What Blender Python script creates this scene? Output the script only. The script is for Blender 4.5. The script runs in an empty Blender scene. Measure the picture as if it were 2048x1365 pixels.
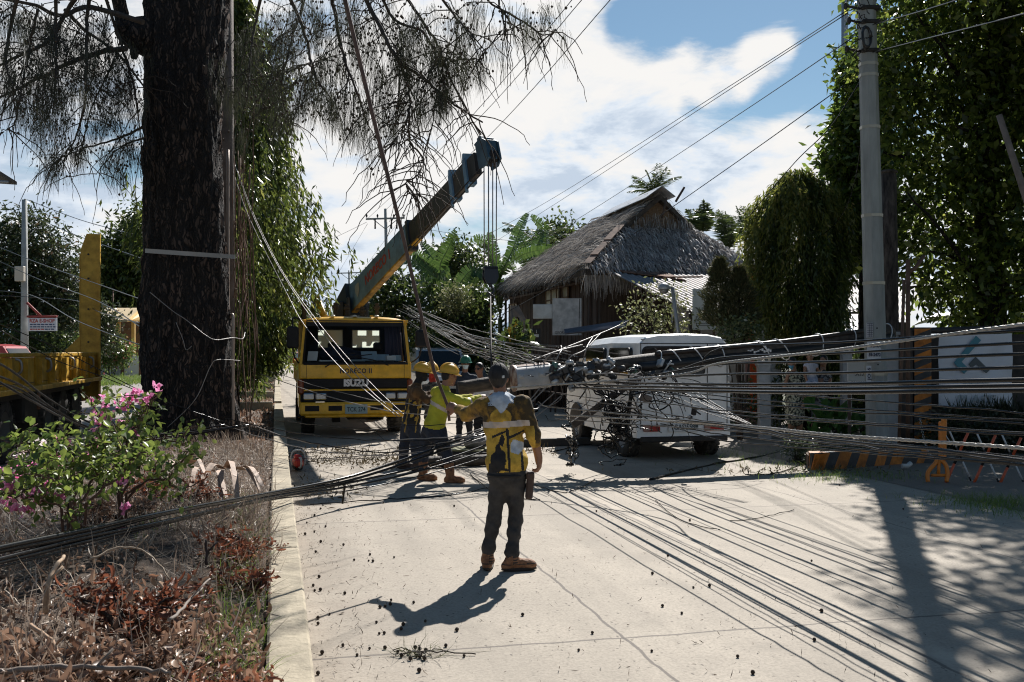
import bpy,math,random
import numpy as np
from mathutils import Vector,Matrix,Euler
random.seed(7)
RNG=np.random.default_rng(11)
scene=bpy.context.scene
COL=scene.collection
PI=math.pi
F=1991.1
HZ=702.0
EYE=1.75
# ------------------------------------------------------------------ camera
cam_d=bpy.data.cameras.new('camera')
cam_d.lens=35.0
cam_d.sensor_width=36.0
cam_d.shift_y=19.5/2048
cam_d.clip_start=0.05
cam_d.clip_end=5000
cam_d.dof.use_dof=True
cam_d.dof.focus_distance=10.5
cam_d.dof.aperture_fstop=7.1
cam=bpy.data.objects.new('camera',cam_d)
cam.location=(0,0,EYE)
cam.rotation_euler=(PI/2,0,0)
COL.objects.link(cam)
scene.camera=cam
# ------------------------------------------------------------------ sun, sky, exposure
SUN_AZ,SUN_EL=math.radians(17.3),math.radians(40.5)
SUNV=Vector((math.sin(SUN_AZ)*math.cos(SUN_EL),math.cos(SUN_AZ)*math.cos(SUN_EL),math.sin(SUN_EL)))
sun_d=bpy.data.lights.new('sun','SUN')
sun_d.energy=4.9
sun_d.angle=math.radians(0.5)
sun_d.color=(1.0,0.96,0.91)
sun=bpy.data.objects.new('sun',sun_d)
sun.rotation_euler=SUNV.to_track_quat('Z','Y').to_euler()
sun.location=(20,60,60)
COL.objects.link(sun)
scene.view_settings.view_transform='Standard'
scene.view_settings.look='None'
scene.view_settings.exposure=0.66
scene.view_settings.gamma=1.0
def make_world():
 w=bpy.data.worlds.new('World')
 scene.world=w
 w.use_nodes=True
 nt=w.node_tree
 N,L=nt.nodes,nt.links
 N.clear()
 out=N.new('ShaderNodeOutputWorld')
 bg_sky=N.new('ShaderNodeBackground')
 bg_cl=N.new('ShaderNodeBackground')
 mix=N.new('ShaderNodeMixShader')
 sky=N.new('ShaderNodeTexSky')
 sky.sky_type='NISHITA'
 sky.sun_disc=False
 sky.sun_elevation=SUN_EL
 sky.sun_rotation=SUN_AZ
 sky.air_density=1.0
 sky.dust_density=0.15
 sky.ozone_density=1.0
 hsv=N.new('ShaderNodeHueSaturation')
 hsv.inputs['Saturation'].default_value=1.16
 hsv.inputs['Hue'].default_value=0.49
 L.new(sky.outputs[0],hsv.inputs['Color'])
 L.new(hsv.outputs[0],bg_sky.inputs[0])
 bg_sky.inputs[1].default_value=0.05
 tc=N.new('ShaderNodeTexCoord')
 def math_(op,a,b=None,c=None,clamp=False):
  n=N.new('ShaderNodeMath')
  n.operation=op
  n.use_clamp=clamp
  for i,v in enumerate((a,b,c)):
   if v is None:
    continue
   if isinstance(v,(int,float)):
    n.inputs[i].default_value=v
   else:
    L.new(v,n.inputs[i])
  return n.outputs[0]
 def noise(scale_xyz,scale,detail,rough,off=(0,0,0),dist=0.0):
  mp=N.new('ShaderNodeMapping')
  mp.inputs['Scale'].default_value=scale_xyz
  mp.inputs['Location'].default_value=off
  L.new(tc.outputs['Generated'],mp.inputs['Vector'])
  n=N.new('ShaderNodeTexNoise')
  n.inputs['Scale'].default_value=scale
  n.inputs['Detail'].default_value=detail
  n.inputs['Roughness'].default_value=rough
  n.inputs['Distortion'].default_value=dist
  L.new(mp.outputs[0],n.inputs['Vector'])
  return n.outputs[0]
 def bump(px,py,tight):
  """smooth 0..1 patch of sky around the direction seen at a photograph pixel"""
  d=Vector(((px-1024)/F,1.0,(HZ-py)/F)).normalized()
  vm=N.new('ShaderNodeVectorMath')
  vm.operation='DOT_PRODUCT'
  L.new(tc.outputs['Generated'],vm.inputs[0])
  vm.inputs[1].default_value=d
  mr=N.new('ShaderNodeMapRange')
  mr.interpolation_type='SMOOTHERSTEP'
  mr.inputs['From Min'].default_value=math.cos(math.radians(tight))
  mr.inputs['From Max'].default_value=1.0
  L.new(vm.outputs['Value'],mr.inputs['Value'])
  return mr.outputs[0]
 sep=N.new('ShaderNodeSeparateXYZ')
 L.new(tc.outputs['Generated'],sep.inputs[0])
 z=sep.outputs[2]
 big=noise((1,1,2.6),2.6,6,0.55,(0.3,0.1,0.35),0.3)
 med=noise((1,1,2.3),7.0,12,0.60,(1.3,2.1,0.4),0.25)
 med_up=noise((1,1,2.3),7.0,12,0.60,(1.3-.012,2.1,0.4+.045),0.25)
 wisp=noise((1,1,4.5),6.0,12,0.68,(0.3,1.1,0.7),0.5)
 dens=math_('ADD',math_('MULTIPLY',big,0.9),math_('MULTIPLY',med,1.2))
 dens=math_('ADD',dens,math_('MULTIPLY',wisp,1.7))
 dens=math_('SUBTRACT',dens,1.38)
 # the clear blue gaps at the upper right, the bright veil left of them, the cumulus below
 for px,py,t,k in((1560,30,6.5,-0.6),(1350,45,5,-.4),(1240,75,3.5,-.4),(1680,200,5.0,-0.65),(1500,195,3.0,-0.35),(1440,35,4,-.45),(1720,60,5,-.6),(1280,70,2.6,-.55),(1420,210,2.5,-.3),(60,275,2.5,-0.45),(235,285,3.0,-0.6),(1380,185,2,-.2),(1440,128,3.0,0.5),(1510,118,2.8,0.5),(1570,110,3.2,.45),(1330,145,4.0,0.5),(1650,105,3.4,0.45),(1450,180,2.0,.35),(1000,130,10,0.55),(560,120,12,0.3),(1180,260,7,0.45),(1200,120,5,.25),(760,330,9,0.4),(1650,300,4.5,0.9),(1480,330,5,0.5),(200,420,9,0.4),(640,560,6,0.3),(1150,430,7,0.35),(100,80,8,0.4)):
  dens=math_('ADD',dens,math_('MULTIPLY',bump(px,py,t),k))
  # fewer clouds overhead and behind
 up=N.new('ShaderNodeMapRange')
 up.interpolation_type='SMOOTHSTEP'
 up.inputs['From Min'].default_value=0.34
 up.inputs['From Max'].default_value=0.46
 up.inputs['To Min'].default_value=0.0
 up.inputs['To Max'].default_value=1.1
 L.new(z,up.inputs['Value'])
 dens=math_('SUBTRACT',dens,up.outputs[0])
 low=N.new('ShaderNodeMapRange')
 low.interpolation_type='SMOOTHSTEP'
 low.inputs['From Min'].default_value=0.16
 low.inputs['From Max'].default_value=0.02
 low.inputs['To Max'].default_value=0.7
 L.new(z,low.inputs['Value'])
 dens=math_('ADD',dens,low.outputs[0])
 fac=N.new('ShaderNodeMapRange')
 fac.interpolation_type='SMOOTHSTEP'
 fac.inputs['From Min'].default_value=0.20
 fac.inputs['From Max'].default_value=0.92
 L.new(dens,fac.inputs['Value'])
 # cloud body colour: sunlit white tops and blue grey bases
 sv=math_('ADD',math_('MULTIPLY',math_('SUBTRACT',med,med_up),2.6),0.50)
 sv=math_('ADD',sv,math_('MULTIPLY',math_('SUBTRACT',big,0.5),0.5))
 for px,py,t,k in((1030,110,12,0.20),(1180,390,8,-0.22),(1370,320,3.5,-0.2),(180,400,8,-0.16),(650,520,5,-0.12),(1100,330,5,-.12),(900,260,9,0.12),(500,200,12,0.06),(60,300,6,-0.05),(1560,370,4.5,0.12),(1640,285,4.0,0.25),(800,300,9,0.1),(1460,130,6,0.25),(300,120,9,0.14)):
  sv=math_('ADD',sv,math_('MULTIPLY',bump(px,py,t),k))
 cr=N.new('ShaderNodeValToRGB')
 e=cr.color_ramp.elements
 e[0].position,e[0].color=0.20,(0.36,0.42,0.50,1)
 e[1].position,e[1].color=0.78,(0.595,0.585,0.572,1)
 m=e.new(0.42)
 m.color=(0.485,0.53,0.585,1)
 m2=e.new(0.58)
 m2.color=(0.56,0.565,0.57,1)
 L.new(sv,cr.inputs[0])
 L.new(cr.outputs[0],bg_cl.inputs[0])
 # clouds on the sun's side of the sky glow, unseen ones behind the camera are brightened as fill light
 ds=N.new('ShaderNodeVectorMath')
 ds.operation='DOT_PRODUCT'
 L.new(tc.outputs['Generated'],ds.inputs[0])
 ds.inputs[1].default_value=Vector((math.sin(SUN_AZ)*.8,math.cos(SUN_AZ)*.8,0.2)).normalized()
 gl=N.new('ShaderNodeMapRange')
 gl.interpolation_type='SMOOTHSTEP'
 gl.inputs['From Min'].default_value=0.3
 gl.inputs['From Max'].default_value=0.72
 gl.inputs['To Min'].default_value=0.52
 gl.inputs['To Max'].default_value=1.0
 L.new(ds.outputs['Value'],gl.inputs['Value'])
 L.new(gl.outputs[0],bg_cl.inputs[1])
 L.new(fac.outputs[0],mix.inputs[0])
 L.new(bg_sky.outputs[0],mix.inputs[1])
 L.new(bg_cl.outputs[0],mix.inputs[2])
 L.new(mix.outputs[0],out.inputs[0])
make_world()
scene.render.engine='CYCLES'
scene.cycles.max_bounces=6
scene.cycles.diffuse_bounces=3
scene.cycles.glossy_bounces=3
scene.cycles.transmission_bounces=4
scene.cycles.transparent_max_bounces=6
scene.cycles.use_denoising=True
scene.cycles.filter_width=1.1
scene.cycles.sample_clamp_indirect=6.0
# ------------------------------------------------------------------ places
def P(px,py,D):
 """the world point that lies at depth D behind a pixel of the photograph"""
 return Vector(((px-1024)/F*D,D,EYE+(HZ-py)/F*D))
def G(px,py,z=0.0):
 return P(px,py,(EYE-z)*F/(py-HZ))
RA=math.atan2(0.2373,1.0)
RC,RS=math.cos(RA),math.sin(RA)
def R(p,s,z=0.0):
 """road coordinates: p metres right of the camera line, s metres along the road"""
 return Vector((p*RC-s*RS,p*RS+s*RC,z))
def toroad(v):
 return v[0]*RC+v[1]*RS,-v[0]*RS+v[1]*RC
 # ------------------------------------------------------------------ materials
_mats={}
def M(name,col,rough=0.6,metal=0.0,var=0.0,vscale=6.0,bump=0.0,bscale=30.0,bdist=0.02,col2=None,detail=5,stretch=None,coat=0.0,lo=0.35,hi=0.65):
 if name in _mats:
  return _mats[name]
 m=bpy.data.materials.new(name)
 m.use_nodes=True
 nt=m.node_tree
 b=nt.nodes['Principled BSDF']
 b.inputs['Roughness'].default_value=rough
 b.inputs['Metallic'].default_value=metal
 if coat:
  b.inputs['Coat Weight'].default_value=coat
 c=(*col,1)
 b.inputs['Base Color'].default_value=c
 if var or col2 or bump:
  tc=nt.nodes.new('ShaderNodeTexCoord')
  mp=nt.nodes.new('ShaderNodeMapping')
  if stretch:
   mp.inputs['Scale'].default_value=stretch
  nt.links.new(tc.outputs['Object'],mp.inputs[0])
 if var or col2:
  n=nt.nodes.new('ShaderNodeTexNoise')
  n.inputs['Scale'].default_value=vscale
  n.inputs['Detail'].default_value=detail
  n.inputs['Roughness'].default_value=0.62
  nt.links.new(mp.outputs[0],n.inputs['Vector'])
  r=nt.nodes.new('ShaderNodeValToRGB')
  c1=tuple(max(0,x*(1-var)) for x in col)
  c2=tuple(col2) if col2 else tuple(min(1,x*(1+var)) for x in col)
  r.color_ramp.elements[0].position=lo
  r.color_ramp.elements[1].position=hi
  r.color_ramp.elements[0].color=(*c1,1)
  r.color_ramp.elements[1].color=(*c2,1)
  nt.links.new(n.outputs[0],r.inputs[0])
  nt.links.new(r.outputs[0],b.inputs['Base Color'])
 if bump:
  n2=nt.nodes.new('ShaderNodeTexNoise')
  n2.inputs['Scale'].default_value=bscale
  n2.inputs['Detail'].default_value=6
  nt.links.new(mp.outputs[0],n2.inputs['Vector'])
  bp=nt.nodes.new('ShaderNodeBump')
  bp.inputs['Strength'].default_value=bump
  bp.inputs['Distance'].default_value=bdist
  nt.links.new(n2.outputs[0],bp.inputs['Height'])
  nt.links.new(bp.outputs[0],b.inputs['Normal'])
 _mats[name]=m
 return m
def LEAF(name,colA,colB,trans=0.35,rough=0.42,colC=None):
 """thin leaf: every leaf its own shade, light shines through it"""
 if name in _mats:
  return _mats[name]
 m=bpy.data.materials.new(name)
 m.use_nodes=True
 nt=m.node_tree
 N,L=nt.nodes,nt.links
 b=N['Principled BSDF']
 out=N['Material Output']
 g=N.new('ShaderNodeNewGeometry')
 r=N.new('ShaderNodeValToRGB')
 e=r.color_ramp.elements
 e[0].color=(*colA,1)
 e[1].color=(*colB,1)
 if colC:
  e[1].position=0.93
  x=e.new(1.0)
  x.color=(*colC,1)
 L.new(g.outputs['Random Per Island'],r.inputs[0])
 L.new(r.outputs[0],b.inputs['Base Color'])
 b.inputs['Roughness'].default_value=rough
 t=N.new('ShaderNodeBsdfTranslucent')
 hs=N.new('ShaderNodeHueSaturation')
 hs.inputs['Value'].default_value=1.6
 hs.inputs['Saturation'].default_value=1.0
 hs.inputs['Hue'].default_value=0.49
 L.new(r.outputs[0],hs.inputs['Color'])
 L.new(hs.outputs[0],t.inputs['Color'])
 mx=N.new('ShaderNodeMixShader')
 mx.inputs[0].default_value=trans
 L.new(b.outputs[0],mx.inputs[1])
 L.new(t.outputs[0],mx.inputs[2])
 L.new(mx.outputs[0],out.inputs['Surface'])
 _mats[name]=m
 return m
def GLASS(name,tint=(0.5,0.55,0.55),refl=0.12,ior=1.5):
 if name in _mats:
  return _mats[name]
 m=bpy.data.materials.new(name)
 m.use_nodes=True
 nt=m.node_tree
 N,L=nt.nodes,nt.links
 N.remove(N['Principled BSDF'])
 tr=N.new('ShaderNodeBsdfTransparent')
 tr.inputs[0].default_value=(*tint,1)
 gl=N.new('ShaderNodeBsdfGlossy')
 gl.inputs['Roughness'].default_value=0.03
 fr=N.new('ShaderNodeFresnel')
 fr.inputs[0].default_value=ior
 ad=N.new('ShaderNodeMath')
 ad.operation='ADD'
 ad.inputs[1].default_value=refl*0.3
 L.new(fr.outputs[0],ad.inputs[0])
 mx=N.new('ShaderNodeMixShader')
 L.new(ad.outputs[0],mx.inputs[0])
 L.new(tr.outputs[0],mx.inputs[1])
 L.new(gl.outputs[0],mx.inputs[2])
 L.new(mx.outputs[0],N['Material Output'].inputs['Surface'])
 _mats[name]=m
 return m
 # ------------------------------------------------------------------ objects
def tag(o,label=None,cat=None,group=None,kind=None):
 if label:
  o['label']=label
 if cat:
  o['category']=cat
 if group:
  o['group']=group
 if kind:
  o['kind']=kind
 return o
def thing(name,loc,label,cat,group=None,rz=0.0):
 o=bpy.data.objects.new(name,None)
 o.empty_display_size=0.2
 o.location=loc
 o.rotation_euler=(0,0,rz)
 COL.objects.link(o)
 bpy_update_matrix(o)
 return tag(o,label,cat,group)
_MW={}
def bpy_update_matrix(o):
 _MW[o.name]=Matrix.Translation(o.location)@o.rotation_euler.to_matrix().to_4x4()
def world_of(o):
 """matrix of a thing's root (parts carry identity transforms)"""
 while o.parent:
  o=o.parent
 return _MW.get(o.name,Matrix.Identity(4))
def copy_tree(o,parent=None):
 c=o.copy()
 COL.objects.link(c)
 if parent:
  c.parent=parent
 for ch in list(o.children):
  copy_tree(ch,c)
 return c
def np_mesh(name,V,Fc,mats,parent=None,smooth=False,midx=None):
 """mesh from numpy arrays; Fc is (m,3) or (m,4)"""
 me=bpy.data.meshes.new(name)
 V=np.asarray(V,dtype=np.float32)
 Fc=np.asarray(Fc,dtype=np.int32)
 n,k=Fc.shape
 me.vertices.add(len(V))
 me.vertices.foreach_set('co',V.ravel())
 me.loops.add(n*k)
 me.loops.foreach_set('vertex_index',Fc.ravel())
 me.polygons.add(n)
 me.polygons.foreach_set('loop_start',np.arange(0,n*k,k,dtype=np.int32))
 me.polygons.foreach_set('loop_total',np.full(n,k,dtype=np.int32))
 if midx is not None:
  me.polygons.foreach_set('material_index',np.asarray(midx,dtype=np.int32))
 if smooth:
  me.polygons.foreach_set('use_smooth',np.ones(n,dtype=bool))
 me.update(calc_edges=True)
 me.validate()
 for m in(mats if isinstance(mats,(list,tuple)) else[mats]):
  me.materials.append(m)
 o=bpy.data.objects.new(name,me)
 COL.objects.link(o)
 if parent:
  o.parent=parent
 return o
class MB:
 """collects shapes and links them as one mesh object"""
 def __init__(self):
  self.v,self.f,self.m,self.s=[],[],[],[]
  self.T=None
 def add(self,vs,fs,mi=0,smooth=False):
  o=len(self.v)
  if self.T is not None:
   vs=[self.T@Vector(v) for v in vs]
  self.v.extend(tuple(v) for v in vs)
  for f in fs:
   self.f.append(tuple(i+o for i in f))
   self.m.append(mi)
   self.s.append(smooth)
  return self
 def box(self,c,d,mi=0,rot=None,ch=0.0):
  """box centred at c with full sizes d, optional edge chamfer"""
  c=Vector(c)
  hx,hy,hz=d[0]/2,d[1]/2,d[2]/2
  r=rot if rot is not None else Matrix.Identity(3)
  if isinstance(r,(tuple,list)):
   r=Euler(r).to_matrix()
  if ch<=0:
   vs=[c+r@Vector((sx*hx,sy*hy,sz*hz)) for sx in(-1,1) for sy in(-1,1) for sz in(-1,1)]
   return self.add(vs,[(0,1,3,2),(4,6,7,5),(0,4,5,1),(2,3,7,6),(0,2,6,4),(1,5,7,3)],mi)
  ch=min(ch,hx*.9,hy*.9,hz*.9)
  vs,idx=[],{}
  for sx in(-1,1):
   for sy in(-1,1):
    for sz in(-1,1):
     for ax in range(3):
      q=[sx*(hx-ch),sy*(hy-ch),sz*(hz-ch)]
      h=(hx,hy,hz)
      q[ax]=(sx,sy,sz)[ax]*h[ax]
      idx[(sx,sy,sz,ax)]=len(vs)
      vs.append(c+r@Vector(q))
  fs=[]
  for ax in range(3):
   a1,a2=(ax+1)%3,(ax+2)%3
   for s in(-1,1):
    ring=[]
    for u,w in((-1,-1),(1,-1),(1,1),(-1,1)):
     k=[0,0,0]
     k[ax],k[a1],k[a2]=s,u,w
     ring.append(idx[(*k,ax)])
    fs.append(ring if s>0 else ring[::-1])
  for ax in range(3):
   a1,a2=(ax+1)%3,(ax+2)%3
   for u in(-1,1):
    for w in(-1,1):
     k0,k1=[0,0,0],[0,0,0]
     k0[ax],k1[ax]=-1,1
     k0[a1]=k1[a1]=u
     k0[a2]=k1[a2]=w
     f=[idx[(*k0,a1)],idx[(*k1,a1)],idx[(*k1,a2)],idx[(*k0,a2)]]
     fs.append(f if u*w>0 else f[::-1])
  for sx in(-1,1):
   for sy in(-1,1):
    for sz in(-1,1):
     f=[idx[(sx,sy,sz,a)] for a in range(3)]
     fs.append(f if sx*sy*sz>0 else f[::-1])
  return self.add(vs,fs,mi)
 def tube(self,pts,r,n=8,mi=0,cap=True,smooth=True,squash=1.0):
  pts=[Vector(p) for p in pts]
  k=len(pts)
  rs=r if isinstance(r,(list,tuple,np.ndarray)) else[r]*k
  vs,fs=[],[]
  up=Vector((0,0,1))
  t0=(pts[1]-pts[0]).normalized()
  a=t0.cross(up)
  if a.length<1e-3:
   a=t0.cross(Vector((0,1,0)))
  a.normalize()
  for i in range(k):
   t=(pts[min(i+1,k-1)]-pts[max(i-1,0)])
   if t.length<1e-9:
    t=t0.copy()
   t.normalize()
   a=(a-t*a.dot(t))
   if a.length<1e-6:
    a=t.orthogonal()
   a.normalize()
   b=t.cross(a)
   for j in range(n):
    q=2*PI*j/n
    vs.append(pts[i]+(a*math.cos(q)+b*(math.sin(q)*squash))*float(rs[i]))
  for i in range(k-1):
   for j in range(n):
    j2=(j+1)%n
    fs.append((i*n+j,i*n+j2,(i+1)*n+j2,(i+1)*n+j))
  self.add(vs,fs,mi,smooth)
  if cap:
   o=len(self.v)-len(vs)
   self.f.append(tuple(o+j for j in range(n))[::-1])
   self.f.append(tuple(o+(k-1)*n+j for j in range(n)))
   self.m+=[mi,mi]
   self.s+=[False,False]
  return self
 def ell(self,c,r,mi=0,nu=14,nv=9,rot=None,zmin=-1.0):
  c=Vector(c)
  if not hasattr(r,'__len__'):
   r=(r,r,r)
  rm=rot if rot is not None else Matrix.Identity(3)
  vs,fs=[],[]
  t1=math.acos(max(-1,min(1,zmin))) if zmin>-1 else PI
  for i in range(nv+1):
   th=t1*i/nv
   for j in range(nu):
    q=2*PI*j/nu
    vs.append(c+rm@Vector((r[0]*math.sin(th)*math.cos(q),r[1]*math.sin(th)*math.sin(q),r[2]*math.cos(th))))
  for i in range(nv):
   for j in range(nu):
    j2=(j+1)%nu
    fs.append((i*nu+j,(i+1)*nu+j,(i+1)*nu+j2,i*nu+j2))
  return self.add(vs,fs,mi,True)
 def lathe(self,c,prof,axis=(0,0,1),n=24,mi=0,smooth=True):
  """profile [(radius, height)] turned about an axis through c"""
  q=Vector((0,0,1)).rotation_difference(Vector(axis)).to_matrix()
  c=Vector(c)
  vs,fs=[],[]
  for r_,h in prof:
   for j in range(n):
    t=2*PI*j/n
    vs.append(c+q@Vector((r_*math.cos(t),r_*math.sin(t),h)))
  for i in range(len(prof)-1):
   for j in range(n):
    j2=(j+1)%n
    fs.append((i*n+j,i*n+j2,(i+1)*n+j2,(i+1)*n+j))
  return self.add(vs,fs,mi,smooth)
 def poly(self,pts,mi=0):
  return self.add(pts,[tuple(range(len(pts)))],mi)
 def slab(self,pts,off,mi=0):
  """a planar outline given real thickness by the offset vector"""
  pts=[Vector(p) for p in pts]
  off=Vector(off)
  n=len(pts)
  vs=pts+[p+off for p in pts]
  fs=[tuple(range(n))[::-1],tuple(range(n,2*n))]
  for i in range(n):
   j=(i+1)%n
   fs.append((i,j,n+j,n+i))
  return self.add(vs,fs,mi)
 def build(self,name,mats,parent=None,world=False):
  """world=True: the shapes are in world coordinates, bring them into the thing's own"""
  me=bpy.data.meshes.new(name)
  vs=self.v
  if world and parent:
   inv=world_of(parent).inverted()
   vs=[tuple(inv@Vector(v)) for v in vs]
  me.from_pydata(vs,[],self.f)
  me.polygons.foreach_set('material_index',self.m)
  me.polygons.foreach_set('use_smooth',self.s)
  me.update()
  for m in(mats if isinstance(mats,(list,tuple)) else[mats]):
   me.materials.append(m)
  o=bpy.data.objects.new(name,me)
  COL.objects.link(o)
  if parent:
   o.parent=parent
  return o
def text(body,size,mat,mtx,parent=None,name='lettering',depth=0.003,width=None,bold=0.0,spacing=1.0):
 """lettering as a mesh: text runs along local x, up is local y, faces local +z of mtx (world, or the thing's frame)"""
 cu=bpy.data.curves.new('tmp','FONT')
 cu.body=body
 cu.size=size
 cu.extrude=depth
 cu.offset=bold
 cu.space_character=spacing
 cu.align_x='CENTER'
 cu.align_y='CENTER'
 cu.resolution_u=3
 tmp=bpy.data.objects.new('tmp',cu)
 COL.objects.link(tmp)
 dg=bpy.context.evaluated_depsgraph_get()
 me=bpy.data.meshes.new_from_object(tmp.evaluated_get(dg))
 bpy.data.objects.remove(tmp)
 bpy.data.curves.remove(cu)
 if width:
  xs=[v.co.x for v in me.vertices]
  w=max(xs)-min(xs)
  if w>0:
   me.transform(Matrix.Diagonal((width/w,1,1,1)))
 me.transform(mtx)
 me.materials.clear()
 me.materials.append(mat)
 me.name=name
 o=bpy.data.objects.new(name,me)
 COL.objects.link(o)
 if parent:
  o.parent=parent
 return o
def frame(o,x,y):
 """matrix with origin o, text direction x, up direction y"""
 x=Vector(x).normalized()
 z=x.cross(Vector(y)).normalized()
 y=z.cross(x)
 return Matrix(((x.x,y.x,z.x,o[0]),(x.y,y.y,z.y,o[1]),(x.z,y.z,z.z,o[2]),(0,0,0,1)))
 # ------------------------------------------------------------------ leaves
def unit(a):
 return a/np.maximum(np.linalg.norm(a,axis=-1,keepdims=True),1e-9)
def leaf_quads(C,D,L,W,fold=0.25):
 """one folded diamond per leaf: base points C, directions D, lengths L, widths W"""
 n=len(C)
 L=np.broadcast_to(np.asarray(L,float),(n,))[:,None]
 W=np.broadcast_to(np.asarray(W,float),(n,))[:,None]
 D=unit(D)
 Nn=unit(np.cross(D,RNG.normal(size=(n,3))))
 B=np.cross(Nn,D)
 v=np.empty((n,4,3))
 v[:,0]=C
 v[:,1]=C+D*L*0.45+B*W*0.5+Nn*W*fold
 v[:,2]=C+D*L
 v[:,3]=C+D*L*0.45-B*W*0.5+Nn*W*fold
 return v.reshape(-1,3),np.arange(n*4).reshape(n,4)
def blob_points(blobs,n,shell=0.45):
 """points spread through a union of ellipsoids, denser towards their skins"""
 b=np.array([[*c,*(r if hasattr(r,'__len__') else(r,r,r))] for c,r in blobs],float)
 w=(b[:,3]*b[:,4]*b[:,5])**(2/3)
 k=RNG.choice(len(b),n,p=w/w.sum())
 d=unit(RNG.normal(size=(n,3)))
 r=RNG.random(n)**shell
 pts=b[k,:3]+d*b[k,3:6]*r[:,None]
 return pts,d
def crown(name,parent,mat,blobs,nclump,per,L,W,spread,droop=0.4,base=None,shell=0.4):
 """leafy crown: clumps of leaves through a union of ellipsoids"""
 pc,dc=blob_points(blobs,nclump,shell)
 C=np.repeat(pc,per,0)+RNG.normal(size=(nclump*per,3))*spread
 D=np.repeat(dc,per,0)*0.6+RNG.normal(size=C.shape)*0.7
 D[:,2]-=droop
 n=len(C)
 V,Fq=leaf_quads(C,D,L*RNG.uniform(.6,1.25,n),W*RNG.uniform(.7,1.2,n))
 if base is not None:
  V=V-np.array(base)
 return np_mesh(name,V,Fq,mat,parent)
def strands(name,parent,mat,starts,length,per,L,W,base=None,outward=None,lean=0.25):
 """hanging leaf strands, as on weeping trees"""
 n=len(starts)
 ln=length*RNG.uniform(.5,1.3,n)
 t=(np.arange(per)+RNG.random((n,per)))/per
 sway=RNG.normal(size=(n,1,3))*lean*ln[:,None,None]
 sway[...,2]*=.2
 C=starts[:,None,:]+sway*(t**1.3)[...,None]
 C[...,2]-=t*ln[:,None]
 D=RNG.normal(size=(n,per,3))*0.45
 D[...,2]-=1.0
 if outward is not None:
  D+=outward[:,None,:]*0.35
 C,D=C.reshape(-1,3),D.reshape(-1,3)
 m=len(C)
 V,Fq=leaf_quads(C,D,L*RNG.uniform(.6,1.25,m),W*RNG.uniform(.7,1.2,m))
 if base is not None:
  V=V-np.array(base)
 return np_mesh(name,V,Fq,mat,parent)
def ribbons(paths,w0,w1=0.0):
 """thin flat strips along paths (n,k,3)"""
 n,k,_=paths.shape
 d=unit(np.gradient(paths,axis=1))
 side=unit(np.cross(d,RNG.normal(size=(n,1,3))))
 w0=np.broadcast_to(np.asarray(w0,float),(n,))[:,None]
 w=(w0*(1-np.linspace(0,1,k)[None])+w1*np.linspace(0,1,k)[None])[...,None]
 V=np.stack([paths-side*w/2,paths+side*w/2],2).reshape(-1,3)
 i=np.arange(n)[:,None]*(2*k)+np.arange(k-1)[None]*2
 Fq=np.stack([i,i+1,i+3,i+2],-1).reshape(-1,4)
 return V,Fq
def wobble(pts,amp,n=None):
 """a polyline resampled with a smooth Catmull-Rom curve"""
 pts=[Vector(p) for p in pts]
 if len(pts)<3 and n is None:
  return pts
 out=[]
 k=len(pts)
 per=n or 6
 for i in range(k-1):
  p0,p1,p2,p3=pts[max(i-1,0)],pts[i],pts[i+1],pts[min(i+2,k-1)]
  for j in range(per):
   t=j/per
   q=0.5*((2*p1)+(p2-p0)*t+(2*p0-5*p1+4*p2-p3)*t*t+(3*p1-p0-3*p2+p3)*t**3)
   if amp:
    q=q+Vector((random.gauss(0,amp),random.gauss(0,amp),random.gauss(0,amp)))
   out.append(q)
 out.append(pts[-1])
 return out
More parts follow.
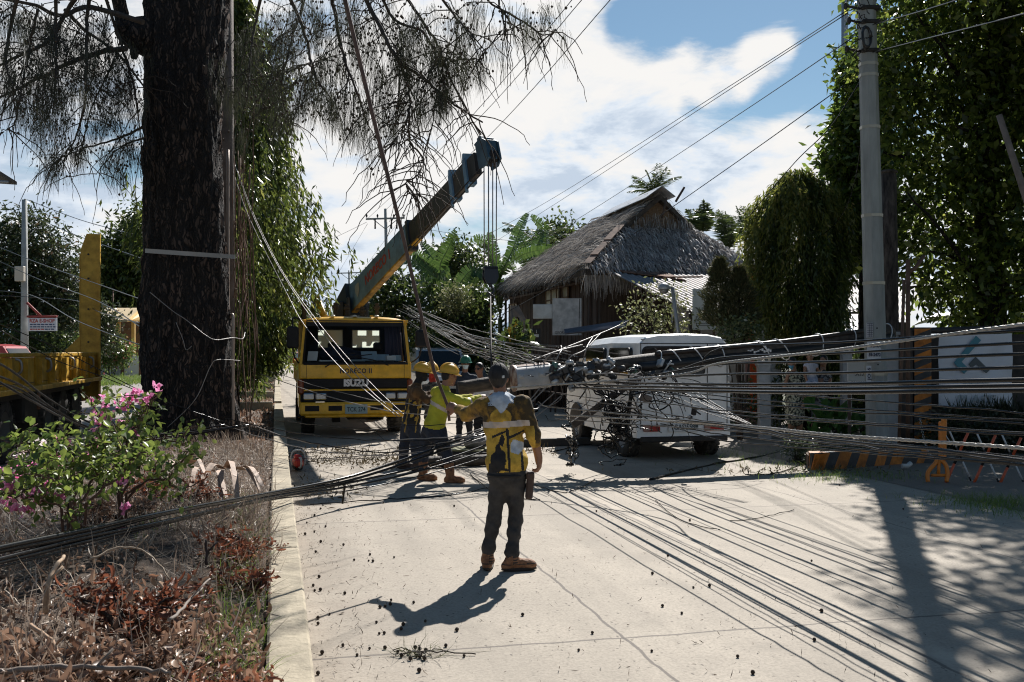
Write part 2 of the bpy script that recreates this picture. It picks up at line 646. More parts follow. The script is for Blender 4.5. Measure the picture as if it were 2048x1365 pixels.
 # ================================================================== THE SETTING
def road_material(name,base,specks=1.0,joints=True):
 m=bpy.data.materials.new(name)
 m.use_nodes=True
 nt=m.node_tree
 N,L=nt.nodes,nt.links
 b=N['Principled BSDF']
 b.inputs['Roughness'].default_value=0.85
 tc=N.new('ShaderNodeTexCoord')
 co=tc.outputs['Object']
 def noise(scale,detail=6,st=(1,1,1),rough=.6):
  mp=N.new('ShaderNodeMapping')
  mp.inputs['Scale'].default_value=st
  L.new(co,mp.inputs[0])
  n=N.new('ShaderNodeTexNoise')
  n.inputs['Scale'].default_value=scale
  n.inputs['Detail'].default_value=detail
  n.inputs['Roughness'].default_value=rough
  L.new(mp.outputs[0],n.inputs[0])
  return n.outputs[0]
 def mth(op,a,c=None,clamp=False):
  n=N.new('ShaderNodeMath')
  n.operation=op
  n.use_clamp=clamp
  for i,v in enumerate((a,c)):
   if v is None:
    continue
   if isinstance(v,(int,float)):
    n.inputs[i].default_value=v
   else:
    L.new(v,n.inputs[i])
  return n.outputs[0]
 def rng(v,a,c,lo=0.0,hi=1.0):
  n=N.new('ShaderNodeMapRange')
  n.inputs['From Min'].default_value=a
  n.inputs['From Max'].default_value=c
  n.inputs['To Min'].default_value=lo
  n.inputs['To Max'].default_value=hi
  L.new(v,n.inputs[0])
  return n.outputs[0]
 def mixc(f,a,c):
  n=N.new('ShaderNodeMix')
  n.data_type='RGBA'
  L.new(f,n.inputs[0])
  for i,v in((6,a),(7,c)):
   if isinstance(v,tuple):
    n.inputs[i].default_value=(*v,1)
   else:
    L.new(v,n.inputs[i])
  return n.outputs[2]
 big=noise(0.55,7)
 c=mixc(rng(big,.3,.7),tuple(x*.86 for x in base),tuple(x*1.12 for x in base))
 streak=noise(3.0,6,(1,.12,1))
 c=mixc(rng(streak,.42,.75,0,.5),c,tuple(x*.58 for x in base))
 grit=noise(55,4,(1,1,1),.75)
 c=mixc(rng(grit,.46,.72,0,.7),c,tuple(x*.34 for x in base))
 c=mixc(rng(noise(24,5,(1,1,1),.7),.48,.72,0,.5),c,tuple(x*.5 for x in base))
 c=mixc(rng(noise(110,2),.55,.75,0,.35),c,tuple(min(1,x*1.4) for x in base))
 vo=N.new('ShaderNodeTexVoronoi')
 vo.inputs['Scale'].default_value=13
 L.new(co,vo.inputs['Vector'])
 spot=mth('MULTIPLY',rng(vo.outputs['Distance'],.14,.09),rng(noise(1.3,3),.40,.60))
 c=mixc(mth('MULTIPLY',spot,.75*specks),c,(0.07,0.055,0.045))
 vo2=N.new('ShaderNodeTexVoronoi')
 vo2.inputs['Scale'].default_value=21
 mp2=N.new('ShaderNodeMapping')
 mp2.inputs['Scale'].default_value=(1,.45,1)
 mp2.inputs['Rotation'].default_value=(0,0,.7)
 L.new(co,mp2.inputs[0])
 L.new(mp2.outputs[0],vo2.inputs['Vector'])
 c=mixc(mth('MULTIPLY',mth('MULTIPLY',rng(vo2.outputs['Distance'],.19,.12),rng(noise(6,4),.50,.56)),.8*specks),c,(0.09,0.075,0.06))
 c=mixc(mth('MULTIPLY',rng(noise(0.35,5,(1,1,1)),.55,.72),.4),c,tuple(x*.7 for x in base))
 if joints:
 # tyre-worn lanes, old patches
  tx=N.new('ShaderNodeSeparateXYZ')
  L.new(co,tx.inputs[0])
  for j,wd,k in((1.15,.35,.30),(3.0,.35,.26),(4.9,.4,.30),(6.7,.4,.26)):
   f=rng(mth('ABSOLUTE',mth('SUBTRACT',tx.outputs[0],j)),wd,0.05)
   c=mixc(mth('MULTIPLY',mth('MULTIPLY',f,rng(noise(2.0,6,(1,.25,1)),.35,.65)),k),c,tuple(x*.5 for x in base))
  c=mixc(mth('MULTIPLY',rng(tx.outputs[0],1.0,.1),rng(noise(1.7,7),.3,.6,0,.55)),c,(0.17,0.13,0.095))
  c=mixc(mth('MULTIPLY',rng(noise(0.9,8,(1,1,1),.7),.52,.66),.5),c,tuple(x*.55 for x in base))
  sx=N.new('ShaderNodeSeparateXYZ')
  L.new(co,sx.inputs[0])
  w=mth('MULTIPLY',mth('SUBTRACT',noise(1.2,5),0.5),0.11)
  X=mth('ADD',sx.outputs[0],w)
  Y=mth('ADD',sx.outputs[1],w)
  for j,wd,k in((2.07,.008,.75),(3.62,.010,.8),(6.05,.008,.5)):
   f=mth('MULTIPLY',rng(mth('ABSOLUTE',mth('SUBTRACT',X,j)),wd*1.8,wd),k)
   c=mixc(f,c,(0.06,0.05,0.045))
  pale=mth('MULTIPLY',rng(mth('ABSOLUTE',mth('SUBTRACT',X,3.72)),.14,.05),rng(noise(2.2,4),.4,.6))
  c=mixc(mth('MULTIPLY',pale,.5),c,tuple(min(1,x*1.35) for x in base))
  md=mth('MODULO',mth('ADD',Y,100-6.75+2.25),4.5)
  f=mth('MULTIPLY',rng(mth('ABSOLUTE',mth('SUBTRACT',md,2.25)),.016,.008),.7)
  c=mixc(f,c,(0.06,0.05,0.045))
 L.new(c,b.inputs['Base Color'])
 bp=N.new('ShaderNodeBump')
 bp.inputs['Strength'].default_value=.35
 bp.inputs['Distance'].default_value=.01
 L.new(noise(45,8,(1,1,1),.7),bp.inputs['Height'])
 L.new(bp.outputs[0],b.inputs['Normal'])
 return m
def road_sheet(name,p0,p1,s0,s1,z,mat,ns=1):
 mb=MB()
 mb.add([(p0,s0,z),(p1,s0,z),(p1,s1,z),(p0,s1,z)],[(0,1,2,3)])
 o=mb.build(name,mat)
 o.rotation_euler=(0,0,RA)
 tag(o,kind='structure')
 return o
CONC=(0.40,0.348,0.28)
road_sheet('road',-0.05,8.0,-8,320,0.0,road_material('road_concrete',CONC))
road_sheet('opposite_road',-11.3,-3.0,-8,320,0.0,road_material('road_concrete_b',(0.38,0.36,0.33)))
road_sheet('pavement',7.9,12.6,-8,60,0.004,road_material('pavement_concrete',(0.22,0.185,0.15),1.0,False))
road_sheet('far_pavement',-13.0,-11.3,10,300,0.06,road_material('far_pavement_concrete',(0.36,0.34,0.31),1.0,False))
road_sheet('ground',-600,600,-30,2500,-0.03,M('earth',(0.11,0.085,0.055),.95,var=.5,vscale=.4,col2=(0.07,0.09,0.035)))
# hills far down the road
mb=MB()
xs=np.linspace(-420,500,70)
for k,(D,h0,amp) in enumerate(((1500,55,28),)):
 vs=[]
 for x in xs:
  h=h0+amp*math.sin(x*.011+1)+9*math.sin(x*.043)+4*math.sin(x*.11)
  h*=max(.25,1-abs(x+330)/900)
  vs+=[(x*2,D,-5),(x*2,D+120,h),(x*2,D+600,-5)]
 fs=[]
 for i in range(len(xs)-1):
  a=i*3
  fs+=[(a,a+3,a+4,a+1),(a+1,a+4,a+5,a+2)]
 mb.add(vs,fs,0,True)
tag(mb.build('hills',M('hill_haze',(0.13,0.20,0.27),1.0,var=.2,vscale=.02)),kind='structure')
# kerbs
KERB=M('kerb_concrete',(0.36,0.31,0.225),.9,var=.45,vscale=2.6,bump=.5,bscale=26,detail=9,lo=.3,hi=.7)
def kerb_run(mb,p0,p1,s0,s1,h,seg=7.0):
 s=s0
 while s<s1:
  e=min(s+seg,s1)
  dp,dz=random.gauss(0,.004),random.gauss(0,.004)
  mb.box(((p0+p1)/2+dp,(s+e)/2,h/2-.02+dz),(p1-p0,e-s-.006,h+.04),ch=.014)
  s=e
mb=MB()
for a,b2 in((-6,30),(31.2,44),(45,120)):
 kerb_run(mb,-0.045,0.18,a,b2,0.21)
for s in(27.5,34.5,43.0,52.0):
 mb.box((-0.75,s,.17),(1.35,.22,.42),ch=.02)
o=mb.build('kerb',KERB)
o.rotation_euler=(0,0,RA)
tag(o,kind='structure')
mb=MB()
kerb_run(mb,-3.08,-2.86,-6,120,0.2)
o=mb.build('median_far_kerb',KERB)
o.rotation_euler=(0,0,RA)
tag(o,kind='structure')
# the planted median
def bed_z(p,s):
 e=np.clip((p+2.9)/2.85,0,1)
 hump=np.sin(PI*e)**0.6
 near=np.clip((20-s)/10,0.15,1)
 n=(np.sin(p*2.3+s*.7)*.5+np.sin(p*5.1-s*1.9+1)*.3+np.sin(s*3.3+p*1.3)*.25)
 return 0.13+hump*(0.22*near+.03)+n*.055*hump
def BED(p,s,dz=0.0):
 v=R(p,s)
 v.z=float(bed_z(p,s))+dz
 return v
pp,ss=np.meshgrid(np.linspace(-2.88,-0.04,30),np.concatenate([np.linspace(-6,22,140),np.linspace(23,120,60)]))
zz=bed_z(pp,ss)+RNG.normal(size=pp.shape)*.012
V=np.stack([pp,ss,zz],-1).reshape(-1,3)
nr,nc=pp.shape
i=(np.arange(nr-1)[:,None]*nc+np.arange(nc-1)[None]).ravel()
o=np_mesh('soil',V,np.stack([i,i+1,i+nc+1,i+nc],-1),M('bed_soil',(0.085,0.06,0.042),.95,var=.55,vscale=5,bump=1.0,bscale=22),smooth=True)
o.rotation_euler=(0,0,RA)
tag(o,kind='structure')
# ================================================================== LITTER AND GROUND COVER (uncountable)
def scatter_bed(n,p0,p1,s0,s1,dens=None):
 p=RNG.uniform(p0,p1,n)
 s=RNG.uniform(s0,s1,n)
 if dens is not None:
  k=RNG.random(n)<dens(p,s)
  p,s=p[k],s[k]
 z=bed_z(p,s)
 return np.stack([p*RC-s*RS,p*RS+s*RC,z],-1),p,s
def curl_ribbons(C,length,width,k=5,curl=2.2,lift=.5):
 n=len(C)
 h=RNG.uniform(0,2*PI,n)
 el=RNG.normal(lift,.5,n)
 cu=RNG.normal(0,1,n)*curl
 yaw=RNG.normal(0,.6,n)
 step=(length*RNG.uniform(.5,1.4,n)/(k-1))[:,None]
 t=np.linspace(0,1,k)[None]
 e=el[:,None]+cu[:,None]*t
 hh=h[:,None]+yaw[:,None]*t
 d=np.stack([np.cos(hh)*np.cos(e),np.sin(hh)*np.cos(e),np.sin(e)],-1)*step[...,None]
 paths=C[:,None,:]+np.concatenate([np.zeros((n,1,3)),np.cumsum(d[:,1:],1)],1)
 zmin=C[:,None,2]-.01
 paths[...,2]=np.maximum(paths[...,2],zmin)
 d2=unit(np.gradient(paths,axis=1))
 side=unit(np.cross(d2,RNG.normal(size=(n,1,3))*.5+np.array([0,0,1.])))
 prof=np.sin(PI*np.clip(np.linspace(.08,.97,k),0,1))**.8
 w=(width*RNG.uniform(.6,1.3,n))[:,None,None]*prof[None,:,None]
 if width<.012:
  Vv=np.stack([paths-side*w/2,paths+side*w/2],2).reshape(-1,3)
  i=np.arange(n)[:,None]*(2*k)+np.arange(k-1)[None]*2
  return Vv,np.stack([i,i+1,i+3,i+2],-1).reshape(-1,4)
  # broad leaves fold up along the midrib
 up=np.cross(side,d2)*(w*RNG.uniform(.1,.75,n)[:,None,None])
 Vv=np.stack([paths-side*w*.42+up,paths,paths+side*w*.42+up],2).reshape(-1,3)
 i=np.arange(n)[:,None]*(3*k)+np.arange(k-1)[None]*3
 return Vv,np.concatenate([np.stack([i,i+1,i+4,i+3],-1).reshape(-1,4),np.stack([i+1,i+2,i+5,i+4],-1).reshape(-1,4)])
DEADLEAF=LEAF('dead_leaf',(0.085,0.045,0.028),(0.40,0.265,0.175),.2,.45,(0.54,0.43,0.33))
REDLEAF=LEAF('rusty_leaf',(0.085,0.032,0.016),(0.25,0.10,0.05),.3,.5,(0.36,0.20,0.11))
STRAW=LEAF('dry_straw',(0.13,0.09,0.065),(0.46,0.37,0.28),.12,.6,(0.56,0.48,0.39))
# curled leaves, thick in the foreground
C1,p,s=scatter_bed(19000,-2.85,-.06,2.2,6.2,lambda p,s:np.clip(1.25-(s-3.5)*.62+.4*np.sin(p*4+s*3),.10,1))
C2,p,s=scatter_bed(5200,-2.85,-.06,5.5,17,lambda p,s:np.clip(.22+.5*np.sin(p*3.1+s*1.7),.05,.8))
C1[:,2]+=np.abs(RNG.normal(0,.06,len(C1)))
C2[:,2]+=np.abs(RNG.normal(0,.03,len(C2)))
V1,F1=curl_ribbons(C1,.078,.029,7,3.8,.7)
V2,F2=curl_ribbons(C2,.07,.022,5,2.4,.4)
o=np_mesh('dead_leaves',np.concatenate([V1,V2]),np.concatenate([F1,F2+len(V1)]),DEADLEAF,smooth=True)
tag(o,kind='stuff')
# leaf litter of the far beds
C3,p,s=scatter_bed(9000,-2.8,-.08,16,60,lambda p,s:np.clip(1.2-s/70,.2,1))
V3,F3=curl_ribbons(C3,.12,.045,3,1.5,.3)
tag(np_mesh('leaf_litter',V3,F3,DEADLEAF),kind='stuff')
# straw: shed needles and stalks lying in mats
C4,p,s=scatter_bed(36000,-2.85,-.05,2.2,16.5,lambda p,s:np.clip(.55+.5*np.sin(p*2.1+s*.9+.6)+(s>6)*.15,.12,1))
C4[:,2]+=np.abs(RNG.normal(0,.035,len(C4)))
V4,F4=curl_ribbons(C4,.26,.0065,5,1.1,.12)
tag(np_mesh('dry_needles',V4,F4,STRAW),kind='stuff')
# green grass by the kerb, and tufts on the right and far sides
GRASS=LEAF('grass_blade',(0.06,0.11,0.02),(0.16,0.24,0.05),.35,.5,(0.3,0.3,0.1))
def grass_at(pts,h,k=4,w=.006):
 n=len(pts)
 lean=RNG.normal(size=(n,3))*.45
 t=np.linspace(0,1,k)[None,:,None]
 hh=(h*RNG.uniform(.4,1.3,n))[:,None,None]
 paths=pts[:,None,:]+lean[:,None,:]*hh*t**2
 paths[...,2]=pts[:,None,2]+hh[...,0]*t[...,0]*(1-.25*t[...,0])
 return ribbons(paths,w)
gp=[]
for(pc,sc,sp,n) in((-.16,4.8,.3,170),(-.2,5.6,.35,150),(-.22,6.7,.5,160),(-.2,7.9,.5,130),(-.3,9.6,.6,90),(-.25,4.0,.3,60),(-.9,8.5,.5,60),(-.5,33,1.0,300),(-.5,38,1.5,400)):
 q=np.stack([np.clip(RNG.normal(pc,.1,n),-2.8,-.06),RNG.normal(sc,sp,n)],-1)
 z=bed_z(q[:,0],q[:,1])
 gp.append(np.stack([q[:,0]*RC-q[:,1]*RS,q[:,0]*RS+q[:,1]*RC,z],-1))
Vg,Fg=grass_at(np.concatenate(gp),.2)
gp=[]
for(px,py,n,sp) in((2010,1012,700,.28),(1960,1004,350,.25),(2090,1030,500,.35),(1640,958,260,.3),(1700,952,260,.3),(1560,935,160,.4),(1510,915,160,.5),(1480,905,120,.5),(1790,955,150,.3)):
 g=G(px,py)
 gp.append(np.stack([RNG.normal(g.x,sp*1.3,n),RNG.normal(g.y,sp,n),np.full(n,.005)],-1))
for(px,py,n,sp) in((240,768,1400,1.2),(275,762,1400,1.5),(215,758,800,1.2),(300,757,900,2)):
 g=G(px,py)
 gp.append(np.stack([RNG.normal(g.x,sp*.7,n),RNG.normal(g.y,sp*3,n),np.full(n,.0)],-1))
Vh,Fh=grass_at(np.concatenate(gp[:9]),.11)
Vi,Fi=grass_at(np.concatenate(gp[9:]),.35,w=.03)
o=np_mesh('grass',np.concatenate([Vg,Vh,Vi]),np.concatenate([Fg,Fh+len(Vg),Fi+len(Vg)+len(Vh)]),GRASS)
tag(o,kind='stuff')
# needles, twiglets and grit lying about on the road
p=np.concatenate([RNG.uniform(.2,3.6,1300),np.abs(RNG.normal(0,.35,1500))+.2,RNG.uniform(3,7.8,350)])
s=np.concatenate([RNG.uniform(4.5,15,1300),RNG.uniform(4,18,1500),RNG.uniform(4.5,16,350)])
C5=np.stack([p*RC-s*RS,p*RS+s*RC,np.full(len(p),.004)],-1)
V5,F5=curl_ribbons(C5,.038,.005,3,.5,.02)
tag(np_mesh('needle_litter',V5,F5,LEAF('litter_bits',(0.04,0.03,0.02),(0.16,0.11,0.07),.1,.7)),kind='stuff')
# ================================================================== THE THATCHED HOUSE
def RV(p,s,z):
 return R(p,s,z)
def thatch(name,parent,mat,quad,rows,per_row,length,width,lift=.10,seed=0):
 """layers of straw lying down a roof plane: quad = top-left, top-right, bottom-right, bottom-left (world)"""
 tl,tr,br,bl=[np.array(q,float) for q in quad]
 down=unit((bl+br-tl-tr)[None])[0]
 nrm=unit(np.cross(tr-tl+br-bl,down)[None])[0]
 if nrm[2]<0:
  nrm=-nrm
 out=[]
 for r_ in range(rows):
  t=(r_+.2)/rows
  a,b2=tl+(bl-tl)*t,tr+(br-tr)*t
  n=max(8,int(per_row*np.linalg.norm(b2-a)))
  u=RNG.random(n)[:,None]
  base=a+(b2-a)*u+down*RNG.normal(0,.09,(n,1))+nrm*RNG.uniform(.0,.05,(n,1))
  d=down+RNG.normal(0,.13,(n,3))
  k=4
  tt=np.linspace(0,1,k)[None,:,None]
  ln=(length*RNG.uniform(.6,1.25,n))[:,None,None]
  pth=base[:,None]+d[:,None]*ln*tt+nrm*(lift*np.sin(tt*2.2)*RNG.uniform(.2,1.2,(n,1,1)))
  pth[...,2]-=(tt[...,0]**2)*.10*ln[...,0]
  out.append(pth)
 V_,F_=ribbons(np.concatenate(out),width,width*.3)
 base_m=np.array(world_of(parent).inverted())
 V_=V_@base_m[:3,:3].T+base_m[:3,3]
 return np_mesh(name,V_,F_,mat,parent)
def corrugated(mb,a,b2,c,d,waves,amp,mi=0,nv=2,th=.006):
 """corrugated sheet: top edge a->b2, bottom edge d->c, ribs running down"""
 a,b2,c,d=map(Vector,(a,b2,c,d))
 nrm=(b2-a).cross(d-a).normalized()
 if nrm.z<0:
  nrm=-nrm
 nu=waves*4
 for off,flip in((0.0,False),(-th,True)):
  vs,fs=[],[]
  for j in range(nv+1):
   t=j/nv
   for i in range(nu+1):
    u=i/nu
    q=(a+(d-a)*t)*(1-u)+(b2+(c-b2)*t)*u
    vs.append(q+nrm*(amp*math.sin(2*PI*waves*u)+off))
  for j in range(nv):
   for i in range(nu):
    f=(j*(nu+1)+i,j*(nu+1)+i+1,(j+1)*(nu+1)+i+1,(j+1)*(nu+1)+i)
    fs.append(f if not flip else f[::-1])
  mb.add(vs,fs,mi,True)
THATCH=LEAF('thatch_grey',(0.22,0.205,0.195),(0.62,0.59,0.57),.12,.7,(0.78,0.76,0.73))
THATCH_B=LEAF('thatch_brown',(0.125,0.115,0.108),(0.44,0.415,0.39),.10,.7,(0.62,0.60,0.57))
UNDER=M('thatch_under',(0.06,0.05,0.042),.95,var=.4,vscale=6)
WOOD_D=M('dark_wood',(0.050,0.032,0.022),.75,var=.5,vscale=3,stretch=(6,6,.5),bump=.3)
WOOD_B=M('brown_wood',(0.066,0.043,0.032),.75,var=.5,vscale=3,stretch=(6,6,.5),bump=.3)
RUST=M('rusty_sheet',(0.17,0.065,0.035),.8,var=.6,vscale=6,col2=(0.32,0.18,0.12))
GALV=M('weathered_galvanised',(0.22,0.195,0.185),.6,.1,vscale=2.5,var=.25,stretch=(3,3,.6))
WHITEP=M('white_paint',(0.62,0.63,0.63),.6,var=.15,vscale=3)
hb=RV(11,30,0)
house=thing('thatched_house',hb,'brown wooden house under a steep shaggy grey thatched roof','house')
FL,FR,BR,BL=RV(8.3,26.2,4.0),RV(13.9,26.2,4.0),RV(13.9,38.5,4.0),RV(8.3,38.5,4.0)
A0,B0=RV(11.0,27.45,6.35),RV(11.08,32.5,6.35)
GLp,GRp=RV(9.9,27.75,5.35),RV(12.26,27.75,5.35)
GT=RV(11.08,27.75,6.3)
mb=MB()
dn=Vector((0,0,-.16))
mb.slab([FL,GLp,A0,B0,BL][::-1],dn,0)
mb.slab([FR,BR,B0,A0,GRp][::-1],dn,0)
mb.slab([FL,FR,GRp,GLp],dn,0)
mb.slab([BL,B0,BR],dn,0)
roof=mb.build('roof',UNDER,house,world=True)
thatch('thatch',roof,THATCH_B,(GLp+Vector((0,0,.02)),B0,BL.lerp(B0,.07),FL.lerp(GLp,.07)),12,60,.62,.028,.20)
thatch('thatch',roof,THATCH_B,(A0,B0,B0+(BL-B0)*.5,GLp+(FL-GLp)*.02),7,80,.5,.02,.08)
thatch('thatch',roof,THATCH,(GLp,GRp,FR,FL),12,80,.42,.034,.13)
thatch('thatch',roof,THATCH_B,(B0,A0,GRp,BR),9,45,.6,.022,.09)
# fringe at the eaves
thatch('fringe',roof,THATCH,(FL+Vector((0,0,.05)),FR+Vector((0,0,.05)),FR-Vector((0,0,.1)),FL-Vector((0,0,.1))),3,80,.5,.026,.10)
thatch('fringe',roof,THATCH_B,(BL+Vector((0,0,.06)),FL+Vector((0,0,.06)),FL,BL),1,60,.24,.022,.03)
mb=MB()
mb.slab([GLp+RV(0,.02,0),GRp+RV(0,.02,0),GT],RV(0,.08,0))
gab=mb.build('gable',M('woven_gable',(0.20,0.135,0.085),.8,var=.5,vscale=9,stretch=(1,1,6),bump=.5),house,world=True)
mb=MB()
e1,e2=GLp+Vector((0,0,-.02)),GRp+Vector((0,0,-.02))
thatch('thatch',gab,THATCH_B,(GLp+(GT-GLp)*.35+RV(0,-.1,0),GRp+(GT-GRp)*.35+RV(0,-.1,0),GRp+RV(0,-.15,0),GLp+RV(0,-.15,0)),3,40,.35,.02,.05)
# pale metal cap along the ridge and a rusty flashing down the hip
mb=MB()
up=Vector((0,0,.22))
rp=RV(.42,0,-.30)
rm=RV(-.5,0,-.36)
a1=A0+RV(0,-.12,0)+up
b1=A0+(B0-A0)*.9+up
mb.slab([a1,b1,b1+rm,a1+rm],Vector((0,0,.02)))
mb.slab([a1,a1+rp,b1+rp,b1],Vector((0,0,.02)))
mb.build('ridge_cap',M('ridge_metal',(0.55,0.57,0.60),.45,.2,var=.2,vscale=4),house,world=True)
mb=MB()
for k in range(5):
 t0,t1=k/5,(k+1.12)/5
 q0,q1=GLp.lerp(FL,t0*.92+.04),GLp.lerp(FL,t1*.92+.04)
 w=RV(.11,-.055,0)
 l=Vector((0,0,.14+.02*(k%2)))
 mb.slab([q0+l-w*.7,q1+l-w*.7,q1+l+w,q0+l+w],Vector((0,0,.012)))
mb.build('hip_flashing',RUST,house,world=True)
# a ridge pole and loose thatch at the peak
mb=MB()
mb.tube([A0+RV(-.1,-.35,-.75),A0+RV(.05,-.35,-.15)],.03,6)
mb.tube([A0+RV(.35,-.3,-.25),A0+RV(.62,-.3,.18)],.035,6)
mb.build('barge_pole',WOOD_B,house,world=True)
# walls
mb=MB()
def wall_r(mb,p0,s0,p1,s1,z0,z1,th=.12,mi=0):
 a,b2=R(p0,s0),R(p1,s1)
 d=(b2-a).normalized()
 nrm=Vector((-d.y,d.x,0))*th
 mb.slab([a+Vector((0,0,z0)),b2+Vector((0,0,z0)),b2+Vector((0,0,z1)),a+Vector((0,0,z1))],nrm,mi)
wall_r(mb,8.95,38,8.95,27.0,0,3.95)
wall_r(mb,13.3,27.0,8.95,27.0,0,3.95)
wall_r(mb,13.3,38,13.3,27.0,0,3.95,-.12)
wall_r(mb,8.95,38,13.3,38,0,3.95)
house_wall=mb.build('wall',WOOD_D,house,world=True)
mb=MB()
for k in range(26):
 s=27.1+k*.42
 a=R(8.95,s)
 mb.box(R(8.93,s+.2,1.95),(.03,.36,3.8),0,(0,0,RA))
mb.build('board_cladding',WOOD_B,house_wall,world=True)
mb=MB()
for z in np.arange(.3,3.9,.24):
 mb.box(R(11.2,26.97,float(z)),(4.2,.03,.21),0,(0.06,0,RA))
mb.build('plank_cladding',WOOD_D,house_wall,world=True)
FRAMEW=M('window_frame_wood',(0.16,0.105,0.065),.7,var=.3,vscale=8)
PANEW=M('old_window_pane',(0.62,0.60,0.48),.25,var=.4,vscale=1.5)
def grid_window(parent,p,s,z,w,h,nx,ny):
 mb=MB()
 for i in range(nx+1):
  mb.box(R(p-.06,s-w/2+w*i/nx,z),(.05,.045,h),0,(0,0,RA))
 for j in range(ny+1):
  mb.box(R(p-.063,s,z-h/2+h*j/ny),(.05,w+.05,.045),0,(0,0,RA))
 wn=mb.build('window',FRAMEW,parent,world=True)
 mb=MB()
 mb.box(R(p-.045,s,z),(.012,w,h),0,(0,0,RA))
 mb.build('pane',PANEW,wn,world=True)
grid_window(house,8.90,31.0,3.42,2.6,.85,4,2)
grid_window(house,8.93,37.2,2.75,1.3,1.6,3,3)
for s in(27.1,30.2,33.4,37.8):
 mb=MB()
 mb.tube([R(8.72,s,0),R(8.72,s,4.0)],.05,7)
 mb.build('timber_post',WOOD_B,house,world=True)
mb=MB()
mb.tube([R(8.66,26.6,3.75),R(8.66,38.3,3.75)],.05,7)
mb.build('eave_beam',WOOD_B,house,world=True)
# small dark lavender lean-to in front
mb=MB()
corrugated(mb,P(1255,641,25.5),P(1250,655,24.2),P(1130,668,26.3),P(1128,660,27.3),16,.02)
mb.build('lean_to_roof',M('lean_to_sheet',(0.12,0.115,0.135),.6,var=.3,vscale=4),house,world=True)
# the corrugated awning in front of the house, on its own posts
aw=thing('corrugated_awning',R(11,23.5,0),'pale corrugated metal awning sloping down in front of the thatched house','awning')
mb=MB()
AT1,AT2,AB2,AB1=RV(9.0,26.15,3.93),RV(13.8,26.15,3.93),RV(13.9,21.2,2.72),RV(9.15,21.2,2.68)
corrugated(mb,AT1,AT2,AB2,AB1,34,.032,0,3)
mb.build('sheet_roof',GALV,aw,world=True)
mb=MB()
corrugated(mb,RV(9.05,26.1,3.96),RV(10.6,26.1,3.96),RV(10.6,24.6,3.60),RV(9.9,25.3,3.78),11,.03,0,2)
mb.build('rusty_patch',RUST,aw,world=True)
mb=MB()
mb.tube([AB1+Vector((0,0,-.06)),AB2+Vector((0,0,-.06))],.035,6)
mb.build('eave_beam',WOOD_B,aw,world=True)
for p in(9.3,11.5,13.7):
 mb=MB()
 mb.tube([R(p,21.35,0),R(p,21.35,2.62)],.045,7)
 mb.build('post',WOOD_B,aw,world=True)
mb=MB()
wall_r(mb,10.2,23.6,9.75,23.6,0.0,3.05,.1)
wall_r(mb,12.9,24.4,10.9,24.4,0.0,2.9,.1)
mb.build('white_wall',M('dull_white_wall',(0.42,0.42,0.44),.8,var=.2,vscale=2),aw,world=True)
# orange pillar at the far corner of the awning
b=P(1508,700,24.0)
b.z=0
t=thing('orange_pillar',b,'bright orange painted pillar between the awning and the weeping tree','pillar')
mb=MB()
mb.box((0,0,1.85),(.24,.24,3.7),ch=.012)
mb.box((-.155,0,1.85),(.07,.2,3.7),1,ch=.008)
mb.box((0,0,3.74),(.34,.34,.10),1,ch=.012)
mb.box((0,0,.12),(.36,.36,.24),1,ch=.012)
mb.build('shaft',[M('orange_wall',(0.60,0.09,0.025),.6,var=.15,vscale=3),M('pinkish_wall',(0.34,0.2,0.18),.8)],t)
# boards propped in front of the house
BOARDW=M('white_board',(0.50,0.54,0.56),.35,var=.18,vscale=3.0)
def board(name,x0,x1,y0,y1,D,label,cat,mat,th=.03,legs=True,ch=.02):
 c=P((x0+x1)/2,y1,D)
 c.z=0
 t=thing(name,c,label,cat)
 w,h=(x1-x0)/F*D,(y1-y0)/F*D
 zb=EYE+(HZ-y1)/F*D
 mb=MB()
 mb.box((0,0,zb+h/2),(w,th,h),ch=ch)
 mb.build('panel',mat,t)
 if legs:
  for s_ in(-.4,.4):
   mb=MB()
   mb.box((s_*w,th*.9,(zb+h*.6)/2),(.05,.04,zb+h*.6))
   mb.build('stake',WOOD_B,t)
 return t,w,h,zb
board('whiteboard',1066,1105,609,638,28.4,'small blank whiteboard with rounded corners on stakes before the house','whiteboard',BOARDW)
t,w,h,zb=board('painted_board',1105,1163,597,671,28.2,'tall scuffed white board with black scrawl at its foot','signboard',M('scuffed_board',(0.46,0.49,0.52),.6,var=.3,vscale=4,col2=(0.6,0.62,0.64)),ch=.005)
text('GEORG',.12,M('black_ink',(0.012,0.012,0.014),.6),frame((-w*.22,-.020,zb+.07),(1,0,0),(0,0,1)),t,width=.32)
mb=MB()
mb.box((w*.42,-.019,zb+h/2),(.018,.006,h*.98),0,(0,.02,0))
mb.build('crack',M('black_ink',(0.012,0.012,0.014)),t)
